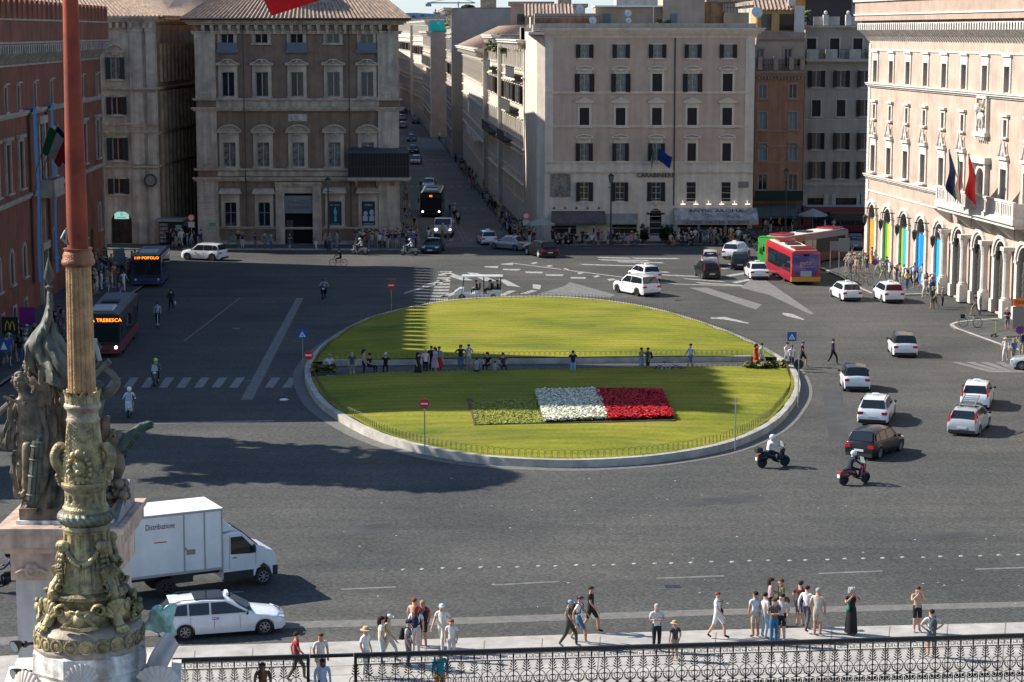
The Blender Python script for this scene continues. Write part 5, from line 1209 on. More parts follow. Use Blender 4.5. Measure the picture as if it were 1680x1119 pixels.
for k in range(10):
 z=.6+k*.7
 if z<cv(0,345)[1]: b.box(.2,ax0-.45,-.03,.01,z,z+.62); b.box(ax1+.45,pl0,-.03,.01,z,z+.62)
cornice(b,0,Wd+.3,cv(0,36)[1],[(.2,.4),(.2,.7),(.2,1.0)],0,False)
r=(ax1-ax0)/2; z0=cv(0,351)[1]-r+.3; xm=(ax0+ax1)/2
for q in range(10):
 a,c=pi*q/10,pi*(q+1)/10; b.prism([(xm+(r+.4)*cos(a),-.15,z0+(r+.4)*sin(a)),(xm+(r+.4)*cos(c),-.15,z0+(r+.4)*sin(c)),(xm+r*cos(c),-.15,z0+r*sin(c)),(xm+r*cos(a),-.15,z0+r*sin(a))],(0,.16,0))
for s_ in (-1,1): b.box(xm+s_*(r+.2)-.2,xm+s_*(r+.2)+.2,-.15,.01,.1,z0)
for k in range(9): b.box(-.0+.05+k*(Wd/9),.35+k*(Wd/9),-.6,0,cv(0,46)[1],cv(0,37)[1])
b.build('stone_trim',KW,B.t)
for k,(a,c,w_) in enumerate(its):
 fr,pn=win_parts(w_,c-a,trans=0,glass=BRGLASS if k==0 else DARKGLASS); put_window(B,cx_,a,w_,c-a,surround(w_,c-a,KW,.2,.1,.2,'seg' if k==0 else None,.3 if k==0 else 0),fr,pn,shm=shutter_mesh(w_/2,c-a,SHUTG if k in(0,2) else SHUT))
b=MB(); b.lathe([(r*.99,0),(r*.99,.03)],(xm,.33,z0),20,ax=Ve((0,1,0))); b.box(ax0,ax1,.3,.36,.16,z0); o=b.build('shop_window',WARMIN,B.t)
b=MB(); b.box(xm-.75,xm+.75,.1,.16,z0+.25,z0+1.0); s_=b.build('shop_sign',plain('pale_green_sign',(.25,.5,.45),.5,emit=.6),o)
inst('sign_lettering',text_mesh('G',.4,plain('sign_ink',(.02,.08,.07),.6),depth=.005),o,(xm,.09,z0+.75)); inst('sign_lettering',text_mesh('gioielleria',.22,plain('sign_ink',(.02,.08,.07),.6),depth=.005,sx=1.0),o,(xm,.09,z0+.42))
b=MB(); x_,z_=cv(248,295.5); b.lathe([(.68,0),(.68,.14),(.56,.16),(.5,.12)],(x_,-.35,z_),24,ax=Ve((0,-1,0))); ck=b.build('clock',plain('clock_rim',(.05,.05,.05),.5),B.t)
b=MB(); b.lathe([(.5,0),(.5,.01)],(x_,-.48,z_),24,ax=Ve((0,-1,0))); b.build('clock_face',mat('clock_face',(.16,.16,.15),.6,var=.05),ck)
b=MB(); b.bar((x_,-.52,z_),(x_-.04,-.52,z_+.36),.04,.02); b.bar((x_,-.52,z_),(x_+.2,-.52,z_+.1),.05,.02)
for k in range(12): a=k*pi/6; b.bar((x_+.4*cos(a),-.51,z_+.4*sin(a)),(x_+.47*cos(a),-.51,z_+.47*sin(a)),.04,.02)
b.build('clock_hands',plain('clock_hand_white',(.5,.5,.48),.5),ck)
b=MB(); E=.9; z=zt; rooftiles(b,(-12,-E,z),(Wd+E,-E,z),(Wd-6,8,z+4),(-12,8,z+4)); rooftiles(b,(Wd+E,-E,z),(Wd+E+.043*40,40,z),(Wd-5+.043*40,40,z+4),(Wd-6,8,z+4)); b.build('roof',TILE2,B.t)
t=thing('street_poster','dark poster on a pole between the arched shop and the side street','poster',G(232.5,402)); b=MB(); b.tube([(0,0,0),(0,0,2.6)],.05,6); b.build('pole',BLACK,t); b=MB(); b.box(-.5,.5,-.1,.0,2.3,3.4); b.build('board',mat('red_black_poster',(.1,.03,.025),.6,var=.5,scale=3,col2=(.01,.01,.012)),t)
# --- street canyon: buildings along the right side
def cfac(name,label,D0,D1,h,wm,tm,off=0,off2=None,fl=5,bal=(),roof=None,win=(1.0,2.0),group=None,front=True,topm=None,depth=18,corn=.9,w2=None):
 a=Ve((XR(D0)-off,D0)); c=Ve((XR(D1)-(off if off2 is None else off2),D1)); L=(c-a).length
 B=Bld(name,label,c.x,c.y,math.atan2((a-c).y,(a-c).x),group)
 fh=(h-1.0)/fl; n=max(2,int(L/3.1)); st=L/n; ww,wh=win; hl=[];it=[]
 for r in range(fl):
  for k in range(n):
   x=st*(k+.5); z=1.0+r*fh+ (fh-wh)*.45; hh=wh if r else wh+.3
   if r==0: z=.4
   hl.append((x-ww/2,x+ww/2,z,z+hh)); it.append((r,k,x,z,hh,ww))
 mb=MB(); wall(mb,0,L,0,h,hl,.3)
 mb.box(L-.1,L-.001,.01,depth,0,h); mb.box(0.001,.1,.01,depth,0,h); mb.box(.1,L-.1,.4,.5,.1,h-.1); mb.build('wall',wm,B.t)
 mb=MB(); mb.box(0,L,.3,depth,h-.15,h+.05); mb.build('flat_roof',topm or mat('roof_felt',(.2,.18,.16)),B.t)
 b=MB()
 for r in range(1,fl+1): cornice(b,0,L,1.0+(r-1)*fh+fh-.35,[(.12,.15),(.12,.28)],0,True) if r in(1,2,fl-1) else b.box(0,L,-.08,.01,.9+(r-1)*fh+fh-.2,.9+(r-1)*fh+fh-.08)
 cornice(b,0,L,h-.7,[(.2,.25),(.2,corn*.6),(.25,corn),(.12,corn+.15)],0,True)
 m_=int(L/1.2)
 for k in range(m_): x=L*(k+.5)/m_; b.box(x-.14,x+.14,-corn*.8,0,h-.95,h-.5)
 quoin(b,-.05,.7,.1,h-.7,.1,.7); quoin(b,L-.7,L+.05,.1,h-.7,.1,.7)
 b.build('stone_trim',tm,B.t)
 for r in (0,1):
  pass
 sr=surround(ww,wh,tm,.24,.14,.15,ph=.15); fr,pn=win_parts(ww,wh,trans=.6); sr0=surround(ww,wh+.3,tm,.2,.12,.0); fr0,pn0=win_parts(ww,wh+.3,trans=.7); shm=shutter_mesh(ww/2,wh,SHUT)
 for (r,k,x,z,hh,w_) in it: put_window(B,x,z,w_,hh,sr if r else sr0,fr if r else fr0,pn if r else pn0,shm=shm if (r==3 and win[0]<1.2) else None)
 for (r,x0,x1) in bal:
  z=1.0+r*fh; b=MB(); b.box(x0*L,x1*L,-1.1,0,z-.25,z); rail(b,(x0*L,-1.05,z),(x1*L,-1.05,z),1.05,int((x1-x0)*L/.3)); b.box(x0*L,x1*L,-1.07,-1.02,z,z+.9) ; b.build('balcony',mat('balcony_iron',(.03,.03,.03),.7) if r>1 else tm,B.t)
 if roof=='tile':
  b=MB(); rooftiles(b,(-.6,-.8,h+.1),(L+.6,-.8,h+.1),(L-3,6,h+3.2),(3,6,h+3.2)); rooftiles(b,(L+.6,-.8,h+.1),(L+.6,13,h+.1),(L-3,6.5,h+3.2),(L-3,6,h+3.2)); b.build('roof',TILE2,B.t)
 return B,L,h
c1=mat('warm_cream_stucco',(.62,.54,.44),.9,var=.1,scale=.5,streak=.15); c1t=mat('warm_cream_trim',(.68,.62,.53),.85,var=.1)
c2=mat('old_travertine',(.58,.52,.44),.88,var=.14,scale=.5,streak=.2); c3=mat('grey_scaffold_sheet',(.3,.27,.24),.9,var=.1,scale=.5); c4=mat('faded_ochre',(.5,.37,.22),.9,var=.1,scale=.5); c5=mat('dusty_pink_stucco',(.42,.31,.25),.9,var=.1,scale=.5)
B1,L1,h1=cfac('terraced_palazzo','cream palazzo with a roof pergola just behind the beige police building on the long street',237.1,268,21.0,c1,c1t,.05,.3,5,bal=((2,.1,.45),(3,.2,.75),(4,.55,.95)))
cfac('narrow_palazzo','narrow cream palazzo with iron balconies, second behind the beige building on the long street',268.2,288,21.5,c2,c1t,.9,.9,5,bal=((2,.05,.9),(4,.3,.95)))
B3,L3_,h3=cfac('tiled_roof_palazzo','sunlit travertine palazzo with a heavy cornice and tiled roof along the long street',288.5,365,19.6,c2,c1t,1.6,.6,3,bal=((1,.55,.75),(1,.82,.95)),roof='tile',win=(1.3,2.9),corn=1.3)
cfac('tall_netted_palazzo','tall square palazzo with a planted roof terrace behind the tiled roof palazzo',369,400,26.0,c3,c2,2.4,2.0,6,win=(1.1,1.9),corn=1.4)
cfac('street_palazzo','mid height palazzo with flat roof and teal roof net far down the long street',442,500,22.0,c5,c1t,3.6,3.4,5)
cfac('church_front_palazzo','pale palazzo with a tall stone scroll top far down the long street',506,560,24.5,c1,c1t,2.0,4.2,5)
cfac('distant_palazzo','bright far palazzo with flags on its front, near the vanishing end of the street',566,640,25.5,c1,c1t,4.8,7.0,5)
cfac('distant_palazzo','last pale palazzo visible before the street vanishes',646,700,21,c2,c1t,7.5,10.0,4)
B=Bld('far_orange_palazzo','warm yellow palazzo facing the camera at the far left end of the long street',FY(640,100,700).x,700,0); wd_=FY(676,100,700).x-FY(640,100,700).x; hh=FY(660,62,700).z
hl=[];it=[]
for r in range(4):
 for k in range(3): x=wd_*(k+.5)/3; z=6+r*3.6 if r else 5.5; hl.append((x-.8,x+.8,z,z+2.1)); it.append((r,k,x,z,2.1,1.6))
mb=MB(); wall(mb,0,wd_,0,hh,hl,.4); mb.box(wd_-.1,wd_,.41,10,0,hh); mb.box(0,wd_,.5,.6,.1,hh-.1); mb.box(0,wd_,.5,10,hh-.2,hh); mb.build('wall',c4,B.t)
fill_windows(B,it,4,c1t,.2,pr=.1)
b=MB(); cornice(b,0,wd_,hh-.6,[(.3,.5),(.3,1.0)]); b.box(0,wd_,-.1,0,5,5.3); b.build('stone_trim',c1t,B.t)
def plantmass(name,label,x,y,z,w_,d_,h_,n=500,mats=None,cat='plants'):
 b=MB()
 for k in range(n):
  c=Ve((x+ru(-w_,w_),y+ru(-d_,d_),z+h_*random.random()**.8*(.6+.4*sin(k*.7)))); a=ru(0,6.3); r=ru(.08,.22); b.cur=k%2
  e1=Ve((cos(a),sin(a),ru(-.6,.6)))*r; e2=Ve((-sin(a),cos(a),ru(-.3,.9)))*r; b.add([c-e1,c-e2,c+e1,c+e2],[(0,1,2,3)])
 o=b.build(name,mats or [plain('terrace_leaf',(.05,.08,.02),.8),plain('terrace_leaf_light',(.14,.15,.03),.8)]); return tag(o,label,cat)
for (x,y,D,w_,h_,l) in ((752,30,372,2.5,3.0,'bushy plants along the near edge of the tall palazzo roof terrace'),(775,26,384,3.5,3.5,'dark roof garden shrubs at the right of the tall palazzo terrace'),(820,68,270,1.6,2.2,'green planter on the cream palazzo roof corner, above the balconies'),(838,72,262,1.2,2.0,'dark green bush in the roof terrace of the terraced palazzo'),(1013+75,36,224,.7,.7,'small yellow green shrub on the beige building roof'),(1312,24,241,1.1,1.3,'spiky shrub on the roof between the orange and grey townhouses'),(1316,100,236,.4,.6,'small potted plant at the corner of the orange house terrace')):
 p=FY(x,y,D); plantmass('roof_shrub',l,p.x,p.y,p.z-h_*.6,w_,w_*.6,h_,600 if D>255 else 260,cat='shrub')
t=thing('roof_terrace_wall','cream balustrade with awning boxes on top of the terraced palazzo','balustrade',(XR(240)+.3,240,21.1))
b=MB(); b.box(-.5,8,0,.3,0,1.3); b.box(-.5-.0,-.2,0,26,0,1.3)
for k in range(18): b.box(-.56,-.14,k*1.45,k*1.45+.3,0,1.45)
b.build('balustrade',c1t,t); b=MB(); b.box(.6,5,5,20,.1,2.6); b.build('roof_room',c1,t); b=MB(); rooftiles(b,(0,4,2.6),(5.5,4,2.6),(5.5,9,4.0),(0,9,4.0)); b.build('roof_tiles',TILE2,t)
p=FY(726,53,500); t=MB(); t.grid(lambda u,v:(6*u,.3*sin(u*9),-5.2*v),8,6); o=t.build('scaffold_net',plain('teal_net',(.02,.42,.34),.8)); o.location=(p.x-3,p.y,p.z+2.5); tag(o,'bright teal netting hanging on a roof far down the long street','netting')
t=thing('distant_crane','thin grey tower crane far behind the roofs against the sky','crane',FY(752,40,1500)); b=MB(); b.tube([(0,0,-40),(0,0,16)],.5,4); b.build('mast',STEEL,t); b=MB(); b.tube([(-22,0,15),(12,0,15)],.45,4); b.tube([(-22,0,15),(0,0,19),(12,0,15)],.2,4); b.box(-23,-19,-1,1,12.5,14.5); b.build('jib',STEEL,t)
random.seed(11)
farcols=[mat('far_cream',(.5,.43,.34),.9,var=.1,scale=.05),mat('far_grey',(.35,.31,.27),.9,var=.1,scale=.05),mat('far_rose',(.42,.3,.23),.9,var=.1,scale=.05)]
farl=['pale','grey','rose','cream','dusty','buff','ochre','stone']
def far_house(px0,px1,ytop,D,dep,m,lab):
 a=FY(px0,ytop,D);c=FY(px1,ytop,D); o=thing('distant_house',lab,'building',(a.x,D,0)); wd=c.x-a.x; hz=a.z
 b=MB(); b.box(0,wd,0,dep,0,hz); b.build('wall',m,o)
 b=MB(); b.box(-.4,wd+.4,-.5,dep,hz,hz+.5)
 if int(px0)%2: b.box(wd*.2,wd*.6,2,6,hz+.5,hz+3)
 b.build('roof',TILE2 if int(px0)%3 else farcols[0],o)
 b=MB()
 for r in range(2):
  n=max(2,int(wd/4))
  for k in range(n): x=wd*(k+.5)/n; b.box(x-.6,x+.6,-.05,0,hz-3.4-r*4,hz-1.4-r*4)
 b.build('window_row',DARKGLASS,o)
k=0
for (x0,x1,yt,D,l) in ((655,682,36,820,'far pale house with a dark top just right of the brown palace roof'),(671,700,57,760,'far cream house catching sun at the bend of the street'),(690,730,30,760,'far grey house below the two small cypresses'),(712,745,22,980,'far white rooftop to the right of the cypresses'),(736,790,19,1050,'far long white terrace block under the crane'),(740,770,34,620,'grey rooftop between the teal net and the roof garden'),
 (775,840,15,620,'far grey brown block with long flat roof under the rounded pine'),(800,870,22,430,'grey house with big roof slab behind the tiled roof palazzo'),(838,905,8,330,'tall pale stone block rising at the left above the beige roof'),(905,960,12,300,'grey banded block with windows rising behind the beige roof'),(1060,1110,2,330,'grey block behind the middle of the beige roof'),(1163,1245,3,300,'dark grey block behind the large satellite dish'),(1240,1330,8,262,'brown plaster block behind the orange townhouse'),(1322,1420,5,262,'brown house wall behind the grey townhouse roof'),
 (60,120,3,270,'hidden roof block behind the red palace'),(225,300,14,300,'roof block with tiled top left of the brown palace roof'),(276,330,-2,330,'brick chimney-like block beside the brown palace roof')):
 far_house(x0,x1,yt,D,20,farcols[k%3],l); k+=1
def conif(name,label,x,y,D,hpx,wpx,kind,n=500):
 s=mpp(D,30); p=FY(x,y,D); t=thing(name,label,'tree',(p.x,D,0)); top=p.z; h_=hpx*s; w_=wpx*s/2
 b=MB(); b.tube([(0,0,0),(0,0,top-h_*.3)],[.5,.2],6); b.build('trunk',mat('pine_bark',(.08,.05,.035),.95),t)
 b=MB()
 for k in range(n):
  v=random.random(); a=ru(0,6.3)
  if kind=='cypress': rr=w_*(1-v)**.7*math.sqrt(random.random()); z=top-h_+h_*v
  else: rr=w_*math.sqrt(random.random()); z=top-h_*.5*(rr/w_)**2-h_*.45*random.random()
  c=Ve((rr*cos(a),rr*sin(a),z)); r=w_*ru(.06,.16); q=ru(0,6.3)
  e1=Ve((cos(q),sin(q),ru(-.5,.5)))*r; e2=Ve((-sin(q),cos(q),ru(-.5,.8)))*r; b.add([c-e1,c-e2,c+e1,c+e2],[(0,1,2,3)])
 b.build('crown',plain('pine_needles',(.03,.055,.022),.8),t); return t
conif('stone_pine','wide dark rounded pine against the sky above the far roofs',768,7,900,9,24,'pine',700)
conif('cypress','left and taller of two small cypresses on the skyline',714.5,14,1100,7,6,'cypress',200)
conif('cypress','right and smaller of two small cypresses on the skyline',720,15.5,1100,5,4,'cypress',200)
conif('bushy_tree','dark green tree crown just above the far grey house on the skyline',693,23,1000,9,10,'pine',300)
conif('bushy_tree','dark tree crown behind the left corner of the far houses',678,25,1000,6,9,'pine',300)
conif('bushy_tree','soft green tree behind the beige roof terrace, left of the tan stair house',1060,-6,340,26,56,'pine',1500)
b=MB()
hp=[(600,26),(640,22),(680,21),(720,23),(770,26),(830,24)]
P=[FY(x,y,5200) for x,y in hp]; P=[Ve((-2600,5200,20))]+P+[Ve((2600,5200,30))]
b.prism([Ve((P[0].x,5200,-5))]+P+[Ve((P[-1].x,5200,-5))],(0,300,0)); tag(b.build('hills',mat('haze_tinted_hill',(.2,.32,.42),1,var=.05)),kind='structure')  # distant haze is put into the hills' blue colour
def pine(x,y,h_,r_,lab,n=2600):
 t=thing('stone_pine',lab,'tree',(x,y,0)); b=MB(); b.tube([(0,0,0),(.3,.2,h_*.5),(0,0,h_*.8)],[.5,.38,.28],8)
 for k in range(7): a=k*.9; b.tube([(0,0,h_*.72),(r_*.5*cos(a),r_*.5*sin(a),h_*.86),(r_*.85*cos(a),r_*.85*sin(a),h_*.92)],[.2,.12,.05],5)
 b.build('trunk',mat('pine_bark',(.08,.05,.035)),t); b=MB()
 for k in range(n):
  a=ru(0,6.3); rr=r_*math.sqrt(random.random())*(.8+.28*sin(a*3+x)+.12*sin(a*7)); z=h_*(1-.16*(rr/r_)**2)-h_*.14*random.random()
  c=Ve((rr*cos(a),rr*sin(a),z)); r=ru(.2,.5); q=ru(0,6.3)
  e1=Ve((cos(q),sin(q),ru(-.4,.4)))*r; e2=Ve((-sin(q),cos(q),ru(-.4,.4)))*r; b.add([c-e1,c-e2,c+e1,c+e2],[(0,1,2,3)])
 b.build('crown',plain('pine_needles',(.03,.055,.022)),t)
pine(-33.5,111.4,25.0,5.0,'nearest stone pine outside the left edge of the picture'); pine(-38,113.3,22,5.4,'second stone pine outside the left edge of the picture'); pine(-43,117,21,5,'third stone pine outside the left edge of the picture'); pine(-47,107,20,4.2,'smallest stone pine outside the left edge of the picture',1600)
y0=242.0
for k,(d1,h_) in enumerate(((290,21.5),(345,23),(410,22),(480,23),(560,22),(640,23))):  # unseen row of houses, added to shade the long street
 x0=-13.4-.074*(y0-221); x1=-13.4-.074*(d1-221); t=thing('side_palazzo','unseen street palazzo added for shade behind the brown palace, %s from the square'%('first','second','third','fourth','fifth','sixth')[k],'building',(0,0,0))
 b=MB(); b.prism([(x0-15,y0,0),(x0,y0,0),(x1,d1-.5,0),(x1-15,d1-.5,0)],(0,0,h_)); b.build('wall',[c1,c2,c5][k%3],t); b=MB(); b.prism([(x0-15.5,y0-.3,h_),(x0+.9,y0-.3,h_),(x1+.9,d1-.3,h_),(x1-15.5,d1-.3,h_)],(0,0,.6)); b.build('cornice',c1t,t); y0=d1+.5
# --- vehicles (local +x is forward, z up)
CARG=mat('car_glass',(.012,.016,.02),.04,var=0,spec=.7); TAILR=plain('tail_light_red',(.45,.01,.012),.3); HEADL=plain('headlight_glass',(.55,.58,.6),.15); PLATE=plain('number_plate',(.6,.6,.58),.5); PLASTIC=plain('black_bumper_plastic',(.02,.02,.021),.6); RIM=plain('alloy_rim',(.42,.42,.43),.35,metal=.7); RIMD=plain('dark_rim',(.08,.08,.085),.4,metal=.6)
KIND=dict(hatch=dict(L=4.0,W=1.72,H=1.48,s=(.22,.40,.88,.965)),suv=dict(L=4.7,W=1.9,H=1.72,s=(.25,.40,.9,.965)),wagon=dict(L=4.6,W=1.78,H=1.47,s=(.26,.45,.86,.975)),sedan=dict(L=4.6,W=1.8,H=1.45,s=(.27,.43,.74,.88)),mini=dict(L=3.3,W=1.66,H=1.55,s=(.16,.34,.86,.96)),mpv=dict(L=4.2,W=1.75,H=1.62,s=(.2,.4,.9,.97)))
def wheel(parent,x,y,r,sd,rim=RIM,w=.2,spokes=7):
 o=MB(); prof=[(r*.62,-w/2),(r*.93,-w/2),(r,-w/2+.03),(r,w/2-.03),(r*.93,w/2),(r*.62,w/2)]
 o.lathe(prof,(0,0,0),20,caps=False,ax=Ve((0,1,0))); t=o.build('wheel',RUBBER,parent,smooth=True); t.location=(x,y,r)
 b=MB(); q=Ve((0,sd,0)); b.lathe([(r*.1,w/2-.05),(r*.1,w/2-.01)],(0,0,0),10,ax=q); b.lathe([(r*.64,w/2-.07),(r*.64,w/2-.01),(r*.57,w/2-.01),(r*.55,w/2-.06)],(0,0,0),20,caps=False,ax=q)
 for k in range(spokes):
  a=2*pi*k/spokes; b.bar((0,sd*(w/2-.035),0),(r*.6*cos(a),sd*(w/2-.025),r*.6*sin(a)),.05,.03)
 b.build('rim',rim,t); b=MB(); b.lathe([(r*.62,-.02),(r*.62,.0)],(0,0,0),16,ax=q); b.build('brake_disc',RUBBER,t); return t
def car(label,kind,col,px,py,hd,cat='car',name='car',sc_=1,taxi=False,rim=RIM,rack=False,roofc=None,L=None,H=None,tail='low',group=None,rough=.25,at=None,mirror=None,hood=None):
 k=KIND[kind]; L=L or k['L']; W=k['W']; Ht=H or k['H']; s=k['s']; hw=W/2; r=.215*Ht if kind!='suv' else .37; r=min(r,.37)
 p=G(px,py) if at is None else Ve(at); t=thing(name,label,cat,(p.x,p.y,0),R(hd),group); P=paint(col,rough)
 fx_,rx=(.17,.80) if kind!='mini' else (.16,.84)
 X=lambda u: L*(.5-u)
 wf,wr=X(fx_),X(rx); zb=.2; ar=r+.06; zbelt=.60*Ht; znose=.46*Ht
 def top(u):
  pts=[(0,.34*Ht),(.012,.41*Ht),(.05,.49*Ht if kind!='suv' else .56*Ht),(s[0],zbelt),(s[3],zbelt+.03*Ht),(.985,zbelt-.02*Ht),(1,.42*Ht)]
  for a,c in zip(pts,pts[1:]):
   if u<=c[0]: return lerp(a[1],c[1],(u-a[0])/(c[0]-a[0]))
  return pts[-1][1]
 us=sorted(set([0,.012,.03,.06,.1,s[0],.3,.42,.5,.58,.65,s[3],.93,.97,.985,1]+[fx_+d*ar/L for d in (-1,-.92,-.7,-.38,0,.38,.7,.92,1)]+[rx+d*ar/L for d in (-1,-.92,-.7,-.38,0,.38,.7,.92,1)]))
 us=[u for u in us if 0<=u<=1]
 vs=[];fs=[];n=0
 for u in us:
  x=X(u); w_=hw*(1-.16*max(0,(.1-u)/.1)**2-.09*max(0,(u-.93)/.07)**2); zt=top(u); e=.0
  side=zb+(.08 if u<.02 or u>.99 else 0)
  for wx in (wf,wr):
   d=abs(x-wx)
   if d<ar: side=max(side,r+math.sqrt(max(0,ar*ar-d*d)))
  m1=max(side,.30*Ht); m2=max(side,.45*Ht); m2=min(m2,zt-.03); m1=min(m1,m2-.01) if m1>m2-.01 else m1
  side=min(side,m1)
  ring=[(0,zb),(w_*.72,zb),(w_*.97 if side<.3 else w_,side),(w_*1.0,m1),(w_*.985,m2),(w_*.93,zt-.02*Ht),(w_*.8,zt+.0),(w_*.4,zt+.018*Ht),(0,zt+.024*Ht)]
  full=[(x,y,z) for y,z in ring]+[(x,-y,z) for y,z in ring[-2:0:-1]]
  n=len(full); vs+=full
 for i in range(len(us)-1):
  for j in range(n): fs.append((i*n+j,i*n+(j+1)%n,(i+1)*n+(j+1)%n,(i+1)*n+j))
 fs.append(list(range(n))[::-1]); fs.append([(len(us)-1)*n+j for j in range(n)])
 b=MB(); b.add(vs,[f[::-1] for f in fs]); body=b.build('body',P,t,smooth=50)
 hb=hw*.93; htp=hw*.74; zr=Ht
 S=[(s[0],zbelt,hb),(lerp(s[0],s[1],.5),lerp(zbelt,zr,.53),lerp(hb,htp,.5)),(s[1],zr-.035,htp),((s[1]+s[2])/2,zr,htp),(s[2],zr-.06,htp*.97),(lerp(s[2],s[3],.5),lerp(zbelt,zr,.5) if kind!='mini' else lerp(zbelt,zr,.6),lerp(hb,htp,.5)*.98),(s[3],zbelt,hb*.97)]
 vs=[];fs=[]
 for u,z,h_ in S:
  x=X(u); vs+=[(x,hb,zbelt-.04),(x,h_,z-.05*(z>zbelt)),(x,h_*.8,z-.004),(x,0,z+.02),(x,-h_*.8,z-.004),(x,-h_,z-.05*(z>zbelt)),(x,-hb,zbelt-.04)]
 for i in range(len(S)-1):
  for j in range(6): fs.append((i*7+j,(i+1)*7+j,(i+1)*7+j+1,i*7+j+1))
 b=MB(); b.add(vs,fs); b.build('roof',paint(roofc,rough) if roofc else P,t,smooth=30)
 def q4(nm,a,c,d,e,off):
  b=MB(); b.prism([Ve(v)+Ve(off) for v in (a,c,d,e)],(0,0,.004)); b.build(nm,CARG,t)
 def sp(u,tt,sy):
  z=lerp(zbelt+.02,zr-.05,tt); h_=lerp(hb,htp,tt); return (X(u),sy*(h_+.006+.008*sin(pi*tt)),z)
 def fr(sgn,u0,u1,t0,t1,k_=.9):
  a=[]
  for (tt,sy) in ((t0,-1),(t0,1),(t1,1),(t1,-1)):
   z=lerp(zbelt,zr-.035 if sgn>0 else zr-.06,tt); x=X(lerp(u0,u1,tt)); h_=lerp(hb,htp,tt)*k_
   a.append(Ve((x,sy*h_,z)))
  nrm=Ve((abs(zr-zbelt)*sgn,0,abs(X(u0)-X(u1)))).normalized()*.05
  b=MB(); b.add([v+nrm for v in a],[(0,1,2,3) if sgn>0 else (3,2,1,0)]); return b
 fr(1,s[0],s[1],.04,.95).build('windscreen',CARG,t); fr(-1,s[3],s[2],.12,.9,.88).build('rear_window',CARG,t)
 uB=lerp(s[1],s[2],.36); uC=lerp(s[1],s[2],.78)
 for sy in (-1,1):
  W_=[[(s[0]+.045,.06),(s[1]+.022,.86),(uB-.008,.88),(uB-.008,.06)],[(uB+.008,.06),(uB+.008,.88),(uC-.006,.87),(uC-.006,.06)]]
  if kind in('wagon','suv','mpv'): W_.append([(uC+.008,.08),(uC+.008,.86),(s[2]-.01,.8),(lerp(s[2],s[3],.5),.12)])
  elif kind=='sedan': W_.append([(uC+.008,.08),(uC+.008,.8),(s[2]-.0,.6),(lerp(s[2],s[3],.4),.12)])
  elif kind=='hatch': W_.append([(uC+.008,.1),(uC+.008,.8),(s[2]-.02,.7),(s[2]+.005,.15)])
  for w_ in W_:
   b=MB(); pts=[sp(u,tt,sy) for u,tt in w_]; b.prism(pts if sy>0 else pts[::-1],(0,.004*sy,0)); b.build('side_window',CARG,t)
  b=MB(); c=X(s[0]+.05); b.ball((c,sy*(hb+.13),zbelt+.06),.1,6,5,(.6,1,.8)); b.build('mirror',PLASTIC if mirror is None else paint(mirror),t)
  for u in (uB-.03,uC-.02): b=MB(); b.box(X(u)-.08,X(u)+.08,sy*(hw*.985),sy*(hw*1.005),zbelt*.88,zbelt*.88+.03); b.build('door_handle',P,t)
  b=MB(); b.prism([(X(.008),sy*hw*.55,.43*Ht),(X(.012),sy*hw*.86,.42*Ht),(X(.075),sy*hw*.95,.49*Ht),(X(.05),sy*hw*.6,.505*Ht)],(.012,0,.012)); b.build('headlight',HEADL,t)
  b=MB(); zl=zbelt*.78
  if tail=='high': b.prism([(X(.975)-.03,sy*hw*.80,zbelt*.9),(X(.975)-.03,sy*hw*.93,zbelt*.9),(X(.93),sy*hw*.84,zr*.92),(X(.93),sy*hw*.76,zr*.92)],(-.03,0,0)); 
  else: b.box(X(.955),X(1.0)-.005,sy*hw*.58,sy*hw*.935,zl-.06,zl+.1)
  b.build('tail_light',TAILR,t)
 b=MB(); b.box(X(1)-.02,X(1)+.03,-.26,.26,.5*zbelt,.5*zbelt+.11); b.box(X(0)-.03,X(0)+.02,-.26,.26,.24*Ht,.24*Ht+.11); b.build('number_plate',PLATE,t)
 b=MB(); b.box(X(.985),X(1)-.025,-hw*.86,hw*.86,zb-.02,zb+.16); b.box(X(0)-.06,X(0)+.012,-hw*.6,hw*.6,zb,zb+.18); b.box(X(.01)-.1,X(.01)+.006,-hw*.5,hw*.5,.37*Ht,.415*Ht); b.pieces('bumper_trim',PLASTIC,t)
 for wx in (wf,wr):
  for sy in (-1,1): wheel(t,wx,sy*(hw-.1),r,sy,rim)
 if taxi: b=MB(); b.box(X((s[1]+s[2])/2)-.08,X((s[1]+s[2])/2)+.08,-.2,.2,Ht+.02,Ht+.15); b.build('taxi_sign',plain('taxi_sign_white',(.8,.8,.76),.4),t,bevel=.02)
 if rack:
  b=MB(); rr_=.016
  for sy in (-1,1): b.tube([(X(s[1]+.03),sy*htp*.93,Ht-.03),(X(s[1]+.06),sy*htp*.93,Ht+.02),(X(s[2]-.04),sy*htp*.93,Ht+.01),(X(s[2]),sy*htp*.93,Ht-.05)],rr_,5)
  b.build('roof_rail',PLASTIC,t)
 t['L']=L; return t
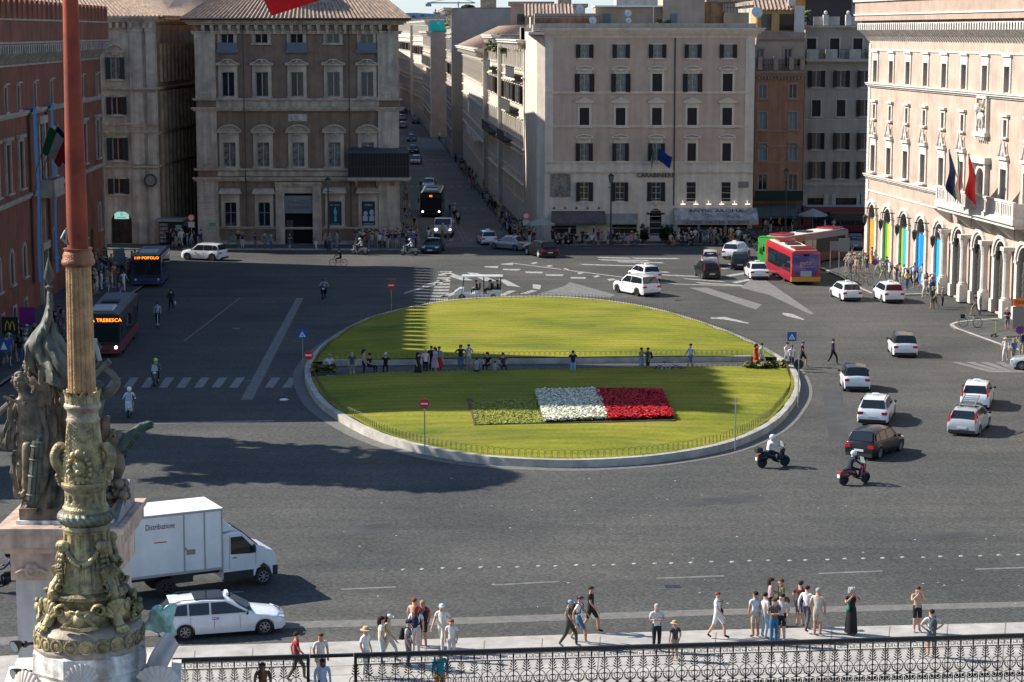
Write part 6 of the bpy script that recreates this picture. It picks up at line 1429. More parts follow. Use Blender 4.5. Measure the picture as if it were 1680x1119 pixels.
def bus(label,px,py,hd,L=12,body=(.22,.015,.03),lower=(.22,.015,.03),roofc=(.25,.25,.25),dest='628',rear=None,unit=True,H_=3.0,front_dark=True,name='bus',topc=None,lights=False,destcol=(1,.22,.02),at=None):
 p=G(px,py) if at is None else Ve(at); t=thing(name,label,'bus',(p.x,p.y,0),R(hd)); hw=1.27; x0,x1=-L/2,L/2
 def sec(y0,y1): return [(y0,.3),(y0,2.75*H_/3),(y0*.96,2.93*H_/3),(y0*.8,H_),(y1*.8,H_),(y1*.96,2.93*H_/3),(y1,2.75*H_/3),(y1,.3)]
 b=MB(); b.prism([(x0,y,z) for y,z in sec(-hw,hw)][::-1],(L,0,0)); b.build('body',paint(body,.35),t,smooth=30)
 b=MB(); b.box(x0+.3,x1-.3,-hw*.78,hw*.78,H_+.002,H_+.06); b.build('roof',mat('bus_roof_%d'%int(roofc[0]*99),roofc,.6,var=.1),t)
 b=MB(); b.box(x0-.012,x1+.012,-hw-.012,hw+.012,.3,1.02); b.build('skirt',paint(lower,.4),t)
 gz0,gz1=1.05,2.45
 for sy in (-1,1):
  n=int((L-1.6)/1.5)
  for k in range(n):
   a=x0+.6+k*(L-1.4)/n; c=a+(L-1.4)/n-.08; door=(k in (1,n-2)) and sy<0
   b=MB(); b.box(a,c,sy*hw,sy*(hw+.02),.42 if door else gz0,gz1); b.build('door' if door else 'side_window',CARG,t)
 b=MB(); b.box(x1,x1+.03,-hw*.93,hw*.93,1.1,2.35); b.build('windscreen',CARG,t)
 b=MB(); b.box(x1,x1+.028,-hw*.93,hw*.93,2.37,2.8); bd=b.build('destination_box',PLASTIC,t)
 if dest: 
  m=inst('destination_lettering',text_mesh(dest,.34,mat('led_orange',destcol,.5,var=0,emit=2.2),depth=.005,sx=1.1),bd,(x1+.035,0,2.58),R(90))
 b=MB(); b.box(x1-.05,x1+.03,-.5,.5,.45,.55); b.box(x1,x1+.035,-hw*.9,hw*.9,.85,1.06); b.build('front_grille',PLASTIC,t)
 for sy in (-1,1):
  b=MB(); b.lathe([(.1,0),(.1,.04)],(x1+.0,sy*.98,.72),10,ax=Ve((1,0,0))); b.build('headlight',mat('lit_headlight',(1,.97,.9),.3,var=0,emit=6) if lights else HEADL,t)
  b=MB(); b.box(x0-.03,x0,sy*.98,sy*1.2,.8,1.3); b.build('tail_light',TAILR,t)
  b=MB(); b.tube([(x1-.1,sy*1.2,2.5),(x1+.3,sy*1.45,2.5),(x1+.3,sy*1.45,2.3)],.025,4); b.box(x1+.24,x1+.34,sy*1.36,sy*1.54,1.85,2.3); b.build('mirror',PLASTIC,t)
 if rear:
  b=MB(); b.box(x0-.02,x0,-hw*.93,hw*.93,.85,2.75); rp=b.build('rear_panel',paint(rear,.5),t)
  inst('advert_lettering',text_mesh('getir',.62,plain('advert_yellow',(.5,.3,.12),.5),depth=.006),rp,(x0-.03,0,1.95),R(-90)); inst('advert_lettering',text_mesh('la spesa in pochi minuti',.13,plain('advert_white',(.5,.5,.55),.5),depth=.006),rp,(x0-.03,0,1.6),R(-90))
  b=MB(); b.box(x0-.05,x0-.02,-.5,.5,.75,1.25); b.build('grille_panel',plain('pale_grille',(.35,.35,.36),.5),rp); b=MB(); b.box(x0-.04,x0+.3,-hw-.02,hw+.02,.32,.72); b.build('rear_bumper',paint((.55,.25,.02),.4),t)
  b=MB(); b.box(x0-.03,x0-.018,-.25,.25,2.55,2.75); b.build('route_display',DARKIN,t)
 else:
  b=MB(); b.box(x0-.02,x0,-hw*.85,hw*.85,1.5,2.5); b.build('rear_window',CARG,t)
 if unit:
  b=MB(); b.box(x1-3.2,x1-1.0,-.75,.75,H_+.06,H_+.28); b.build('air_conditioning_unit',plain('ac_unit_grey',(.45,.47,.46),.5) if topc is None else paint(topc),t,bevel=.08)
  b=MB(); b.box(-.6,.6,-.6,.6,H_+.06,H_+.2); b.build('roof_hatch',PLASTIC,t)
  if topc: b=MB(); b.box(x0+.4,x0+2.4,-.9,.9,H_+.06,H_+.22); b.build('roof_unit',paint(topc),t,bevel=.05)
 for wx in (x1-2.6,x0+3.0):
  for sy in (-1,1): wheel(t,wx,sy*(hw-.14),.47,sy,RIMD,.3)
 return t
def scooter(label,px,py,hd,col,name='scooter',at=None,box=False,screen=True,sc_=1.0):
 p=G(px,py) if at is None else Ve(at); t=thing(name,label,'scooter',(p.x,p.y,0),R(hd)); P=paint(col)
 for x in (-.62,.68): wheel(t,x,0,.28,1,RIM,.12,5)
 b=MB(); b.tube([(-.75,0,.62),(-.45,0,.66),(-.05,0,.58),(.08,0,.42),(.3,0,.3),(.42,0,.45),(.5,0,.85)],[.09,.17,.17,.14,.11,.12,.08],8); b.ball((-.55,0,.52),.24,8,6,(1.3,.75,.8)); b.build('body',P,t,smooth=True)
 b=MB(); b.prism([(.42,-.2,.35),(.42,.2,.35),(.56,.17,.95),(.56,-.17,.95)],(.05,0,0)); b.tube([(.68,0,.3),(.62,0,.62),(.5,0,.95)],.04,6); b.ball((.66,0,.48),.16,7,5,(1.4,.6,.5)); b.build('front_shield',P,t,smooth=True)
 b=MB(); b.ball((-.3,0,.78),.22,8,6,(1.9,.75,.35)); b.build('seat',plain('seat_vinyl',(.02,.018,.017),.6),t)
 b=MB(); b.tube([(.4,-.36,1.02),(.5,-.15,1.0),(.5,.15,1.0),(.4,.36,1.02)],.025,5); 
 for s_ in (-1,1): b.tube([(.45,s_*.25,1.02),(.5,s_*.33,1.2)],.012,4); b.ball((.5,s_*.35,1.22),.06,6,4,(.4,1,.7))
 b.build('handlebar',PLASTIC,t)
 b=MB(); b.ball((.62,0,.85),.1,7,5,(.5,1.2,.8)); b.build('headlight',HEADL,t); b=MB(); b.box(-.9,-.84,-.1,.1,.6,.7); b.build('tail_light',TAILR,t); b=MB(); b.box(-.96,-.93,-.1,.1,.4,.56); b.build('number_plate',PLATE,t)
 if screen: b=MB(); b.grid(lambda u,v:(.55-.12*v,(u-.5)*.42*(1-.3*v),.95+.38*v),4,3); b.build('windshield',plain('screen_plastic',(.3,.33,.35),.1),t)
 if box: b=MB(); b.box(-1.0,-.66,-.2,.2,.8,1.08); b.build('top_case',PLASTIC,t,bevel=.05)
 return t
def bicycle(label,px,py,hd,col,at=None,name='bicycle',basket=False):
 p=G(px,py) if at is None else Ve(at); t=thing(name,label,'bicycle',(p.x,p.y,p.z),R(hd))
 for x in (-.52,.52):
  b=MB(); b.tube([(x+.34*cos(a*pi/10),0,.35+.34*sin(a*pi/10)) for a in range(20)],.022,5,closed=True)
  for a in range(8): b.tube([(x,0,.35),(x+.33*cos(a*pi/4),0,.35+.33*sin(a*pi/4))],.004,3)
  b.build('wheel',RUBBER,t)
 b=MB()
 for q in ([(-.52,0,.35),(-.1,0,.32),(-.22,0,.85)],[(-.1,0,.32),(.38,0,.85),(.52,0,.35)],[(-.2,0,.75),(.38,0,.82)],[(-.52,0,.35),(-.2,0,.75)],[(.38,0,.82),(.34,0,1.02)]): b.tube(q,.022,5)
 b.build('frame',paint(col),t)
 b=MB(); b.tube([(.3,-.28,1.04),(.36,0,1.02),(.3,.28,1.04)],.015,4); b.build('handlebar',PLASTIC,t); b=MB(); b.ball((-.24,0,.9),.12,6,4,(1.2,.6,.4)); b.build('saddle',PLASTIC,t)
 if basket: b=MB(); b.box(.42,.75,-.18,.18,.72,.98); b.build('basket',PLASTIC,t)
 return t
def kick(label,px,py,hd,col):
 p=G(px,py,.13 if px>1600 else 0); t=thing('kick_scooter',label,'kick scooter',tuple(p),R(hd))
 for x in (-.45,.5): b=MB(); b.lathe([(.11,-.025),(.11,.025)],(x,0,.11),12,ax=Ve((0,1,0))); b.build('wheel',RUBBER,t)
 b=MB(); b.box(-.45,.38,-.08,.08,.12,.17); b.build('deck',PLASTIC,t); b=MB(); b.tube([(.5,0,.12),(.42,0,1.1)],.03,6); b.build('stem',paint(col),t); b=MB(); b.tube([(.42,-.25,1.12),(.42,.25,1.12)],.018,5); b.build('handlebar',PLASTIC,t)
WHT=(.72,.73,.72)
car('white taxi with dark roof rails driving away just above the black hatchback','wagon',WHT,1438,687,74,'taxi','taxi',taxi=True,rack=True)
car('black hatchback with a yellow and blue door sticker, driving away beside the dark red scooter','hatch',(.012,.013,.015),1436,744,55,H=1.5)
car('white hatchback taxi driving away just above the silver car','hatch',WHT,1603,664,73,'taxi','taxi',taxi=True,tail='high',H=1.5)
sv=car('silver hatchback with a ladder rack and tall red tail lights driving away','hatch',(.36,.37,.38),1590,706,66,tail='high',H=1.46)
car('small white two seater with black roof near the crossing sign','mini',WHT,1402,637,87,L=2.9,roofc=(.03,.03,.03))
car('white small car with matt black roof alone in the right carriageway','hatch',WHT,1480,581,87,L=3.5,H=1.55,roofc=(.05,.045,.04))
car('white wagon taxi in front of the palace arcade, right one of two','mpv',WHT,1457,493,94,'taxi','taxi',taxi=True)
car('white taxi turning beside the kerb, left one of two','hatch',WHT,1387,490,97,'taxi','taxi',taxi=True,L=4.3)
car('large white luxury suv in the middle of the road behind the lawn','suv',WHT,1044,482,121,rack=True,rim=RIMD)
car('white taxi half hidden behind the large white suv','hatch',WHT,1057,460,108,'taxi','taxi',taxi=True,L=4.2)
car('black city car between the white van and the lane arrows','mini',(.012,.012,.013),1160,455,100,L=3.6,tail='high',H=1.48)
car('little white car with red lights behind the black city car','mini',(.55,.53,.5),1165,436,85,L=3.4,tail='high')
car('white wagon taxi at the back of the queue beside the teal car','mpv',WHT,1208,423,66,'taxi','taxi',taxi=True)
car('dark green car with red lights in the queue left of the red bus','wagon',(.012,.03,.03),1214,439,84,H=1.5)
car('white sedan taxi directly left of the red bus','sedan',WHT,1241,455,91,'taxi','taxi',taxi=True)
car('black car partly hidden behind the green bus front','hatch',(.01,.01,.012),1263,413,120)
car('black suv with bright white wheels beyond the lawn','suv',(.012,.01,.01),888,420,114,rim=plain('white_rim',(.8,.8,.78),.4),L=4.3,H=1.6)
car('grey sedan waiting in shade beside the kerb','sedan',(.2,.2,.19),838,409,138)
car('white taxi hatchback in shade turning into the long street','hatch',(.6,.62,.62),799,400,99,'taxi','taxi',taxi=True)
car('dark blue car with shining headlights leaving the long street','sedan',(.01,.02,.04),711,413,-97,H=1.4)
car('white compact suv crossing the sunlit strip before the brown palace','suv',WHT,336,426,160,L=4.3,H=1.63,rack=True)
car('parked grey green small car in front of the cafe terrace','hatch',(.1,.13,.13),1151,400.5,184,H=1.5,L=3.9)
car('parked dark blue police hatchback at the right of the cafe awning','hatch',(.012,.014,.03),1214,399.6,182,'police car','police_car',H=1.55)
car('teal grey small car half hidden by the sunlit palace corner','mini',(.12,.16,.17),1403,408,80,L=3.6,tail='high')
car('grey blue sedan cut by the right edge of the picture','sedan',(.3,.34,.36),1716,606,164)
car('white car following the black bus in the long street','sedan',(.5,.5,.48),704,309,-93)
for (x,y,h_,c,l,k_) in ((683,269,-93,(.3,.3,.29),'silver car in the long street, first behind the white car of the bus','hatch'),(679,251,-93,(.03,.03,.03),'dark car in the long street behind the silver one','sedan'),(662,210,88,(.35,.35,.33),'grey car at the left kerb of the long street','hatch'),(683,203,88,(.03,.03,.035),'dark car crossing the far stop line of the long street','sedan'),(672,178,88,(.05,.05,.06),'small dark car far away in the long street','hatch'),(662,172,88,(.5,.5,.5),'pale car at the far left of the long street','sedan'),(668,158,88,(.4,.03,.03),'red car where the long street vanishes','hatch'),(678,160,88,(.5,.48,.44),'white car where the long street vanishes','suv'),(661,197,88,(.4,.4,.4),'silver car parked far along the left kerb of the long street','wagon'),(663,186,88,(.05,.06,.1),'blue car parked far along the left kerb of the long street','hatch'),(676,169,88,(.3,.28,.25),'beige car far away between the crowds of the long street','sedan'),(676,232,-93,(.02,.02,.02),'black car behind the dark one in the long street','hatch')): car(l,k_,c,x,y,h_)
b=MB(); M_=Matrix.Translation(sv.location)@Matrix.Rotation(sv.rotation_euler.z,4,'Z'); b.M=M_
for sy in (-.4,.4): b.bar((-.9,sy,1.52),(.6,sy,1.9),.06,.06)
for k in range(6): b.bar((-.8+k*.26,-.4,1.545+k*.066),(-.8+k*.26,.4,1.545+k*.066),.04,.04)
o=b.build('ladder',STEEL); tag(o,'metal ladder tied to the roof of the silver hatchback','ladder')
for sy in (-.5,.5): b=MB(); b.box(-.7,-.62,-.62,.62,1.46,1.52) if sy<0 else b.box(.15,.23,-.6,.6,1.47,1.53); b.build('roof_bar',PLASTIC,sv)
b=MB(); b.box(.1,.6,-.875,-.868,.62,.85); 
q_=G(434,1041); a_=R(15); p_=q_-Ve((1.52*cos(a_)+.8*sin(a_),1.52*sin(a_)-.8*cos(a_),0))
tw=car('shiny white estate taxi with dark panoramic roof in the foreground beside the truck','wagon',(.72,.74,.74),0,0,15,at=p_,cat='taxi',name='taxi',L=4.62,H=1.43,rack=True,taxi=False,tail='low')
b=MB(); b.box(-1.0,.1,-.56,.56,1.42,1.455); b.build('panoramic_roof',CARG,tw,bevel=.02)
b=MB(); b.box(.18,.3,-.22,.22,1.42,1.54); b.build('taxi_sign',plain('taxi_sign_white',(.8,.8,.76),.4),tw,bevel=.02); b=MB(); b.box(-1.9,-1.5,-.57,.57,1.345,1.38); b.build('spoiler',paint((.72,.74,.74)),tw,bevel=.02)
b=MB(); b.box(-.4,-.15,-.885,-.878,.72,.8); b.build('door_emblem',plain('emblem_violet',(.3,.15,.45),.5),tw)
# ---- box truck
q_=G(431,959); a_=R(27); p=q_-Ve((2.93*cos(a_)+.86*sin(a_),2.93*sin(a_)-.86*cos(a_),0)); t=thing('box_truck','white box truck with Distribuzione lettering driving right in the foreground','truck',(p.x,p.y,0),a_); TR=t
WT=mat('truck_white',(.66,.68,.67),.45,var=.06,scale=1.2,streak=.06,coat=.2); GRT=plain('truck_grey_trim',(.3,.3,.29),.6)
x0,x1=-3.7,1.2; b=MB(); b.box(x0,x1,-1.12,1.12,.95,3.35); b.build('cargo_box',WT,t,bevel=.02)
b=MB(); b.box(x0-.02,x1+.02,-1.135,1.135,3.35,3.385); b.build('box_roof',mat('truck_roof_white',(.75,.75,.73),.5,var=.08,scale=1),t)
b=MB()
for x in (x0,-.42,.42,x1-.06): b.box(x,x+.06,-1.14,-1.12,.95,3.35)
b.box(x0,x1,-1.145,-1.12,.9,1.0); b.box(x0,x1,-1.145,-1.12,3.28,3.36); b.box(x0,x1,1.12,1.14,.9,1.0)
for x in (x0,x1-.06): b.box(x,x+.06,1.12,1.14,.95,3.35)
b.build('box_trim',GRT,t)
b=MB(); b.box(-.3,.05,-1.15,-1.12,1.65,1.85); b.box(-.4,-.3,-1.16,-1.12,1.85,1.95); b.build('side_door_handle',plain('steel_latch',(.2,.2,.19),.4,metal=.5),t)
for k,x in enumerate((-2.3,)): inst('side_lettering',text_mesh('Distribuzione',.33,plain('lettering_navy',(.015,.015,.05),.5),depth=.004,sx=.66),t,(-1.35,-1.128,2.9))
b=MB(); b.box(-1.6,-1.1,-1.13,-1.12,2.25,2.29); b.build('red_stripe',plain('stripe_red',(.4,.02,.02),.5),t)
K_=.87
cp=[(.04,.75),(.04,2.25),(.5,2.33),(1.0,2.25),(1.75,1.62),(2.45,1.42),(2.62,1.22),(2.66,.6),(2.5,.42),(2.4,.42),(2.3,.72),(2.0,.92),(1.68,.72),(1.58,.42),(.04,.42)]; cp=[(x1+x*K_+(.0),z) for x,z in cp]
b=MB(); b.prism([(x,-.98,z) for x,z in cp],(0,1.96,0)); b.build('cab',WT,t,bevel=.06)
cx2=lambda x:x1+x*K_
b=MB(); b.prism([(cx2(1.04),-.84,2.22),(cx2(1.04),.84,2.22),(cx2(1.74),.9,1.66),(cx2(1.74),-.9,1.66)],(.03,0,.035)); b.build('windscreen',CARG,t)
for sy in (-1,1):
 b=MB(); q=[(cx2(.42),sy*.985,1.42),(cx2(.42),sy*.985,2.12),(cx2(.98),sy*.985,2.12),(cx2(1.62),sy*.985,1.52),(cx2(1.5),sy*.985,1.38)]; b.prism(q if sy<0 else q[::-1],(0,sy*.01,0)); b.build('side_window',CARG,t)
 b=MB(); b.ball((cx2(1.5),sy*1.13,1.6),.15,8,6,(.5,.8,1.3)); b.build('mirror',PLASTIC,t); b=MB(); b.prism([(cx2(2.2),sy*.7,1.46),(cx2(2.6),sy*.7,1.18),(cx2(2.6),sy*.94,1.16),(cx2(2.2),sy*.99,1.4)],(.02,0,.03)); b.build('headlight',HEADL,t)
 b=MB(); b.box(cx2(.36),cx2(.36)+.012,sy*.983,sy*.987,.8,2.2); b.box(cx2(1.62),cx2(1.62)+.012,sy*.983,sy*.987,.9,1.45); b.build('door_seam',PLASTIC,t)
b=MB(); b.box(cx2(2.42),cx2(2.7),-1.0,1.0,.4,.8); b.build('bumper',PLASTIC,t,bevel=.05)
for sy in (-1,1): b=MB(); b.box(cx2(.06),cx2(1.5),sy*.98,sy*.995,.42,.72); b.build('sill_trim',PLASTIC,t)
b=MB(); b.prism([(x1+.05,-.8,2.3),(x1+.05,-.8,2.95),(x1+.62,-.75,2.34)],(0,1.6,0)); b.build('wind_deflector',WT,t,bevel=.03); b=MB(); b.box(cx2(.5),cx2(.7),-.996,-.985,1.25,1.29); b.build('door_handle',PLASTIC,t)
for sy in (-1,1): wheel(t,x1+1.99*K_,sy*.86,.36,sy,RIM,.24); wheel(t,x0+2.6,sy*.88,.38,sy,RIMD,.3)
b=MB(); b.box(x0+.1,x1+.4,-.5,.5,.62,.9); b.box(-.9,0,-.95,-.6,.5,.88); b.box(x0,x0+.1,-1.0,1.0,.45,.6); b.build('chassis',PLASTIC,t)
# ---- buses
bus('large dark red city bus with orange sign at the left kerb',184,566,-86,L=12,lower=(.16,.01,.02),body=(.035,.02,.025),roofc=(.12,.125,.12),dest='60 PIA TREBESCA',lights=True)
bus('small violet and black bus stopping near the crowd at the left',249,463,-86,L=8,body=(.05,.03,.12),lower=(.02,.03,.11),roofc=(.2,.24,.23),dest='119 POPOLO',destcol=(.5,.03,.01),H_=2.8)
bus('black bus with lit headlights coming down the long street',710,350,-90,L=12,body=(.015,.014,.015),lower=(.015,.014,.015),roofc=(.14,.13,.12),dest='62',lights=True)
bus('red bus with violet rear advert at the end of the traffic queue',0,0,95.5,at=G(1322,468)+Ve((-.5,5.3,0)),L=10.5,body=(.42,.015,.025),lower=(.3,.012,.03),roofc=(.62,.58,.5),dest='',rear=(.055,.03,.2),topc=(.3,.02,.03))
bus('green and dark red articulated bus behind the red bus',0,0,232,at=(27.9,200,0),L=12.5,body=(.09,.03,.03),lower=(.09,.03,.03),roofc=(.6,.57,.5),dest='',topc=(.3,.02,.03))
b=bus('dark maroon bus hidden in shade beside the sunlit palace',1398,383,178,L=11,body=(.1,.01,.02),lower=(.1,.01,.02),roofc=(.3,.3,.28),dest='',unit=False)
o=bpy.data.objects['bus.004'] if 'bus.004' in bpy.data.objects else None
if o:
 bb=MB(); bb.box(6.2,6.32,-1.3,1.3,.3,2.95); bb.box(4.0,6.2,-1.32,-1.3,.3,2.9); bb.box(4.0,6.2,1.3,1.32,.3,2.9); bb.box(5.6,6.3,-1.2,1.2,3.0,3.08); bb.build('green_nose',paint((.06,.4,.06),.4),o)
p=G(729,388); t=thing('utility_van','white pickup lorry with headlights on behind the dark blue car','van',(p.x,p.y,0),R(-93))
b=MB(); b.prism([(-2.2,-.95,.5),(-2.2,-.95,1.6),(.6,-.95,1.6),(.6,-.95,2.1),(1.4,-.95,2.1),(1.9,-.95,1.4),(2.1,-.95,1.2),(2.1,-.95,.5)][::-1],(0,1.9,0)); b.build('body',paint((.55,.55,.53)),t,bevel=.06); b=MB(); b.prism([(1.44,-.8,2.02),(1.44,.8,2.02),(1.9,.85,1.46),(1.9,-.85,1.46)],(.03,0,.03)); b.build('windscreen',CARG,t)
for sy in (-1,1):
 b=MB(); b.box(2.1,2.14,sy*.6,sy*.88,.85,1.05); b.build('headlight',mat('lit_headlight',(1,.97,.9)),t)
 for wx in (-1.3,1.35): wheel(t,wx,sy*.86,.34,sy,RIMD)
p=G(784,490.5); t=thing('golf_cart','long white golf cart with roof carrying tourists along the far edge of the lawn','golf cart',(p.x,p.y,0),R(178)); GC=t
b=MB(); b.box(-1.9,1.3,-.62,.62,.3,.5); b.prism([(1.2,-.6,.3),(1.85,-.55,.35),(1.95,-.55,.65),(1.5,-.58,.95),(1.15,-.6,.95)],(0,1.2,0)); b.box(-1.95,-1.2,-.62,.62,.5,.85); b.box(-.1,.25,-.6,.6,.5,.8); b.build('body',paint(WHT),t,bevel=.05)
b=MB(); b.box(-2.1,1.35,-.68,.68,1.9,1.98); b.build('roof',paint(WHT),t,bevel=.03)
b=MB()
for x in (-1.9,-.5,1.15):
 for sy in (-.6,.6): b.tube([(x+(.15 if x>1 else 0),sy,.5),(x,sy,1.9)],.025,5)
b.build('roof_post',PLASTIC,t); b=MB()
for x in (.1,-1.0,-1.6): b.box(x-.25,x+.2,-.58,.58,.8,.9); b.box(x-.32,x-.22,-.58,.58,.85,1.3)
b.build('seat',plain('seat_vinyl',(.02,.018,.017)),t)
for x in (1.3,-1.3):
 for sy in (-1,1): wheel(t,x,sy*.58,.24,sy,RIM,.18,5)
for x in (.62,-.32,-1.18):
 for sy in (-1,1): b=MB(); b.box(x-.006,x+.006,sy*.888,sy*.893,.35,.84); b.build('door_seam',PLASTIC,tw)
for sy in (-1,1): b=MB(); b.box(-1.7,.95,sy*.84,sy*.848,.86,.875); b.build('chrome_strip',CHROME,tw)
b=MB(); b.box(2.28,2.33,-.35,.35,.48,.66); b.build('front_grille',CHROME,tw,bevel=.02)
# --- people (local -y is the way they face, feet at z=0, 1.74 m tall)
def skel(pose):
 """joints with radii; returns dict name->(pos,r) and bones"""
 J={}; 
 def j(n,x,y,z,r): J[n]=(Ve((x,y,z)),r)
 if pose in('sit','ride'):
  hz=.52 if pose=='sit' else .84; ly=0
  j('pel',0,0,hz,.125); j('spine',0,.02 if pose=='sit' else -.02,hz+.2,.118); j('chest',0,.0 if pose=='sit' else -.08,hz+.4,.138); j('neck',0,-.03 if pose=='sit' else -.14,hz+.58,.052); j('head',0,-.06 if pose=='sit' else -.18,hz+.70,.088); j('crown',0,-.05 if pose=='sit' else -.17,hz+.80,.078)
  for s,n in ((-1,'l'),(1,'r')):
   j('hip'+n,s*.09,-.02,hz-.02,.098)
   if pose=='sit': j('knee'+n,s*.12,-.44,hz+.0,.062); j('ank'+n,s*.11,-.42,.09,.042); j('toe'+n,s*.12,-.58,.035,.036)
   else: j('knee'+n,s*.2,-.42,hz-.1,.064); j('ank'+n,s*.17,-.38,.36,.044); j('toe'+n,s*.18,-.54,.31,.038)
   j('sho'+n,s*.19,J['chest'][0].y,hz+.47,.058)
   if pose=='sit': j('elb'+n,s*.25,-.1,hz+.22,.042); j('wri'+n,s*.14,-.32,hz+.12,.03); j('hand'+n,s*.1,-.4,hz+.1,.03)
   else: j('elb'+n,s*.32,-.3,hz+.22,.044); j('wri'+n,s*.31,-.54,hz+.17,.032); j('hand'+n,s*.3,-.6,hz+.16,.034)
 else:
  k=1 if pose in('walk','walk2') else 0
  j('pel',0,0,.95,.118); j('spine',0,-.0,1.13,.108); j('chest',0,-.0,1.33,.135); j('neck',0,-.01,1.5,.052); j('head',0,-.03,1.61,.086); j('crown',0,-.02,1.70,.076)
  for s,n in ((-1,'l'),(1,'r')):
   st=(s if pose!='walk2' else -s)*.22*k
   j('hip'+n,s*.085,0,.9,.104); j('knee'+n,s*.09,-.03-st*.75-.04*k,.5,.068); j('ank'+n,s*.09,.03-st*1.25,.1+(.05 if st<0 else 0),.047); j('toe'+n,s*.125,-.13-st*1.3,.035+(.03 if st<0 else 0),.036)
   j('sho'+n,s*.185,0,1.42,.062)
   if pose=='phone': j('elb'+n,s*.24,-.17,1.25,.04); j('wri'+n,s*.1,-.3,1.48,.03); j('hand'+n,s*.06,-.32,1.55,.03)
   elif pose=='hips': j('elb'+n,s*.38,.06,1.2,.04); j('wri'+n,s*.2,-.02,1.02,.03); j('hand'+n,s*.16,-.06,.99,.03)
   elif pose=='fold': j('elb'+n,s*.24,-.02,1.17,.042); j('wri'+n,s*.02,-.2,1.2,.032); j('hand'+n,-s*.06,-.22,1.21,.03)
   elif pose=='point' and s>0: j('elb'+n,.36,-.15,1.38,.04); j('wri'+n,.45,-.38,1.45,.03); j('hand'+n,.47,-.47,1.46,.03)
   elif k: j('elb'+n,s*.24,.03+st*.5,1.17,.042); j('wri'+n,s*.25,-.08+st*.9,.95,.03); j('hand'+n,s*.25,-.12+st*1.0,.87,.032)
   else: j('elb'+n,s*.235,.03,1.16,.046); j('wri'+n,s*.225,-.06,.93,.034); j('hand'+n,s*.21,-.09,.85,.033)
 B=[('pel','spine'),('spine','chest'),('chest','neck'),('neck','head'),('head','crown')]
 for n in 'lr': B+=[('pel','hip'+n),('hip'+n,'knee'+n),('knee'+n,'ank'+n),('ank'+n,'toe'+n),('chest','sho'+n),('sho'+n,'elb'+n),('elb'+n,'wri'+n),('wri'+n,'hand'+n)]
 return J,B
def skin_mesh(J,B,root,lv=1,name='body'):
 keys=list(J); me=bpy.data.meshes.new(name); me.from_pydata([J[k][0][:] for k in keys],[(keys.index(a),keys.index(b_)) for a,b_ in B],[])
 o=bpy.data.objects.new(name,me); COL.objects.link(o); o.modifiers.new('s','SKIN')
 if not me.skin_vertices: return None
 for i,k in enumerate(keys):
  d=me.skin_vertices[0].data[i]; r=J[k][1]; d.radius=r if isinstance(r,(tuple,list)) else (r,r); d.use_root=(k==root)
 sb=o.modifiers.new('u','SUBSURF'); sb.levels=lv; sb.render_levels=lv
 dg=bpy.context.evaluated_depsgraph_get(); dg.update(); out=bpy.data.meshes.new_from_object(o.evaluated_get(dg)); bpy.data.objects.remove(o); bpy.data.meshes.remove(me)
 out.polygons.foreach_set('use_smooth',[True]*len(out.polygons)); return out
SKIN=mat('skin',(.42,.23,.15),.6,var=.05); 
def body_mesh(pose,hi=True):
 J,B=skel(pose); J={k:list(v) for k,v in J.items()}
 w_={'pel':(.165,.115),'spine':(.14,.1),'chest':(.175,.115)}
 JJ=dict(J)
 if hi:
  hd=J['head'][0]; JJ['nose']=[hd+Ve((0,-.105,-.012)),.016]; JJ['chin']=[hd+Ve((0,-.05,-.075)),.035]; B=B+[('head','nose'),('head','chin')]
  for s,n in ((-1,'l'),(1,'r')):
   JJ['ear'+n]=[hd+Ve((s*.094,.005,-.0)),.014]; B=B+[('head','ear'+n)]
   h=J['hand'+n][0]; d=(h-J['wri'+n][0]).normalized(); sd=d.cross(Ve((0,1,0)) if abs(d.y)<.8 else Ve((0,0,1))).normalized()
   bend=d.cross(sd)*(.012)
   for q,(o,l) in enumerate(((-.026,.062),(-.009,.074),(.009,.068),(.026,.052))):
    JJ['f%d%s'%(q,n)]=[h+sd*o+d*.035,.0095]; JJ['g%d%s'%(q,n)]=[h+sd*o*1.2+d*(.035+l)+bend,.0078]; B=B+[('hand'+n,'f%d%s'%(q,n)),('f%d%s'%(q,n),'g%d%s'%(q,n))]
   JJ['t'+n]=[h+sd*-.045+d*.0,.0105]; JJ['u'+n]=[h+sd*-.055+d*.045+bend*2,.0085]; B=B+[('hand'+n,'t'+n),('t'+n,'u'+n)]
 me=skin_mesh(JJ,B,'pel',1); 
 if me is None: raise Exception('skin')
 zmin=min(v.co.z for v in me.vertices)
 def reg(c):
  best=None
  for a,b_ in B:
   A_,C_=Ve(JJ[a][0]),Ve(JJ[b_][0]); ab=C_-A_; t=max(0,min(1,(c-A_).dot(ab)/ab.length_squared)); ra,rb=[x if not isinstance(x,(tuple,list)) else x[0] for x in (JJ[a][1],JJ[b_][1])]
   d=(c-A_-ab*t).length-lerp(ra,rb,t)
   if best is None or d<best[0]: best=(d,a,b_,t)
  _,a,b_,t=best
  if a in('pel','spine') and not b_.startswith('hip'): return 1 if (a=='spine' or t>.12) else 2
  if a=='pel': return 2
  if a=='chest' and b_=='neck': return 1 if t<.55 else 0
  if a=='chest': return 1
  if a.startswith('sho'): return 1 if t<.5 else 4
  if a.startswith('elb'): return 4 if t<.85 else 0
  if a.startswith('hip'): return 2 if t<.88 else 5
  if a.startswith('knee'): return 5
  if a.startswith('ank'): return 3
  return 0
 for _ in range(6): me.materials.append(SKIN)
 for p in me.polygons: p.material_index=reg(p.center)
 return me
POSES={}
def pose_mesh(pose,hi):
 k=(pose,hi)
 if k not in POSES: POSES[k]=body_mesh(pose,hi)
 return POSES[k]
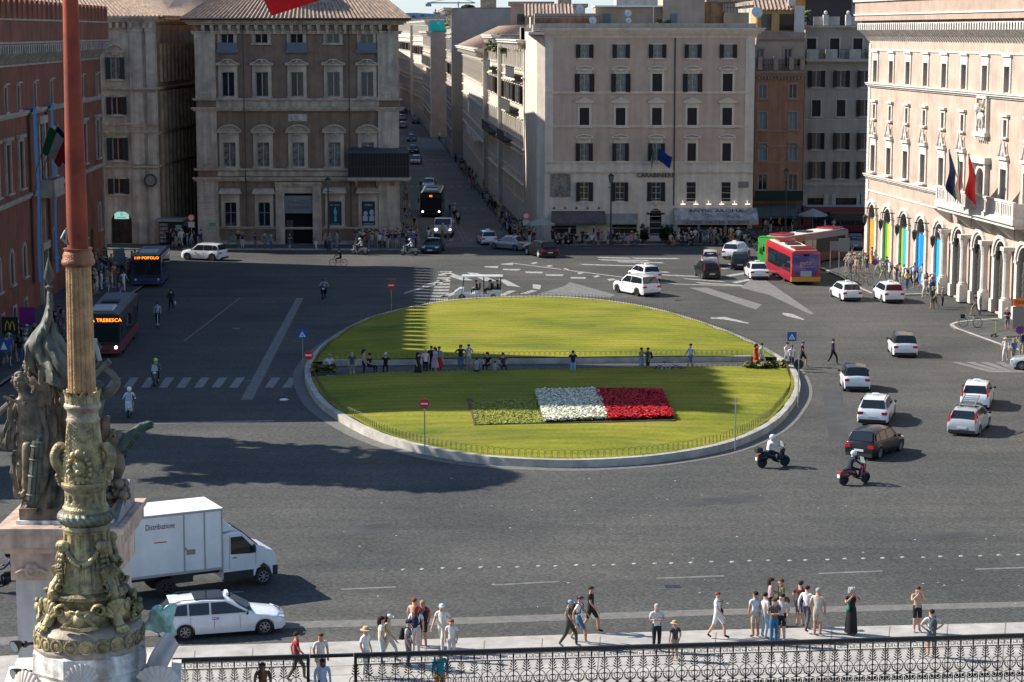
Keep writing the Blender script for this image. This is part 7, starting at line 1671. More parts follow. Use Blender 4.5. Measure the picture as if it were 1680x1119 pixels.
SKINS=[mat('skin_%d'%i,c,.55,var=.06) for i,c in enumerate(((.5,.29,.2),(.42,.22,.14),(.3,.15,.09),(.12,.06,.04)))]
HAIRS=dict(dark=cloth((.018,.012,.009)),brown=cloth((.07,.035,.018)),blond=cloth((.35,.22,.1)),grey=cloth((.32,.31,.3)),red=cloth((.22,.06,.02)))
HM={}
def hair_mesh(kind):
 if kind in HM: return HM[kind]
 b=MB(); h=Ve((0,-.03,1.61))
 if kind=='short': b.ball(h+Ve((0,.022,.052)),.1,12,8,(.93,1.03,.86))
 elif kind=='long': b.ball(h+Ve((0,.025,.045)),.106,12,8,(.98,1.03,.9)); b.tube([h+Ve((0,.06,.05)),h+Ve((0,.085,-.08)),h+Ve((0,.1,-.24))],[.085,.09,.05],8)
 elif kind=='curly':
  for k in range(44): a=k*2.4; z=.14-.0045*k; b.ball(h+Ve((.095*cos(a),.03+.09*sin(a),z)),.045,8,6) if sin(a)>-.75 or z>.06 else None
  b.ball(h+Ve((0,.03,.06)),.128,14,10)
 elif kind=='cap': b.ball(h+Ve((0,.0,.06)),.108,12,8,(.93,1.03,.78)); b.prism([(-.07,-.1,1.67),(.07,-.1,1.67),(.055,-.2,1.655),(-.055,-.2,1.655)],(0,0,.012))
 elif kind=='sunhat': b.lathe([(.19,0),(.195,.012),(.11,.03),(.105,.1),(.06,.13),(.01,.135)],h+Ve((0,.0,.05)),16)
 elif kind=='helmet': b.ball(h+Ve((0,.0,.02)),.142,14,10,(.95,1.08,1.02))
 elif kind=='skirt': b.lathe([(.25,0),(.2,.3),(.15,.55),(.13,.6)],(0,.0,.42),14,rf=lambda r,z,a:r*(1+.07*sin(a*7)*(1-z/.6)))
 elif kind=='dress': b.lathe([(.23,0),(.21,.3),(.19,.6),(.17,.85),(.12,1.05),(.165,1.3),(.12,1.38)],(0,-.0,.1),16,rf=lambda r,z,a:r*(1+.05*sin(a*6)*(z<.8))*(.8 if z>.95 and abs(sin(a))>.7 else 1))
 HM[kind]=b.mesh('hair' if kind in('short','long','curly') else {'cap':'cap','sunhat':'sun_hat','helmet':'helmet','skirt':'skirt','dress':'dress'}[kind],HAIRS['dark'],60); return HM[kind]
def headpose(pose):
 J,_=skel(pose); return Ve(J['head'][0])-Ve((0,-.03,1.61))
def person(label,pos,face,pose='stand',top=(.7,.7,.7),bottom=(.03,.04,.08),shoes=(.3,.3,.3),hair='dark',hs='short',skin=0,sleeve='short',legs='long',h=1.74,hat=None,hatc=None,hi=False,group=None,garment=None,build=1.08):
 """face: degrees, 0 = towards the camera, 90 = towards the right"""
 t=thing('person',label,'person',tuple(pos),R(face),group); s=h/1.74; t.scale=(s*build,s*build,s)
 o=inst('body',pose_mesh(pose,hi),t)
 sk=SKINS[skin]; T=cloth(top); B_=cloth(bottom)
 for i,m in enumerate((sk,T,B_,cloth(shoes),T if sleeve=='long' else sk,B_ if legs=='long' else sk)): o.material_slots[i].link='OBJECT'; o.material_slots[i].material=m
 off=headpose(pose)
 def acc(kind,m,nm=None,of=None):
  a=inst(nm or HM[kind].name if kind in HM else kind,hair_mesh(kind),t,tuple(of if of is not None else off)); a.name={'short':'hair','long':'hair','curly':'hair','sunhat':'sun_hat'}.get(kind,kind); a.material_slots[0].link='OBJECT'; a.material_slots[0].material=m
 if hat!='helmet': acc(hs,HAIRS[hair])
 if hat: acc(hat,cloth(hatc or (.6,.6,.58)) if hat!='helmet' else paint(hatc or (.7,.7,.7)))
 if garment: acc(garment,cloth(top if garment=='dress' else bottom),of=Ve((0,0,0)))
 return t
def backpack(label,px_,col,t):
 M_=Matrix.Translation(t.location)@Matrix.Rotation(t.rotation_euler.z,4,'Z')
 b=MB(); b.ball((0,.2,1.22),.17,10,8,(.85,.6,1.35)); b.ball((0,.28,1.1),.1,8,6,(1,.5,1)); 
 for s in (-1,1): b.tube([(s*.1,.15,1.4),(s*.12,.02,1.5),(s*.13,-.13,1.4),(s*.15,-.08,1.15),(s*.12,.12,1.08)],.02,5)
 o=b.build('backpack',cloth(col),None,smooth=60); o.matrix_world=M_; return tag(o,label,'backpack')
def bag(label,t,col,x=.3,y=0,z=.75,r=.14,strap=True,cat='bag'):
 M_=Matrix.Translation(t.location)@Matrix.Rotation(t.rotation_euler.z,4,'Z')
 b=MB(); b.ball((x,y,z),r,8,6,(.5,1,1.0)); 
 if strap: b.tube([(x,y,z+r*.8),(x*.5,y-.14,z+.45),(-.1,-.12,1.4),(-.12,.05,1.46)],.012,4)
 o=b.build('shoulder_bag' if strap else 'carrier_bag',cloth(col),None,smooth=60); o.matrix_world=M_; return tag(o,label,cat)
# --- flagpole in the foreground (axis at Y=45)
YP=45.0; pc=FY(147,1045,YP); 
def zP(y): return FY(140,y,YP).z
def sP(y): return mpp(YP,zP(y))
def metal(name,c1,c2,c3,rough=.5,metalv=.35,sc_=5,streak=.5):
 m=mat(name,c1,rough,metal=metalv,var=.3,scale=sc_,col2=c2,streak=streak,bump=.5,bscale=24); return m
PIV=metal('gilded_patina',(.54,.42,.2),(.18,.15,.09),None,.5,.25); GOLD=metal('gilded_shaft',(.56,.31,.14),(.3,.16,.07),None,.45,.25,3,.35); REDP=mat('oxide_red_paint',(.33,.05,.014),.65,var=.25,scale=1.6,col2=(.2,.025,.008),streak=.35)
STN=mat('stained_white_marble',(.78,.75,.68),.7,var=.35,scale=2.0,col2=(.1,.085,.075),streak=.6,bump=.2,bscale=9,mid=.42); PINK=mat('pinkish_marble',(.82,.68,.58),.7,var=.12,scale=1.5,streak=.2)
t=thing('flagpole','tall flagpole with red mast, gilded fluted shaft and ornate bronze base in the left foreground','flagpole',(pc.x,YP,0)); FPT=t
b=MB(); b.lathe([(17.2*sP(420),zP(428)),(17.2*sP(405),zP(400)),(16.6*sP(300),zP(300)),(12.6*sP(0),zP(0)),(.12,zP(-400))],n=28,rf=lambda r,z,a:r); b.build('mast',REDP,t,smooth=True)
b=MB(); pr=[(24,407),(22,412),(25,418),(25,424),(27,427),(27.5,431),(26,434),(21,437)]
b.lathe([(h_*sP(430),zP(y)) for h_,y in pr[::-1]],n=40,rf=lambda r,z,a:r*(1+.02*abs(sin(20*a)))); b.build('collar',metal('red_gold_collar',(.42,.12,.05),(.3,.17,.09),None),t,smooth=True)
b=MB(); b.tube([(-.24,-.05,zP(398)),(-.32,-.1,zP(390)),(-.24,-.05,zP(378))],.03,6); b.tube([(-.22,-.08,zP(400)),(-.22,-.08,zP(374))],.02,5); b.build('rope_cleat',STEEL,t)
b=MB(); zz=[lerp(zP(642),zP(437),k/10) for k in range(11)]; b.lathe([(lerp(22.6*sP(642),20.4*sP(437),k/10),z) for k,z in enumerate(zz)],n=144,rf=lambda r,z,a:r*(.93+.075*abs(sin(9*a))**.6)); b.build('fluted_shaft',GOLD,t,smooth=60)
b=MB()
for k in range(14):
 a=k*pi/7; r0=22.5*sP(640); c,s=cos(a),sin(a); w_=.075
 for (r1,z1,r2,z2,w1,w2) in ((1.1,zP(660),1.13,zP(648),w_,w_*1.1),(1.13,zP(648),1.28,zP(640),w_*1.1,.02)):
  p=Ve((c*r0*r1,s*r0*r1,z1)); q=Ve((c*r0*r2,s*r0*r2,z2)); tt=Ve((-s,c,0))
  b.prism([p-tt*w1,p+tt*w1,q+tt*w2,q-tt*w2],Ve((c,s,0))*.035)
b.build('leaf_crown',PIV,t)
def rel(amp,n,z0,z1,sharp=1): return lambda r,z,a: r+amp*(abs(sin(n*a/2))**sharp)*(1 if z0<z<z1 else 0)
prf=[(24,655),(25,659),(29,661),(30.5,665),(29.5,669),(26,672),(24.5,676),(25,684),(27,688),(26.5,691)]
b=MB(); b.lathe([(h_*sP(670),zP(y)) for h_,y in prf[::-1]],n=72,rf=lambda r,z,a:r*(1+.035*(abs(sin(14*a))) *(zP(690)<z<zP(672)))); b.build('neck_moulding',metal('pale_patina',(.5,.4,.27),(.28,.22,.15),None),t,smooth=50)
def fern(r,z,a):
 u=(z-zP(790))/(zP(691)-zP(790)); k=4; ph=((a*k/(2*pi))%1)*2-1
 w_=abs(ph)-.5*(1-u)**2-.12; return r+.016*sin(95*u+16*abs(w_))*max(0,1-abs(w_)*1.6)+.04*max(0,1-abs(w_)*12)-.03*max(0,1-abs(ph)*10)
prf=[(34,790),(34.5,778),(34,760),(31.5,740),(29,720),(27,700),(26,691)]
zs=[];N=46
for k in range(N+1):
 y=lerp(790,691,k/N)
 for (a,c) in zip(prf,prf[1:]):
  if c[1]<=y<=a[1]: h_=lerp(a[0],c[0],(a[1]-y)/(a[1]-c[1])); break
 zs.append((h_*sP(y),zP(y)))
b=MB(); b.lathe(zs,n=150,rf=fern); b.build('fern_drum',PIV,t,smooth=80)
def spiral(c,ax1,ax2,r0,turns,n=26,sgn=1,rt=.04,out=None,b=None,k1=.16):
 P=[];Rr=[]
 for i in range(n):
  u=i/(n-1); a=u*turns*2*pi; r=r0*(1-u*(1-k1)); P.append(c+ax1*(r*cos(a))+ax2*(sgn*r*sin(a))); Rr.append(rt*(1-.55*u))
 b.tube(P,Rr,6)
b=MB(); Z=Ve((0,0,1)); 
for sx in (-1,1):
 rr=34*sP(750); c=Ve((sx*(rr+.03),-.05,zP(742)))
 P=[Ve((sx*(rr-.02),-.05,zP(792))),Ve((sx*(rr+.02),-.08,zP(772))),Ve((sx*(rr+.13),-.1,zP(757))),Ve((sx*(rr+.14),-.1,zP(742))),Ve((sx*(rr+.05),-.08,zP(732))),Ve((sx*(rr-.02),-.06,zP(738)))]
 b.tube(smoothpts(P,5,False),[.1]*5+[.13]*10+[.12]*8+[.07]*3,8)
 for k in range(9): u=k/8; p=P[0].lerp(P[2],u) if u<.5 else P[2].lerp(P[4],u-.3); b.ball(p+Ve((sx*.09,-.04,0)),.055,6,5)
b.build('side_volute',PIV,t,smooth=60)
b=MB(); c=Ve((-.02,-33*sP(765)-.02,zP(763))); 
for k in range(15): a=2*pi*k/15; b.ball(c+Ve((.24*cos(a),0,.3*sin(a))),.055,7,5)
b.ball(c+Ve((0,0,.34)),.1,8,6); b.ball(c+Ve((-.12,0,.31)),.08,7,5); b.ball(c+Ve((.12,0,.31)),.08,7,5)
b.ball(c+Ve((0,.01,.02)),.17,10,8,(.9,.6,1.1)); b.ball(c+Ve((0,-.08,-.05)),.075,8,6,(1,.8,.9)); b.ball(c+Ve((-.07,-.06,.07)),.035,6,4); b.ball(c+Ve((.07,-.06,.07)),.035,6,4); b.ball(c+Ve((0,0,-.22)),.12,8,6,(1.2,.5,.7))
b.build('lion_medallion',metal('golden_patina',(.56,.44,.21),(.2,.17,.1),None),t,smooth=60)
prf=[(38,788),(39,791),(38.5,795),(36,799),(33.5,803),(33,815),(34,826),(37.5,831),(38,836),(38.5,839)]
b=MB(); b.lathe(b.dn([(h_*sP(812),zP(y)) for h_,y in prf[::-1]],5),n=144,rf=lambda r,z,a:r-.045*max(0,1-3.2*((((a*16/6.2832)%1)-.5)**2*4+((z-zP(815))/(zP(803)-zP(827)))**2*4))**.5 if zP(828)<z<zP(802) else r*(1+.008*sin(48*a))); b.build('pierced_ring',PIV,t,smooth=40)
b=MB(); prf=[(36,858),(40,856),(44,851),(45.5,846),(44.5,841),(40,837)]
b.lathe(b.dn([(h_*sP(848),zP(y)) for h_,y in prf],4),n=144,rf=lambda r,z,a:r*(1+.035*sin(24*a+z*22))); b.build('gadrooned_torus',metal('green_patina',(.27,.28,.19),(.12,.13,.1),None),t,smooth=70)
prf=[(52,966),(50,955),(46,935),(43,915),(40,895),(38.5,880),(38.5,868),(40,864),(38,858)]
b=MB(); zs=b.dn([(h_*sP(y),zP(y)) for h_,y in prf],6); b.lathe(zs,n=180,rf=lambda r,z,a:r-(.04 if sin(15*a)>.25 and (zP(896)<z<zP(872) or zP(958)<z<zP(905)) else 0)); b.build('slotted_core',PIV,t,smooth=50)
for k in range(4):
 a0=-pi/2+k*pi/2+ .0; b=MB(); rr=43*sP(905)
 for q in range(20):
  u=q/19*2-1; a=a0+u*.62; z=zP(893)-.33*(1-u*u); b.ball((rr*1.06*cos(a),rr*1.06*sin(a),z),.055+.025*(1-u*u),6,5)
 for s_ in (-1,1):
  a=a0+s_*.72; p=Ve((rr*1.08*cos(a),rr*1.08*sin(a),zP(888))); b.ball(p,.13,10,8); b.ball(p+Ve((cos(a),sin(a),0))*.08,.06,8,6)
  for q in range(7): b.ball((rr*(1.09+.035*q)*cos(a),rr*(1.09+.035*q)*sin(a),zP(895)-q*.11),.075-.005*q,6,5)
 b.build('garland',PIV,t,smooth=60)
dr=62*sP(990)
for k,a in enumerate((-pi*.78,-pi*.22,pi*.25,pi*.75)):
 b=MB(); o=Ve((cos(a),sin(a),0)); tt=Ve((-sin(a),cos(a),0)); r1=46*sP(960)
 for s_ in (-1,1):
  c=o*(r1+.14)+tt*(s_*.13)+Z*zP(955); spiral(c,o,Z,.2,1.4,24,-1,.055,b=b)
 P=[o*(r1+.06)+Z*zP(940),o*(r1+.25)+Z*zP(963),o*(r1+.12)+Z*zP(978),o*(r1+.3)+Z*zP(1000),o*(r1+.42)+Z*zP(1014)]
 b.tube(smoothpts(P,5,False),.12,8)
 for q in range(9):
  f=(q/8-.5)*2.2; p0=o*(r1+.3)+Z*zP(1003); p1=p0+tt*(sin(f)*.34)+Z*(cos(f)*.40)+o*(.06-.05*abs(f)); b.tube([p0,p0.lerp(p1,.6)+o*.05,p1],[.035,.05,.075],6); b.ball(p1,.075,6,5)
 for q in range(7): f=(q/6-.5)*2; p0=o*(r1+.02)+Z*zP(952); p1=p0+tt*(sin(f)*.24)+Z*(.22+cos(f)*.24)+o*.12; b.tube([p0,p1],[.03,.06],6)
 for q in (-1,0,1): c=o*(r1+.5)+tt*(q*.09)+Z*(zP(1018)+.02); b.ball(c,.075,8,6,(1,1,1.1)); b.ball(c+o*.08-Z*.03,.05,7,5)
 b.build('console',PIV if k!=1 else metal('golden_patina',(.56,.44,.21),(.2,.17,.1),None),t,smooth=60)
b=MB(); prf=[(66,1014),(60,1008),(58,1000),(60,985),(61,975),(64,971),(63,966),(56,963),(51,962)]
b.lathe([(h_*sP(y),zP(y)) for h_,y in prf],n=96,rf=lambda r,z,a:r*(1+.012*sin(40*a)*(zP(972)<z<zP(964)))); b.build('drum',metal('dark_patina',(.36,.27,.12),(.1,.09,.06),None),t,smooth=40)
for k in range(4):
 a=-pi/2+k*pi/2; o=Ve((cos(a),sin(a),0)); tt=Ve((-sin(a),cos(a),0)); b=MB(); rr=61*sP(995); R0=o*rr
 b.grid(lambda u,v:R0*1.0+tt*((u-.5)*1.05*sin(pi*(.18+.64*(1-v))))+Z*lerp(zP(1012),zP(984),v)+o*(.16*sin(pi*u)),10,8)
 for s_ in (-1,1): spiral(R0+o*.12+tt*(s_*.42)+Z*(zP(984)),tt*s_*-1,Z,.15,1.3,22,1,.05,b=b)
 b.ball(R0+o*.26+Z*zP(996),.13,8,6,(1,1,1.2)); b.ball(R0+o*.3+Z*zP(984),.07,7,5); 
 for s_ in (-1,1):
  for q in range(5): b.tube([R0+o*.24+tt*(s_*.08)+Z*zP(992),R0+o*.2+tt*(s_*(.2+.05*q))+Z*(zP(986)-.09*q)],[.04,.02],5)
 b.tube([R0+o*.2-tt*.4+Z*zP(1009),R0+o*.3+Z*zP(1011),R0+o*.2+tt*.4+Z*zP(1009)],.05,6)
 b.build('eagle_cartouche',metal('golden_patina',(.56,.44,.21),(.2,.17,.1),None),t,smooth=60)
b=MB(); prf=[(89,1058),(90,1054),(89,1050),(86.5,1047),(86,1030),(87,1026),(84,1022),(78,1018),(74,1016),(66,1014)]
b.lathe([(h_*sP(y),zP(y)) for h_,y in prf],n=96); dk=b.build('base_disc',mat('dusty_bronze',(.4,.32,.24),.6,metal=.2,var=.2,scale=4,bump=.2,bscale=20),t,smooth=35)
b=MB()
for k in range(22):
 a=2*pi*k/22; o=Ve((cos(a),sin(a),0)); rr=86.5*sP(1040); c=o*rr+Z*zP(1038)
 b.lathe([(.165,0),(.165,.035),(.13,.045),(.12,.02),(.07,.02),(.055,.05),(.005,.055)],c,14,caps=False,ax=o)
 a2=a+pi/22; o2=Ve((cos(a2),sin(a2),0)); c2=o2*rr+Z*zP(1038); b.tube([c2-Z*.12,c2+o2*.02,c2+Z*.12],[.015,.03,.015],5)
b.build('medallion_band',PIV,dk,smooth=50)
def octa(mb,prof): mb.lathe(prof,n=8,rf=lambda r,z,a:r,)
b=MB(); s_=sP(1070); b.M=Matrix.Rotation(R(22.5+8),4,'Z'); octa(b,[(99*s_,0),(99*s_,zP(1150)),(96*s_,zP(1105)),(94*s_,zP(1103)),(95*s_,zP(1090)),(98*s_,zP(1088)),(97*s_,zP(1084)),(96*s_,zP(1058)),(90*s_,zP(1055))]); b.build('stone_base',STN,t)
mt=thing('marble_pedestal','carved pinkish marble pedestal with scallop shells under the flagpole, cut by the lower edge','pedestal',(pc.x,YP,0))
b=MB(); b.M=Matrix.Rotation(R(8),4,'Z'); r_=1.75; b.box(-r_,r_,-r_,r_,0,zP(1112)); b.box(-r_-.2,r_+.2,-r_-.2,r_+.2,zP(1112)-.5,zP(1112)-.25); b.build('block',PINK,mt)
def shell(name,px,py,Yd,wpx,hpx,rot,tilt=.0,m=PINK):
 c=FY(px,py,YP+Yd)-Ve((pc.x,YP,0)); w_=wpx*sP(1090)/2; h_=hpx*sP(1090); b=MB(); n=8
 for q in range(n+1):
  f=(q/n-.5)*2.5; b.tube([(0,0,0),(sin(f)*w_*.6,-.12,cos(f)*h_*.55),(sin(f)*w_,-.02,cos(f)*h_*.75+h_*.2)],[.04,w_*.15,w_*.19],7)
 b.ball((0,.0,0),.12,8,6); o=b.build(name,m,mt,smooth=60); o.location=c; o.rotation_euler=(0,tilt,R(rot))
shell('scallop_shell',135,1122,-1.9,48,34,5); shell('scallop_shell',255,1125,-1.2,75,32,35,.35); shell('scallop_shell',50,1135,-1.2,60,36,-35,-.3)
b=MB(); q0=FY(80,1075,YP-.6)-Ve((pc.x,YP,0))
for k in range(5): b.ball((q0.x,q0.y,q0.z-.28+.13*k),.17-.015*abs(k-2),8,6,(1,1,.6))
b.build('carved_scroll',PINK,mt,smooth=60)
b=MB(); P=[FY(232,1118,YP-.3),FY(244,1080,YP-.2),FY(262,1050,YP),FY(274,1036,YP+.2)]; P=[p-Ve((pc.x,YP,0)) for p in P]
P=smoothpts(P,5,False); b.grid(lambda u,v:P[min(int(v*(len(P)-1)),len(P)-1)]+Ve((u*.34*(1-.3*v),-.35*u+.12*sin(u*3),-.1*u)),5,len(P)-1); o=b.build('marble_wing',PINK,mt,smooth=True); sd=o.modifiers.new('s','SOLIDIFY'); sd.thickness=.16
b=MB(); c0=FY(258,1010,YP+.4)
b.grid(lambda u,v:Ve((-.3+.62*u+.12*v,.25*sin(u*4+v*3)*.5,-.36+.42*v+.22*u*v-.1*u*(1-v)+.04*sin(u*11+v*6))),12,12); o=b.build('bronze_drapery',mat('verdigris',(.48,.66,.55),.6,metal=.15,var=.35,scale=6,col2=(.26,.42,.35),bump=.4,bscale=14),None,smooth=True); o.location=c0; sd=o.modifiers.new('s','SOLIDIFY'); sd.thickness=.2; tag(o,'pale verdigris bronze drapery beside the white estate taxi','sculpture')
for (x,y,l) in ((26,1060,'upper black floodlight beside the flagpole base'),(26,1106,'lower black floodlight beside the flagpole base')):
 ft=thing('floodlight',l,'floodlight',FY(x,y,YP-.3)); b=MB(); b.lathe([(.05,-.16),(.09,-.1),(.14,0),(.15,.05)],(0,0,0),16,ax=Ve((-.6,-.75,-.25))); b.build('housing',BLACK,ft,smooth=40)
 b=MB(); b.lathe([(.13,.052),(.13,.056)],(0,0,0),16,ax=Ve((-.6,-.75,-.25))); b.build('lens',plain('lamp_lens',(.25,.3,.3),.1),ft); b=MB(); b.tube([(.05,.05,0),(.35,.3,-.02),(.7,.4,-.05)],.035,6); b.ball((.17,.14,.0),.08,8,6); b.build('bracket',BLACK,ft)
b=MB(); LO=[(118,-420),(260,-220),(380,-90),(425,-30),(437,2),(446,26),(480,14),(523,0),(600,-30),(680,-90)]; HI=[(118,-900),(260,-880),(380,-860),(425,-850),(437,-845),(446,-842),(480,-836),(523,-830),(600,-815),(680,-800)]
def rf_(u,v):
 i=u*9; k=min(int(i),8); f=i-k; a=FY(lerp(LO[k][0],LO[k+1][0],f),lerp(LO[k][1],LO[k+1][1],f),YP); c=FY(lerp(HI[k][0],HI[k+1][0],f),lerp(HI[k][1],HI[k+1][1],f),YP); return a.lerp(c,v)+Ve((0,.35*sin(u*11+v*4)*(1-.4*v),0))
b.grid(rf_,72,24); o=b.build('flag',cloth((.72,.01,.012)),None,smooth=True); tag(o,'big bright red flag hanging into the top edge of the picture','flag')
# --- bronze group on its pedestal
t=thing('statue_pedestal','massive travertine pedestal with rosette frieze carrying the bronze group at the left edge','pedestal',(-14.15,66.2,0))
zs_=FY(100,868,64).z; PT=mat('rosy_travertine',(.66,.47,.35),.75,var=.2,scale=1.2,streak=.35); PL=mat('pale_pedestal_stone',(.6,.55,.49),.8,var=.12,scale=.7,streak=.2)
b=MB(); b.box(-1.98,2.0,-2.2,2.2,zs_-.2,zs_); b.box(-1.9,1.92,-2.12,2.1,zs_-.62,zs_-.2); b.box(-1.75,1.78,-1.95,2.0,zs_-.85,zs_-.62); b.box(-1.62,1.65,-1.8,1.8,zs_-1.1,zs_-.85)
b.build('cornice',PT,t)
b=MB(); b.box(-1.62,1.65,-1.8,1.8,zs_-1.75,zs_-1.1); 
for x in (-.95,.9): b.lathe([(.24,0),(.24,.06),(.16,.12),(.1,.08),(.04,.14)],(x,-1.8,zs_-1.42),14,ax=Ve((0,-1,0))); b.tube([(x-.5,-1.84,zs_-1.5),(x-.3,-1.86,zs_-1.38),(x+.3,-1.86,zs_-1.38),(x+.5,-1.84,zs_-1.5)],.05,6)
b.build('frieze',PT,t)
b=MB(); b.box(-1.5,1.52,-1.68,1.68,.0,zs_-1.75); 
for z in (1.5,3.0): b.box(-1.505,1.525,-1.685,1.685,z,z+.03)
b.build('shaft',PL,t)
b=MB(); P=[Ve((1.0,-1.2,zs_)),Ve((.95,-.6,zs_+.35)),Ve((1.15,.1,zs_+.75)),Ve((1.5,.6,zs_+.5)),Ve((1.75,.9,zs_+.05))]
b.prism([(1.75,-1.9,zs_),(1.0,-1.9,zs_),(1.05,-1.0,zs_+.12),(1.1,-.2,zs_+.5),(1.25,.4,zs_+.95),(1.45,.75,zs_+.98),(1.6,.9,zs_+.6),(1.75,1.4,zs_)],(0.02,0,0)) ; b.M=None
b.prism([(1.7,-1.8,zs_),(1.7,-.9,zs_+.06),(1.7,0,zs_+.3),(1.7,.6,zs_+.75),(1.7,1.0,zs_+.9),(1.7,1.5,zs_+.7),(1.7,1.7,zs_)],(-.75,0,0)); b.build('stone_scroll',mat('grey_marble_scroll',(.33,.31,.28),.8,var=.2,scale=2),t)
BRZ=mat('weathered_bronze',(.24,.185,.125),.55,metal=.2,var=.38,scale=2.0,col2=(.045,.037,.026),bump=.3,bscale=10,streak=.35,mid=.5); BRG=mat('green_bronze',(.11,.115,.085),.6,metal=.2,var=.4,scale=1.8,col2=(.05,.04,.027),bump=.3,bscale=10); BRB=mat('brown_bronze_cloth',(.22,.14,.085),.6,metal=.2,var=.35,scale=2.5,col2=(.06,.045,.033),bump=.2,bscale=8)
ST=thing('bronze_group','weathered bronze group of draped figures with banner and spear behind the flagpole','statue',(-14.15,66.2,zs_)); OS=Ve((-14.15,66.2,zs_))
def S(px,py,Y=65.4): return FY(px,py,Y)-OS
def fig(name,joints,bones,root,m=BRZ,lv=2):
 me=skin_mesh({k:(v[0],v[1]) for k,v in joints.items()},bones,root,lv,name); me.materials.clear(); me.materials.append(m); o=bpy.data.objects.new(name,me); COL.objects.link(o); o.parent=ST; return o
def arm(J,B,pts,pre,at,fing=True,spread=.0):
 """chain shoulder..hand then five fingers"""
 k0=at
 for i,(p,r) in enumerate(pts): J[pre+str(i)]=(p,r); B.append((k0,pre+str(i))); k0=pre+str(i)
 if fing:
  h=pts[-1][0]; d=(h-pts[-2][0]).normalized(); sd=d.cross(Ve((0,1,0))).normalized()
  for q in range(4): f=(q-1.5)*.05; J[pre+'f%d'%q]=(h+d*.12+sd*f,.028); J[pre+'g%d'%q]=(h+d*(.3-.03*abs(q-1.4))+sd*f*(1+spread)+Ve((0,-.04,0)),.022); B+=[(k0,pre+'f%d'%q),(pre+'f%d'%q,pre+'g%d'%q)]
  J[pre+'t']=(h-sd*.1+d*.05,.03); J[pre+'u']=(h-sd*.15+d*.16,.024); B+=[(k0,pre+'t'),(pre+'t',pre+'u')]
def face(px,py,Y,r,dx=0,hair=BRZ):
 c=S(px,py,Y); b=MB(); b.ball(c,r,16,12,(.8,.88,1.12)); b.ball(c+Ve((dx*.9,-r*.86,-r*.08)),r*.17,8,6,(.8,1,1.7)); b.ball(c+Ve((dx*.8,-r*.72,-r*.5)),r*.22,8,6,(1.3,.7,.5)); b.ball(c+Ve((dx*.6,-r*.55,-r*.85)),r*.3,8,6)
 for s in (-1,1): b.ball(c+Ve((dx*.7+s*r*.34,-r*.72,r*.12)),r*.15,8,6,(1.2,.6,.7)); b.ball(c+Ve((dx*.7+s*r*.34,-r*.74,r*.3)),r*.2,8,6,(1.4,.6,.4)); b.ball(c+Ve((s*r*.8,.0,-r*.05)),r*.2,7,5,(.5,1,1.4))
 o=b.build('head',BRZ,ST,smooth=True); b=MB(); rnd=random.Random(int(px))
 for k in range(46): a=rnd.uniform(0,6.28); ph=rnd.uniform(0,1.5); d=Ve((cos(a)*sin(ph),sin(a)*sin(ph),cos(ph))); 
 for k in range(60):
  a=rnd.uniform(0,6.28); ph=rnd.uniform(0,1.75); d=Ve((cos(a)*sin(ph)*.86,sin(a)*sin(ph)*.94,cos(ph)*1.05))
  if d.y<-.35 and d.z<.45: continue
  b.ball(c+d*r,r*.26,6,5)
 b.build('hair',hair,o,smooth=True); return o
def drape(name,pts,rad,m,folds=9,amp=.14,tw=2.0,n=60,seed=0,flat=.75):
 P=smoothpts([Ve(p) for p in pts],6,False); b=MB(); M_=len(P); vs=[];fs=[]
 for i,p in enumerate(P):
  u=i/(M_-1)*(len(rad)-1); k=min(int(u),len(rad)-2); r=lerp(rad[k],rad[k+1],u-k)
  for q in range(n):
   a=2*pi*q/n; rr=r*(1+amp*sin(folds*a+tw*u+seed)*(.35+.65*i/M_)+amp*.5*sin(folds*2.3*a-tw*1.7*u+seed*2)+.04*sin(9*u+a*3))
   vs.append(p+Ve((rr*cos(a),rr*flat*sin(a),.03*sin(5*a+u*3))))
 for i in range(M_-1):
  for q in range(n): j=(q+1)%n; fs.append((i*n+q,(i+1)*n+q,(i+1)*n+j,i*n+j))
 fs.append(list(range(n))); fs.append([(M_-1)*n+q for q in range(n)][::-1]); b.add(vs,fs); return b.build(name,m,ST,smooth=True)
face(33,627,64.9,.27)
J={'pel':(S(58,735,65.1),.36),'sp':(S(54,705,65.1),.33),'ch':(S(48,672,65.1),.38),'ne':(S(38,648,65),.14),'he':(S(34,634,65),.12),'hr':(S(50,745,64.9),.24),'kr':(S(45,728,64.6),.2),'ar':(S(42,806,64.8),.1),'tr':(S(36,812,64.5),.09),'hl':(S(70,748,65.1),.22),'kl':(S(74,785,65.0),.17),'al':(S(62,826,65),.1)}
B_=[('pel','sp'),('sp','ch'),('ch','ne'),('ne','he'),('pel','hr'),('hr','kr'),('kr','ar'),('ar','tr'),('pel','hl'),('hl','kl'),('kl','al')]
arm(J,B_,[(S(62,650,65),.17),(S(67,641,64.9),.12),(S(67,622,64.8),.085),(S(67,610,64.75),.07)],'la','ch',spread=.6)
arm(J,B_,[(S(28,662,65),.17),(S(17,690,64.9),.12),(S(16,672,64.6),.08),(S(19,660,64.5),.065)],'ra','ch')
arm(J,B_,[(S(62,662,65.0),.16),(S(76,710,65),.12),(S(70,748,64.6),.09),(S(60,766,64.4),.07)],'xa','sp')
fig('youth_body',J,B_,'pel')
drape('youth_tunic',[S(47,655,65.1),S(52,690,65.1),S(56,725,65.1),S(50,760,65.1)],[.4,.46,.5,.42],BRZ,8,.1,2.5,seed=1)
drape('youth_mantle',[S(75,650,65.3),S(74,700,65.2),S(60,735,65.2),S(55,780,65.2),S(48,815,65.2)],[.22,.3,.5,.48,.38],BRZ,9,.2,3,seed=4)
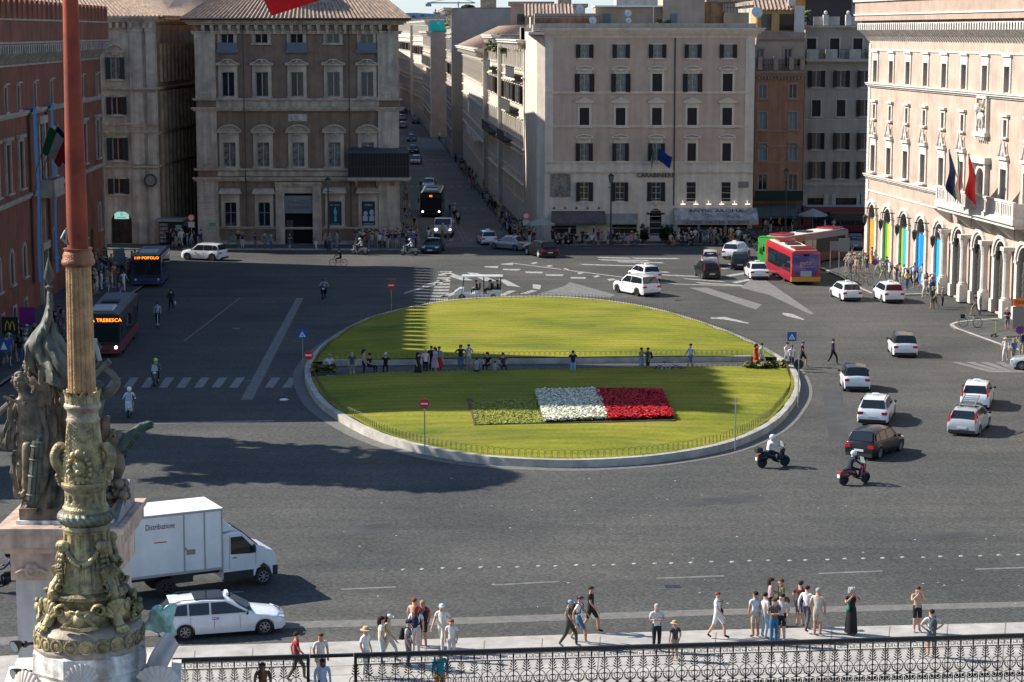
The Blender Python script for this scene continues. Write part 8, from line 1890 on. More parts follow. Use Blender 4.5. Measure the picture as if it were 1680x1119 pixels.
drape('sleeve',[S(67,628,64.85),S(70,642,64.95),S(66,664,65.05)],[.17,.26,.34],BRZ,6,.14,2,n=36)
drape('hanging_cloth',[S(18,690,65),S(14,710,65),S(10,735,65)],[.12,.24,.26],BRZ,6,.2,2,n=36,seed=2)
drape('hem',[S(32,740,65.2),S(34,775,65.2),S(40,815,65.2)],[.2,.3,.24],BRZ,6,.22,2,n=36,seed=3)
b=MB(); b.tube([S(6,651,64.4),S(40,664,64.3)],[.05,.07],7); b.tube([S(-8,684,64.4),S(14,662,64.4)],[.11,.08],7); b.build('staff',BRZ,ST,smooth=True)
b=MB(); P0,P1=S(54,820,64.3),S(62,724,64.4)
for k in range(9): a=2*pi*k/9; o=Ve((cos(a)*.13,sin(a)*.13,0)); b.tube([P0+o*1.1,P1+o],.06,6)
for u in (.1,.42,.7,.93): c=P0.lerp(P1,u); b.tube([c+Ve((cos(2*pi*k/12)*.2,sin(2*pi*k/12)*.2,0)) for k in range(12)],.03,5,closed=True)
b.tube([P1,S(66,712,64.4)],.05,6); b.build('bundle_of_rods',BRG,ST,smooth=True)
face(50,603,66.0,.25,hair=BRZ)
drape('central_robe',[S(84,618,66.3),S(88,660,66.2),S(93,720,66.1),S(94,780,66.1),S(92,838,66.1)],[.42,.72,.78,.86,1.0],BRB,11,.17,1.5,n=84,seed=2)
drape('veil',[S(52,600,66.4),S(62,625,66.3),S(84,640,66.2)],[.2,.4,.5],BRZ,6,.1,2,n=40)
drape('lower_cloth',[S(96,745,65.4),S(90,790,65.3),S(80,832,65.2)],[.25,.55,.7],BRZ,8,.2,2.4,n=60,seed=5)
J={'a':(S(100,655,65.6),.16),'b':(S(112,660,65.2),.14)}; B_=[('a','b')]; arm(J,B_,[(S(106,668,65),.13),(S(104,655,64.9),.1)],'c','b'); fig('forearm',J,B_,'a')
Lf=[(80,480),(80,500),(76,517),(70,532),(55,550),(43,568),(42,588),(50,606),(62,614)]; Rt=[(83,480),(84,500),(84,518),(88,530),(97,548),(110,568),(128,590),(140,625),(128,660)]
def ban(u,v):
 i=v*8; k=min(int(i),7); f=i-k; a=Ve((lerp(Lf[k][0],Lf[k+1][0],f),lerp(Lf[k][1],Lf[k+1][1],f))); c=Ve((lerp(Rt[k][0],Rt[k+1][0],f),lerp(Rt[k][1],Rt[k+1][1],f))); q=a.lerp(c,u)
 return S(q.x,q.y,66.0-.75*sin(pi*min(1,u*1.15))*min(1,v*1.6)+.3*sin(u*9+v*7)*v+.14*sin(u*21-v*11)*v+.05*sin(u*37+v*17)*v)
b=MB(); b.grid(ban,56,56); o=b.build('banner_cloth',BRG,ST,smooth=True); o.modifiers.new('s','SOLIDIFY').thickness=.08
b=MB(); b.tube([S(79,560,66),S(81,474,66)],[.07,.06],8); b.lathe([(.05,0),(.13,.03),(.13,.08),(.05,.12),(.06,.2),(.17,.36),(.12,.62),(.01,1.0)],S(81,474,66),12); b.build('spear',BRG,ST,smooth=60)
J={'pel':(S(150,720,66),.34),'sp':(S(150,690,65.9),.32),'ch':(S(152,658,65.7),.36),'ne':(S(160,636,65.5),.16),'he':(S(163,626,65.4),.23)}; B_=[('pel','sp'),('sp','ch'),('ch','ne'),('ne','he')]
arm(J,B_,[(S(166,650,65.6),.2),(S(182,642,65.5),.16),(S(194,630,65.4),.125),(S(184,612,65.4),.11),(S(170,604,65.4),.085)],'a','ch'); fig('smith_body',J,B_,'pel',BRG)
b=MB(); b.tube([S(158,612,65.3),S(180,592,65.3)],[.07,.1],8); b.tube([S(167,604,65.3),S(156,618,65.3)],.06,6); b.build('hammer',BRG,ST,smooth=True)
J={'a':(S(140,600,66),.15),'b':(S(150,592,66),.12)}; B_=[('a','b')]; arm(J,B_,[(S(156,583,65.8),.1),(S(158,573,65.7),.09)],'c','b'); fig('raised_hand',J,B_,'a',BRZ)
b=MB(); b.tube([S(155,556,65.6),S(164,592,65.6)],[.08,.07],8); b.build('scroll',plain('pale_bronze',(.3,.31,.26),.6),ST,smooth=True)
b=MB(); b.grid(lambda u,v:S(lerp(160,181,u)-6*v*(1-u),lerp(726,690,v)-8*u*v,66.2-.2*sin(pi*u)),8,8); o=b.build('shield',BRB,ST,smooth=True); o.modifiers.new('s','SOLIDIFY').thickness=.1
J={'a':(S(160,750,66.2),.42),'b':(S(180,742,66.2),.4),'c':(S(195,738,66.0),.34),'n':(S(190,722,65.9),.2),'h':(S(185,712,65.8),.18),'l':(S(197,765,66.0),.2),'m':(S(191,790,66),.13),'p':(S(186,803,65.8),.12),'q':(S(170,775,66.2),.24),'r':(S(176,800,66.1),.14)}; fig('winged_lion',J,[('a','b'),('b','c'),('c','n'),('n','h'),('c','l'),('l','m'),('m','p'),('a','q'),('q','r')],'b',BRZ)
b=MB(); A_=S(196,735,65.9); E_=S(252,696,65.9); rnd=random.Random(3)
b.tube([A_,S(215,712,65.9),S(232,697,65.9),E_],[.2,.13,.09,.03],8)
C_=[S(196,735,65.9),S(206,722,65.9),S(218,709,65.9),S(229,700,65.9),S(240,696,65.9)]
for k in range(34):
 u=k/33; i=u*4; q=min(int(i),3); p=C_[q].lerp(C_[q+1],i-q); l=.42*(1-.45*u)
 for s in (-1,1): d=Ve((.35+.3*u,rnd.uniform(-.15,.15),s*.62*(1-.35*u)+.12)); b.tube([p,p+d*l*.6,p+d*l+Ve((.08,0,-.03))],[.07,.06,.015],5)
b.build('wing',mat('dark_green_bronze',(.06,.1,.08),.6,metal=.2,var=.35,scale=4,col2=(.02,.035,.03)),ST,smooth=60)
b=MB(); rnd=random.Random(5)
for k in range(46): p=S(rnd.uniform(172,210),rnd.uniform(790,815),rnd.uniform(65.4,66.4)); b.ball(p,rnd.uniform(.06,.17),6,5)
for k in range(16): p=S(rnd.uniform(180,190),rnd.uniform(706,720),65.7); b.ball(p,.07,6,5)
b.build('foliage_base',BRZ,ST,smooth=60)
b=MB(); q=S(30,842,64.6); r=S(180,842,64.6); b.box(q.x,r.x,-1.5,1.2,0.12,.48); 
for k in range(40): b.ball((rnd.uniform(q.x+.1,r.x-.1),rnd.uniform(-1.45,.9),.5),rnd.uniform(.1,.28),7,5,(1.2,1,.5))
b.build('bronze_plinth',BRZ,ST,smooth=40); b=MB(); b.box(q.x-.08,r.x+.1,-1.6,1.3,0,.12); b.build('stone_plinth',STN,ST)
# --- iron railing in front
IR=plain('black_wrought_iron',(.012,.011,.011),.45,metal=.2)
RP0=G(262,1081,2.1); RP1=G(1720,1038,2.1); RD=Ve((RP1.x-RP0.x,RP1.y-RP0.y,0)); RL=RD.length; RD.normalize(); rang=math.atan2(RD.y,RD.x)
def along(px):
 d=ray(px,0);
 n=Ve((-RD.y,RD.x,0)); d=ray(px,1060); tt=(Ve((RP0.x,RP0.y,H))-Ve((0,0,H))).dot(n)/d.dot(n); p=Ve((0,0,H))+d*tt; return (p-Ve((RP0.x,RP0.y,p.z))).dot(RD)
PW=.86
def panel_mesh():
 b=MB(); w_=PW; r=.014
 for x in (0,w_/2): b.box(x-.016,x+.016,-.016,.016,0,1.95)
 for z in (1.93,1.70,.36,.08): b.box(0,w_,-.014,.014,z,z+.028)
 for k in range(4):
  x=k*w_/4+.02; W_=w_/4-.04; z0,z1=1.735,1.925; 
  for (a,c,d,e) in ((x,z0+.03,x,z1-.02),(x,z1-.02,x+W_,z1-.02),(x+W_,z1-.02,x+W_,z0+.06),(x+W_,z0+.06,x+W_*.4,z0+.06),(x+W_*.4,z0+.06,x+W_*.4,z0+.12)): b.bar((a,0,c),(d,0,e),.016,.016)
 for x in (0,w_/2):
  s=1 if x==0 else .9
  for sg in (-1,1):
   if x==0 and sg<0: pass
   for k in range(4):
    z=1.36+k*.075; l=.15-.022*k; p=Ve((x+sg*.015,0,z)); q=p+Ve((sg*l,0,.09+.02*k)); nrm=Ve((-(q-p).z,0,(q-p).x)).normalized()*.024
    m_=(p+q)/2; b.prism([p,m_-nrm,q,m_+nrm] if sg>0 else [p,m_+nrm,q,m_-nrm],(0,.012,0))
   b.tube([(x+sg*.2*sin(a),0,1.15+.2*cos(a)) for a in [pi*k/8 for k in range(9)]],r*.9,4)
   b.tube([(x+sg*.1*sin(a),0,1.1+.1*cos(a)) for a in [pi*k/6 for k in range(7)]],r*.8,4)
   b.tube([(x,0,.9),(x+sg*.13,0,.96),(x+sg*.19,0,1.06),(x+sg*.15,0,1.12)],r,4)
   c=Ve((x+sg*.11,0,.72)); b.tube([c+Ve((sg*(.085*(1-k/14)+.02)*cos(k*.75+2.6),0,(.085*(1-k/14)+.02)*sin(k*.75+2.6))) for k in range(13)],[.024-.0009*k for k in range(13)],5)
   b.ball(c,.04,7,5,(1,.5,1)); b.tube([(x+sg*.19,0,.7),(x+sg*.17,0,.55),(x+sg*.05,0,.46),(x,0,.4)],r*1.1,4)
   b.tube([(x+sg*.02,0,.86),(x+sg*.1,0,.84),(x+sg*.2,0,.8)],r,4)
  b.prism([(x-.06,-.01,.87),(x,-.01,.81),(x+.06,-.01,.87),(x,-.01,.95)],(0,.02,0))
  b.lathe([(.035,0),(.02,.05),(.004,.13)],(x,0,.39),6)
  b.lathe([(.03,0),(.018,.04),(.004,.1)],(x+w_/4,0,.385),6)
 b.box(0,w_,-.01,.01,1.16,1.175); return b.mesh('panel',IR)
PM=panel_mesh(); gx0,gx1=along(505),along(583)
for (a,c,l) in ((0,gx0,'short length of black scrolled wrought iron railing left of the gap'),(gx1,RL,'long black scrolled wrought iron railing running to the right edge')):
 t=thing('iron_railing',l,'railing',(RP0.x+RD.x*a,RP0.y+RD.y*a,0),rang); n=max(1,round((c-a)/PW)); sx=(c-a)/(n*PW)
 for k in range(n): inst('panel',PM,t,(k*PW*sx,0,.0),0,(sx,1,1))
 b=MB(); b.box(-.05,c-a+.05,-.07,.07,1.98,2.1); b.build('handrail',IR,t,bevel=.015); 
 for k in (0,n): b=MB(); b.box(k*PW*sx-.05,k*PW*sx+.05,-.05,.05,0,2.0); b.box(k*PW*sx-.09,k*PW*sx+.09,-.09,.09,0,.12); b.build('post',IR,t)
t=thing('railing_gate_rail','plain black handrail bridging the gap in the railing','handrail',(RP0.x+RD.x*gx0,RP0.y+RD.y*gx0,0),rang); b=MB(); b.box(.06,gx1-gx0-.06,-.055,.055,1.99,2.09); b.build('rail',IR,t)
# --- road signs
BLUE=plain('sign_blue',(.01,.09,.3),.4); REDS=plain('sign_red',(.55,.02,.02),.4); WS=plain('sign_white',(.7,.7,.68),.4)
def post(name,lab,px,py,h_,z=0,cat='road sign'):
 p=G(px,py,z); t=thing(name,lab,cat,(p.x,p.y,z)); b=MB(); b.cyl((0,0,0),(0,0,h_),.03,8); b.build('pole',STEEL,t); return t
def zof(px,py,base):
 return FY(px,py,base.y).z-base.z
def noentry(lab,px,pyb,pyc,z=0,r=.32):
 p=G(px,pyb,z); h_=zof(px,pyc,p); t=post('no_entry_sign',lab,px,pyb,h_+r,z); b=MB(); b.lathe([(r,0),(r,.02)],(0,-.06,h_),24,ax=Ve((0,-1,0))); b.build('disc',REDS,t); b=MB(); b.box(-r*.72,r*.72,-.1,-.082,h_-r*.17,h_+r*.17); b.build('white_bar',WS,t); return t,h_
noentry('red and white no entry sign on the near lawn kerb below the flower bed',697,744,662,.4,.25)
noentry('red and white no entry sign under the blue sign left of the lawn',507,628,582.5,.1,.29)
t,h_=noentry('red and white no entry sign at the far left edge of the lawn',642,511,468,.1,.3); b=MB(); b.prism([(-.4,-.1,h_+.42),(.4,-.1,h_+.42),(.3,-.1,h_+.55),(-.3,-.1,h_+.55)],(0,.03,0)); b.build('small_plate',plain('plate_back_grey',(.12,.13,.1),.6),t)
def crossing(lab,px,pyb,pyc,z,r=.3):
 p=G(px,pyb,z); h_=zof(px,pyc,p); t=post('crossing_sign',lab,px,pyb,h_+r,z); b=MB(); b.box(-r,r,-.07,-.05,h_-r,h_+r); b.build('blue_plate',BLUE,t); b=MB(); b.prism([(-r*.7,-.085,h_-r*.6),(r*.7,-.085,h_-r*.6),(0,-.085,h_+r*.62)],(0,.01,0)); b.build('white_triangle',WS,t)
 b=MB(); b.tube([(0,-.095,h_-r*.05),(0,-.095,h_+.03)],.03,5); b.tube([(-.11,-.095,h_-r*.5),(0,-.095,h_-r*.1),(.11,-.095,h_-r*.5)],.022,4); b.build('walker_symbol',BLACK,t)
crossing('blue and white pedestrian crossing sign at the left tip of the lawn',497,610,548,.1); crossing('blue and white pedestrian crossing sign at the right tip of the lawn',1298,607,552,.1)
post('plain_post','bare steel post on the near right lawn edge',1206,738,zof(1206,652,G(1206,738,.4)),.4,'post')
t=post('round_sign_back','dark round sign back on a post at the right lawn tip',1309,668,zof(1309,575,G(1309,668,.3)),.3); h_=zof(1309,598,G(1309,668,.3)); b=MB(); b.lathe([(.3,0),(.3,.02)],(0,.04,h_),20,ax=Ve((0,1,0))); b.build('disc',PLASTIC,t)
def nostop(lab,px,pyb,pyc,r=.28):
 p=G(px,pyb,.1); h_=zof(px,pyc,p); t=post('no_stopping_sign',lab,px,pyb,h_+r,.1); b=MB(); b.lathe([(r,0),(r,.02)],(0,-.06,h_),20,ax=Ve((0,-1,0))); b.build('disc',REDS,t); b=MB(); b.lathe([(r*.78,0),(r*.78,.02)],(0,-.075,h_),20,ax=Ve((0,-1,0))); b.build('blue_field',BLUE,t); b=MB(); b.bar((-r*.5,-.1,h_-r*.5),(r*.5,-.1,h_+r*.5),.05,.012); b.bar((-r*.5,-.1,h_+r*.5),(r*.5,-.1,h_-r*.5),.05,.012); b.build('red_cross',REDS,t)
nostop('round no stopping sign near the colourful arcade boards',1434,470,430); nostop('round no stopping sign at the right edge beside the orange taxi sign',1671,602,541,.3)
p=G(1668,560,.1); t=post('taxi_rank_sign','orange sign reading TAXI at the right edge',1671,560,zof(1671,495,p)+.3,.1); h_=zof(1671,496,p); b=MB(); b.box(-.5,.5,-.08,-.04,h_-.25,h_+.25); b.build('orange_plate',plain('sign_orange',(.75,.15,.01),.5),t); inst('taxi_lettering',text_mesh('TAXI',.34,plain('sign_dark_red',(.12,.01,.0),.6),depth=.004),t,(0,-.09,h_)); b=MB(); b.box(-.5,.5,-.06,-.02,h_-1.9,h_-.3); b.build('information_panel',plain('panel_grey',(.2,.2,.19),.7),t)
p=G(1338,430,0); h_=zof(1338,391,p); t=post('arrow_sign','round blue arrow sign between the two red buses',1338,430,h_+.35); b=MB(); b.lathe([(.42,0),(.42,.02)],(0,-.06,h_),20,ax=Ve((0,-1,0))); b.build('disc',plain('sign_light_blue',(.01,.2,.45),.4),t); b=MB(); b.bar((-.25,-.1,h_),(.22,-.1,h_),.08,.01); b.prism([(.1,-.1,h_-.14),(.3,-.1,h_),(.1,-.1,h_+.14)],(0,.01,0)); b.build('white_arrow',WS,t)
for (x0,x1,y0,y1,yb,l) in ((1361,1377,396,411,448,'grey back of a rectangular sign left of the palace corner'),(1375,1393,391,413,453,'brown grey back of a tall sign beside the palace corner')):
 p=G((x0+x1)/2,yb,.13); t=thing('direction_sign',l,'road sign',tuple(p)); hw_=(x1-x0)/2*mpp(p.y,3); z0,z1=zof(x0,y1,p),zof(x0,y0,p); b=MB(); b.box(-hw_,hw_,0,.03,z0,z1); b.build('plate',plain('sign_back',(.33,.28,.2) if x0>1370 else (.2,.2,.18),.7),t); b=MB()
 for s in (-1,1): b.cyl((s*hw_*.9,.05,0),(s*hw_*.9,.05,z1),.03,6)
 b.build('posts',STEEL,t)
for (px,pyb,pyc,l) in ((863,400,354,'round white and red sign with a square plate at the street corner cafe'),(315,408,357,'round red and white sign on the corner of the brown palace')):
 p=G(px,pyb,.13); h_=zof(px,pyc,p); t=post('traffic_sign',l,px,pyb,h_+.3,.13); b=MB(); b.lathe([(.36,0),(.36,.02)],(0,-.06,h_),20,ax=Ve((0,-1,0))); b.build('disc',REDS,t); b=MB(); b.lathe([(.27,0),(.27,.02)],(0,-.075,h_),20,ax=Ve((0,-1,0))); b.build('white_field',plain('sign_cream',(.5,.42,.4),.5),t); b=MB(); b.box(-.32,.32,-.07,-.04,h_-1.0,h_-.42); b.build('square_plate',plain('plate_cream',(.42,.4,.36),.6),t)
p=G(349,408,.13); t=post('green_sign','small green plate on a pole at the brown palace corner',349,408,2.6,.13); b=MB(); b.box(-.35,.35,-.06,-.03,2.3,2.65); b.build('plate',plain('sign_green',(.05,.25,.15),.6),t)
def lamp(lab,px,pyb,pyt,z=.13):
 p=G(px,pyb,z); h_=zof(px,pyt,p); t=thing('street_lamp',lab,'street lamp',tuple(p)); b=MB(); b.lathe([(.3,0),(.28,.25),(.16,.4),(.14,1.2),(.1,1.3),(.06,h_-1.1)],n=10); b.tube([(-.35,0,h_-1.5),(.35,0,h_-1.5)],.03,5); b.build('post',plain('lamp_green_black',(.02,.024,.022),.5),t,smooth=40); b=MB(); b.lathe([(.05,h_-1.1),(.2,h_-.95),(.3,h_-.3),(.34,h_-.28)],n=6); b.build('lantern',plain('lantern_glass',(.1,.11,.1),.2),t); b=MB(); b.lathe([(.36,h_-.28),(.1,h_-.08),(.03,h_+.05)],n=6); b.build('cap',BLACK,t)
lamp('old street lamp before the right half of the brown palace',539.5,409,290); lamp('old street lamp before the beige building, left of the black door',1002,401,284); lamp('old street lamp before the orange townhouse',1288,396,276)
def board(lab,cat,px,pyb,w_,h0,h1,m,z=.13,txt=None,tm=None,name='advert_panel'):
 p=G(px,pyb,z); t=thing(name,lab,cat,tuple(p)); b=MB(); b.box(-w_/2,w_/2,-.06,.06,h0,h1); b.build('panel',m,t); b=MB()
 for s in (-1,1): b.cyl((s*w_*.4,.0,0),(s*w_*.4,.0,h0+.05),.03,6)
 b.build('legs',BLACK,t); 
 if txt: inst('lettering',text_mesh(txt,(h1-h0)*.75,tm,depth=.004),t,(0,-.07,(h0+h1)/2))
 return t
board('bus stop information board before the crowd at the red palace corner','notice board',196,455,1.0,1.1,2.6,mat('stop_board',(.2,.24,.23),.6,var=.15,scale=3),name='bus_stop_board')
board('magenta poster panel behind the bronze banner','poster',46,556,1.15,1.0,2.3,plain('magenta_poster',(.25,.02,.2),.6))
t=board('black panel with yellow double arch sign at the left edge','sign',18,582,1.1,1.4,2.6,plain('sign_black',(.012,.012,.01),.5)); b=MB()
for s in (-1,1): b.tube([(s*.32,-.08,1.7),(s*.28,-.08,2.1),(s*.16,-.08,2.35),(s*.05,-.08,2.1),(s*.02,-.08,1.75)],.035,5)
b.build('yellow_arches',plain('arch_yellow',(.6,.4,.03),.5),t)
t=board('blue sign with a white triangle at the far left edge','sign',8,604,.8,1.1,1.9,BLUE); b=MB(); b.prism([(-.22,-.075,1.25),(.22,-.075,1.25),(0,-.075,1.75)],(0,.01,0)); b.build('white_triangle',WS,t)
p=G(281,402,.13); t=thing('news_kiosk','dark newspaper kiosk with pale roof beside the side street','kiosk',tuple(p)); b=MB(); b.box(-1.2,1.2,0,2.2,0,2.5); b.build('cabin',plain('kiosk_green',(.015,.035,.03),.6),t); b=MB(); b.box(-1.5,1.4,-.9,2.4,2.5,2.7); b.build('roof',plain('kiosk_roof_grey',(.22,.22,.21),.6),t); b=MB()
for k in range(5): b.box(-1.1,-.3,-.35,-.02,.3+k*.42,.6+k*.42)
b.build('magazine_rack',mat('magazines',(.3,.28,.26),.6,var=.5,scale=5,col2=(.05,.05,.06)),t); b=MB(); b.box(.5,1.1,-.12,-.02,.2,2.1); b.build('fridge',plain('fridge_glass',(.3,.36,.34),.2),t)
def umbrella(lab,px,py,w_,col,z=.13):
 p=G(px,py,z); t=thing('cafe_umbrella',lab,'umbrella',tuple(p)); b=MB(); b.cyl((0,0,0),(0,0,2.7),.03,6); b.build('pole',STEEL,t); b=MB(); n=8; P=[(w_/2*cos(2*pi*k/n),w_/2*sin(2*pi*k/n),2.1) for k in range(n)]
 for k in range(n): b.add([P[k],P[(k+1)%n],(0,0,2.75)],[(0,1,2)]); b.add([P[k],P[(k+1)%n],Ve(P[(k+1)%n])-Ve((0,0,.18)),Ve(P[k])-Ve((0,0,.18))],[(3,2,1,0)])
 b.build('canopy',cloth(col),t)
umbrella('pale cafe umbrella at the left corner of the beige building',887,400,3.0,(.3,.31,.27)); umbrella('grey square umbrella at the entrance of the side street',300,399,2.6,(.1,.1,.09)); umbrella('white umbrella at the right end of the orange house terrace',1333,383,3.2,(.3,.33,.35)); umbrella('second pale umbrella in shade next to the sunlit palace corner',1402,376,3.6,(.35,.38,.4))
for k,(x,y) in enumerate(((909,402),(918,402),(927,402.3),(936,402))): scooter('parked dark scooter before the cafe, %s of the row'%('leftmost','second from left','second from right','rightmost')[k],x,y,75,(.03,.04,.045),'parked_scooter',screen=k%2==0)
for k,(x,y) in enumerate(((1026,400),(1040,400.5),(960,400),(975,401),(1105,399.6),(1122,400),(1138,400),(1178,400),(1192,400))):
 p=G(x,y,.13); t=thing('cafe_table','small round cafe table, %s'%('first right of the lamp post at the beige building','second right of the lamp post','first left of the lamp post','second left of the lamp post','leftmost under the gelateria awning','second under the gelateria awning','middle one under the gelateria awning','fourth under the gelateria awning','rightmost under the gelateria awning')[k],'table',tuple(p)); b=MB(); b.lathe([(.38,.72),(.38,.75)],n=14); b.build('tabletop',plain('table_grey',(.25,.25,.24),.4),t); b=MB(); b.lathe([(.2,0),(.03,.04),(.03,.72)],n=8); b.build('leg',STEEL,t)
for (x,y,l) in ((1057,399.4,'dark potted bush left of the black door'),(1089,399.4,'dark potted bush right of the black door'),(1098,400,'third potted bush beside the gelateria awning')):
 p=G(x,y,.13); t=thing('potted_bush',l,'potted plant',tuple(p)); b=MB(); b.lathe([(.22,0),(.32,.5),(.34,.5)],n=12); b.build('pot',plain('terracotta_pot',(.1,.06,.045),.8),t); o=plantmass('foliage',None,0,0,.5,.38,.38,1.5,260,[plain('dark_bush_leaf',(.012,.02,.01),.8),plain('dark_bush_leaf2',(.03,.045,.02),.8)],None); o.parent=t
for (x,y,l) in ((1243,608,'low dry shrub at the right end of the path, left one'),(1272,606,'low dry flowering shrub at the right tip of the lawn'),(531,612,'small shaded bush at the left end of the path')):
 p=G(x,y,.3); plantmass('low_shrub',l,p.x,p.y,.35,.8,.35,.55,300,[plain('dry_leaf',(.2,.17,.06),.8),plain('dry_leaf_green',(.1,.11,.03),.8)],'shrub')
for k in range(6):
 x=598+k*14.5; p=G(x,410,.13); t=thing('crowd_barrier','grey steel crowd barrier, %s from the left before the crowd at the brown palace'%('first','second','third','fourth','fifth','sixth')[k],'barrier',tuple(p),0); b=MB(); b.tube([(-.42,0,0),(-.42,0,1.05),(.42,0,1.05),(.42,0,0)],.022,5)
 for q in range(6): b.tube([(-.35+q*.14,0,.15),(-.35+q*.14,0,1.03)],.01,4)
 b.tube([(-.42,0,.15),(.42,0,.15)],.015,4); b.build('frame',STEEL,t)
p=G(1098,615,.16); t=thing('stone_bench','long grey stone bench on the lawn path','bench',tuple(p)); b=MB(); b.box(-1.05,1.05,-.1,.45,0,.5); b.build('block',plain('dark_granite',(.07,.08,.08),.7),t)
bicycle('white framed bicycle leaning on the stone bench of the lawn path',1096,617,0,(.45,.48,.46),at=(G(1096,617,.16).x,G(1096,617,.16).y,.16))
bicycle('bicycle of the cyclists near the no stopping sign',1420,470,30,K0 if False else (.25,.1,.1),at=tuple(G(1420,468,.13))); bicycle('dark bicycle with child seat near the arcade boards',1399,464,40,(.1,.12,.12),at=tuple(G(1399,463,.13)))
bicycle('white and teal rental bike with black basket at the right kerb corner',1592,535,170,(.6,.6,.58),at=tuple(G(1592,537,.13)),basket=True)
kick('lime yellow kick scooter standing upright near the right edge',1630,552,60,(.45,.5,.03)); kick('teal green kick scooter fallen beside the no stopping sign',1660,556,20,(.02,.45,.33))
t=thing('litter','white crumpled paper lying on the shaded road','litter',tuple(G(466,658))); b=MB(); b.ball((0,0,.08),.22,8,6,(1.3,.8,.35)); b.build('paper',WHITEP,t)
# --- people in the foreground
W_=(.74,.74,.72); K_=(.012,.012,.014); NV=(.015,.02,.06); KH=(.36,.31,.22)
def fg(px,py,*a,**k): return person(a[0],G(px,py,.1 if py>1012 or px<700 else 0),*a[1:],hi=True,**k)
q=fg(933,1062,'man in grey cap, olive T-shirt and dark trousers walking right beside the white backpack man',80,'walk',top=(.07,.075,.055),bottom=(.05,.05,.04),hat='cap',hatc=(.3,.36,.42),skin=1)
q=fg(950,1054,'young man in white T-shirt, denim shorts and dark cap walking right with a backpack',75,'walk2',top=W_,bottom=(.06,.16,.26),legs='short',hat='cap',hatc=(.12,.05,.05),skin=1,shoes=(.4,.38,.35)); backpack('black backpack on the white T-shirt man in denim shorts',0,K_,q)
q=fg(969,1037,'man in black tank top and black shorts stepping down on the road edge',70,'walk',top=K_,bottom=K_,legs='short',skin=1,hs='short',shoes=K_)
fg(1077,1068,'grey haired man with sunglasses and white printed shirt standing behind the railing',10,'fold',top=(.55,.57,.56),bottom=K_,hair='grey',skin=0)
fg(1107,1083,'child in straw sun hat and dark flowered top behind the railing',200,'stand',top=(.05,.04,.06),bottom=(.3,.2,.15),hat='sunhat',hatc=(.45,.3,.16),h=1.4,legs='short')
q=fg(1176,1047,'woman with reddish short hair all in white walking right with a dark handbag',70,'walk',top=W_,bottom=(.7,.68,.66),legs='short',hair='red',hs='short',shoes=K_); bag('dark handbag of the woman all in white',q,K_,.25,-.05,.95,.13)
fg(1239,1046,'man in white and blue checked shirt and pale shorts, leftmost of the tourist group',200,'stand',top=(.5,.54,.62),bottom=(.5,.42,.33),legs='short',shoes=K_,skin=1)
q=fg(1264,1022,'woman with long dark hair and pink top kissing a man in olive shirt',80,'fold',top=(.55,.38,.36),bottom=K_,hs='long',hair='dark')
q=fg(1281,1024,'man in olive shirt with brown leather bag facing the woman in pink top',-80,'stand',top=(.12,.13,.06),bottom=(.2,.17,.12),skin=1,hair='brown'); bag('brown leather shoulder bag on the man in olive shirt',q,(.2,.08,.03),.22,.1,.95,.17)
fg(1254,1048,'bare shouldered woman with dark bun and white top in the middle of the group',120,'stand',top=(.6,.55,.5),bottom=(.4,.45,.5),hs='short')
q=fg(1269,1058,'woman with patterned dark top and blue jeans, nearest of the tourist group',20,'fold',top=(.1,.1,.09),bottom=(.03,.12,.24),hs='long',hair='brown')
q=fg(1282,1050,'woman in white top and black shorts at the right of the tourist group',-30,'stand',top=(.55,.5,.48),bottom=K_,legs='short',hs='long',hair='dark')
q=fg(1312,1028,'man in dark red T-shirt, denim shorts and black cap beside the man in white shirt',160,'stand',top=(.1,.02,.03),bottom=(.06,.1,.16),legs='short',hat='cap',hatc=K_,shoes=K_)
q=fg(1323,1036,'man in white long sleeved shirt and grey trousers talking with hands raised',150,'walk',top=W_,bottom=(.09,.09,.1),sleeve='long',shoes=(.1,.08,.06))
q=fg(1341,1043,'bald man in cream shirt and beige shorts standing with his back turned',160,'stand',top=(.5,.45,.36),bottom=(.5,.44,.34),legs='short',hair='grey',h=1.8,skin=1)
q=fg(1396,1041,'curly grey haired woman in long black dress taking a photo with raised hands',5,'phone',top=K_,bottom=K_,hair='grey',hs='curly',garment='dress',skin=1,shoes=(.2,.05,.04)); bag('small bright green bag of the woman in the long black dress',q,(.01,.2,.1),-.16,-.14,1.05,.11)
q=fg(1504,1037,'woman in beige crop top and black shorts photographing with raised hands',5,'phone',top=(.42,.3,.2),bottom=K_,legs='short',hair='brown',hs='long',skin=0)
q=fg(1527,1078,'man in white T-shirt with hands on hips seen from behind at the railing',185,'hips',top=(.55,.58,.6),bottom=(.08,.1,.12),legs='short'); backpack('grey backpack of the man with hands on hips',0,(.07,.08,.09),q)
q=fg(487,1118,'man in red T-shirt with rucksack just left of the gap in the railing',100,'walk',top=(.3,.02,.03),bottom=(.1,.08,.05),skin=1); 
fg(527,1120,'brown haired woman in cream top standing in the gap of the railing',30,'stand',top=(.6,.55,.48),bottom=(.45,.38,.3),hair='brown',skin=1)
fg(530,1165,'bald man in pale blue shirt and dark tie low in the gap of the railing',20,'stand',top=(.42,.48,.58),bottom=NV,hs='short',hair='dark',skin=3,sleeve='long')
fg(432,1172,'man whose tanned head shows low behind the railing, left of the gap',10,'stand',top=(.2,.1,.05),bottom=K_,skin=2)
fg(239+12,1155,'person in dark top seen through the left end of the railing',0,'stand',top=K_,bottom=NV)
fg(600,1110,'woman in white top and straw sun hat beside the black haired woman',60,'stand',top=W_,bottom=(.5,.5,.45),hat='sunhat',hatc=(.5,.36,.2))
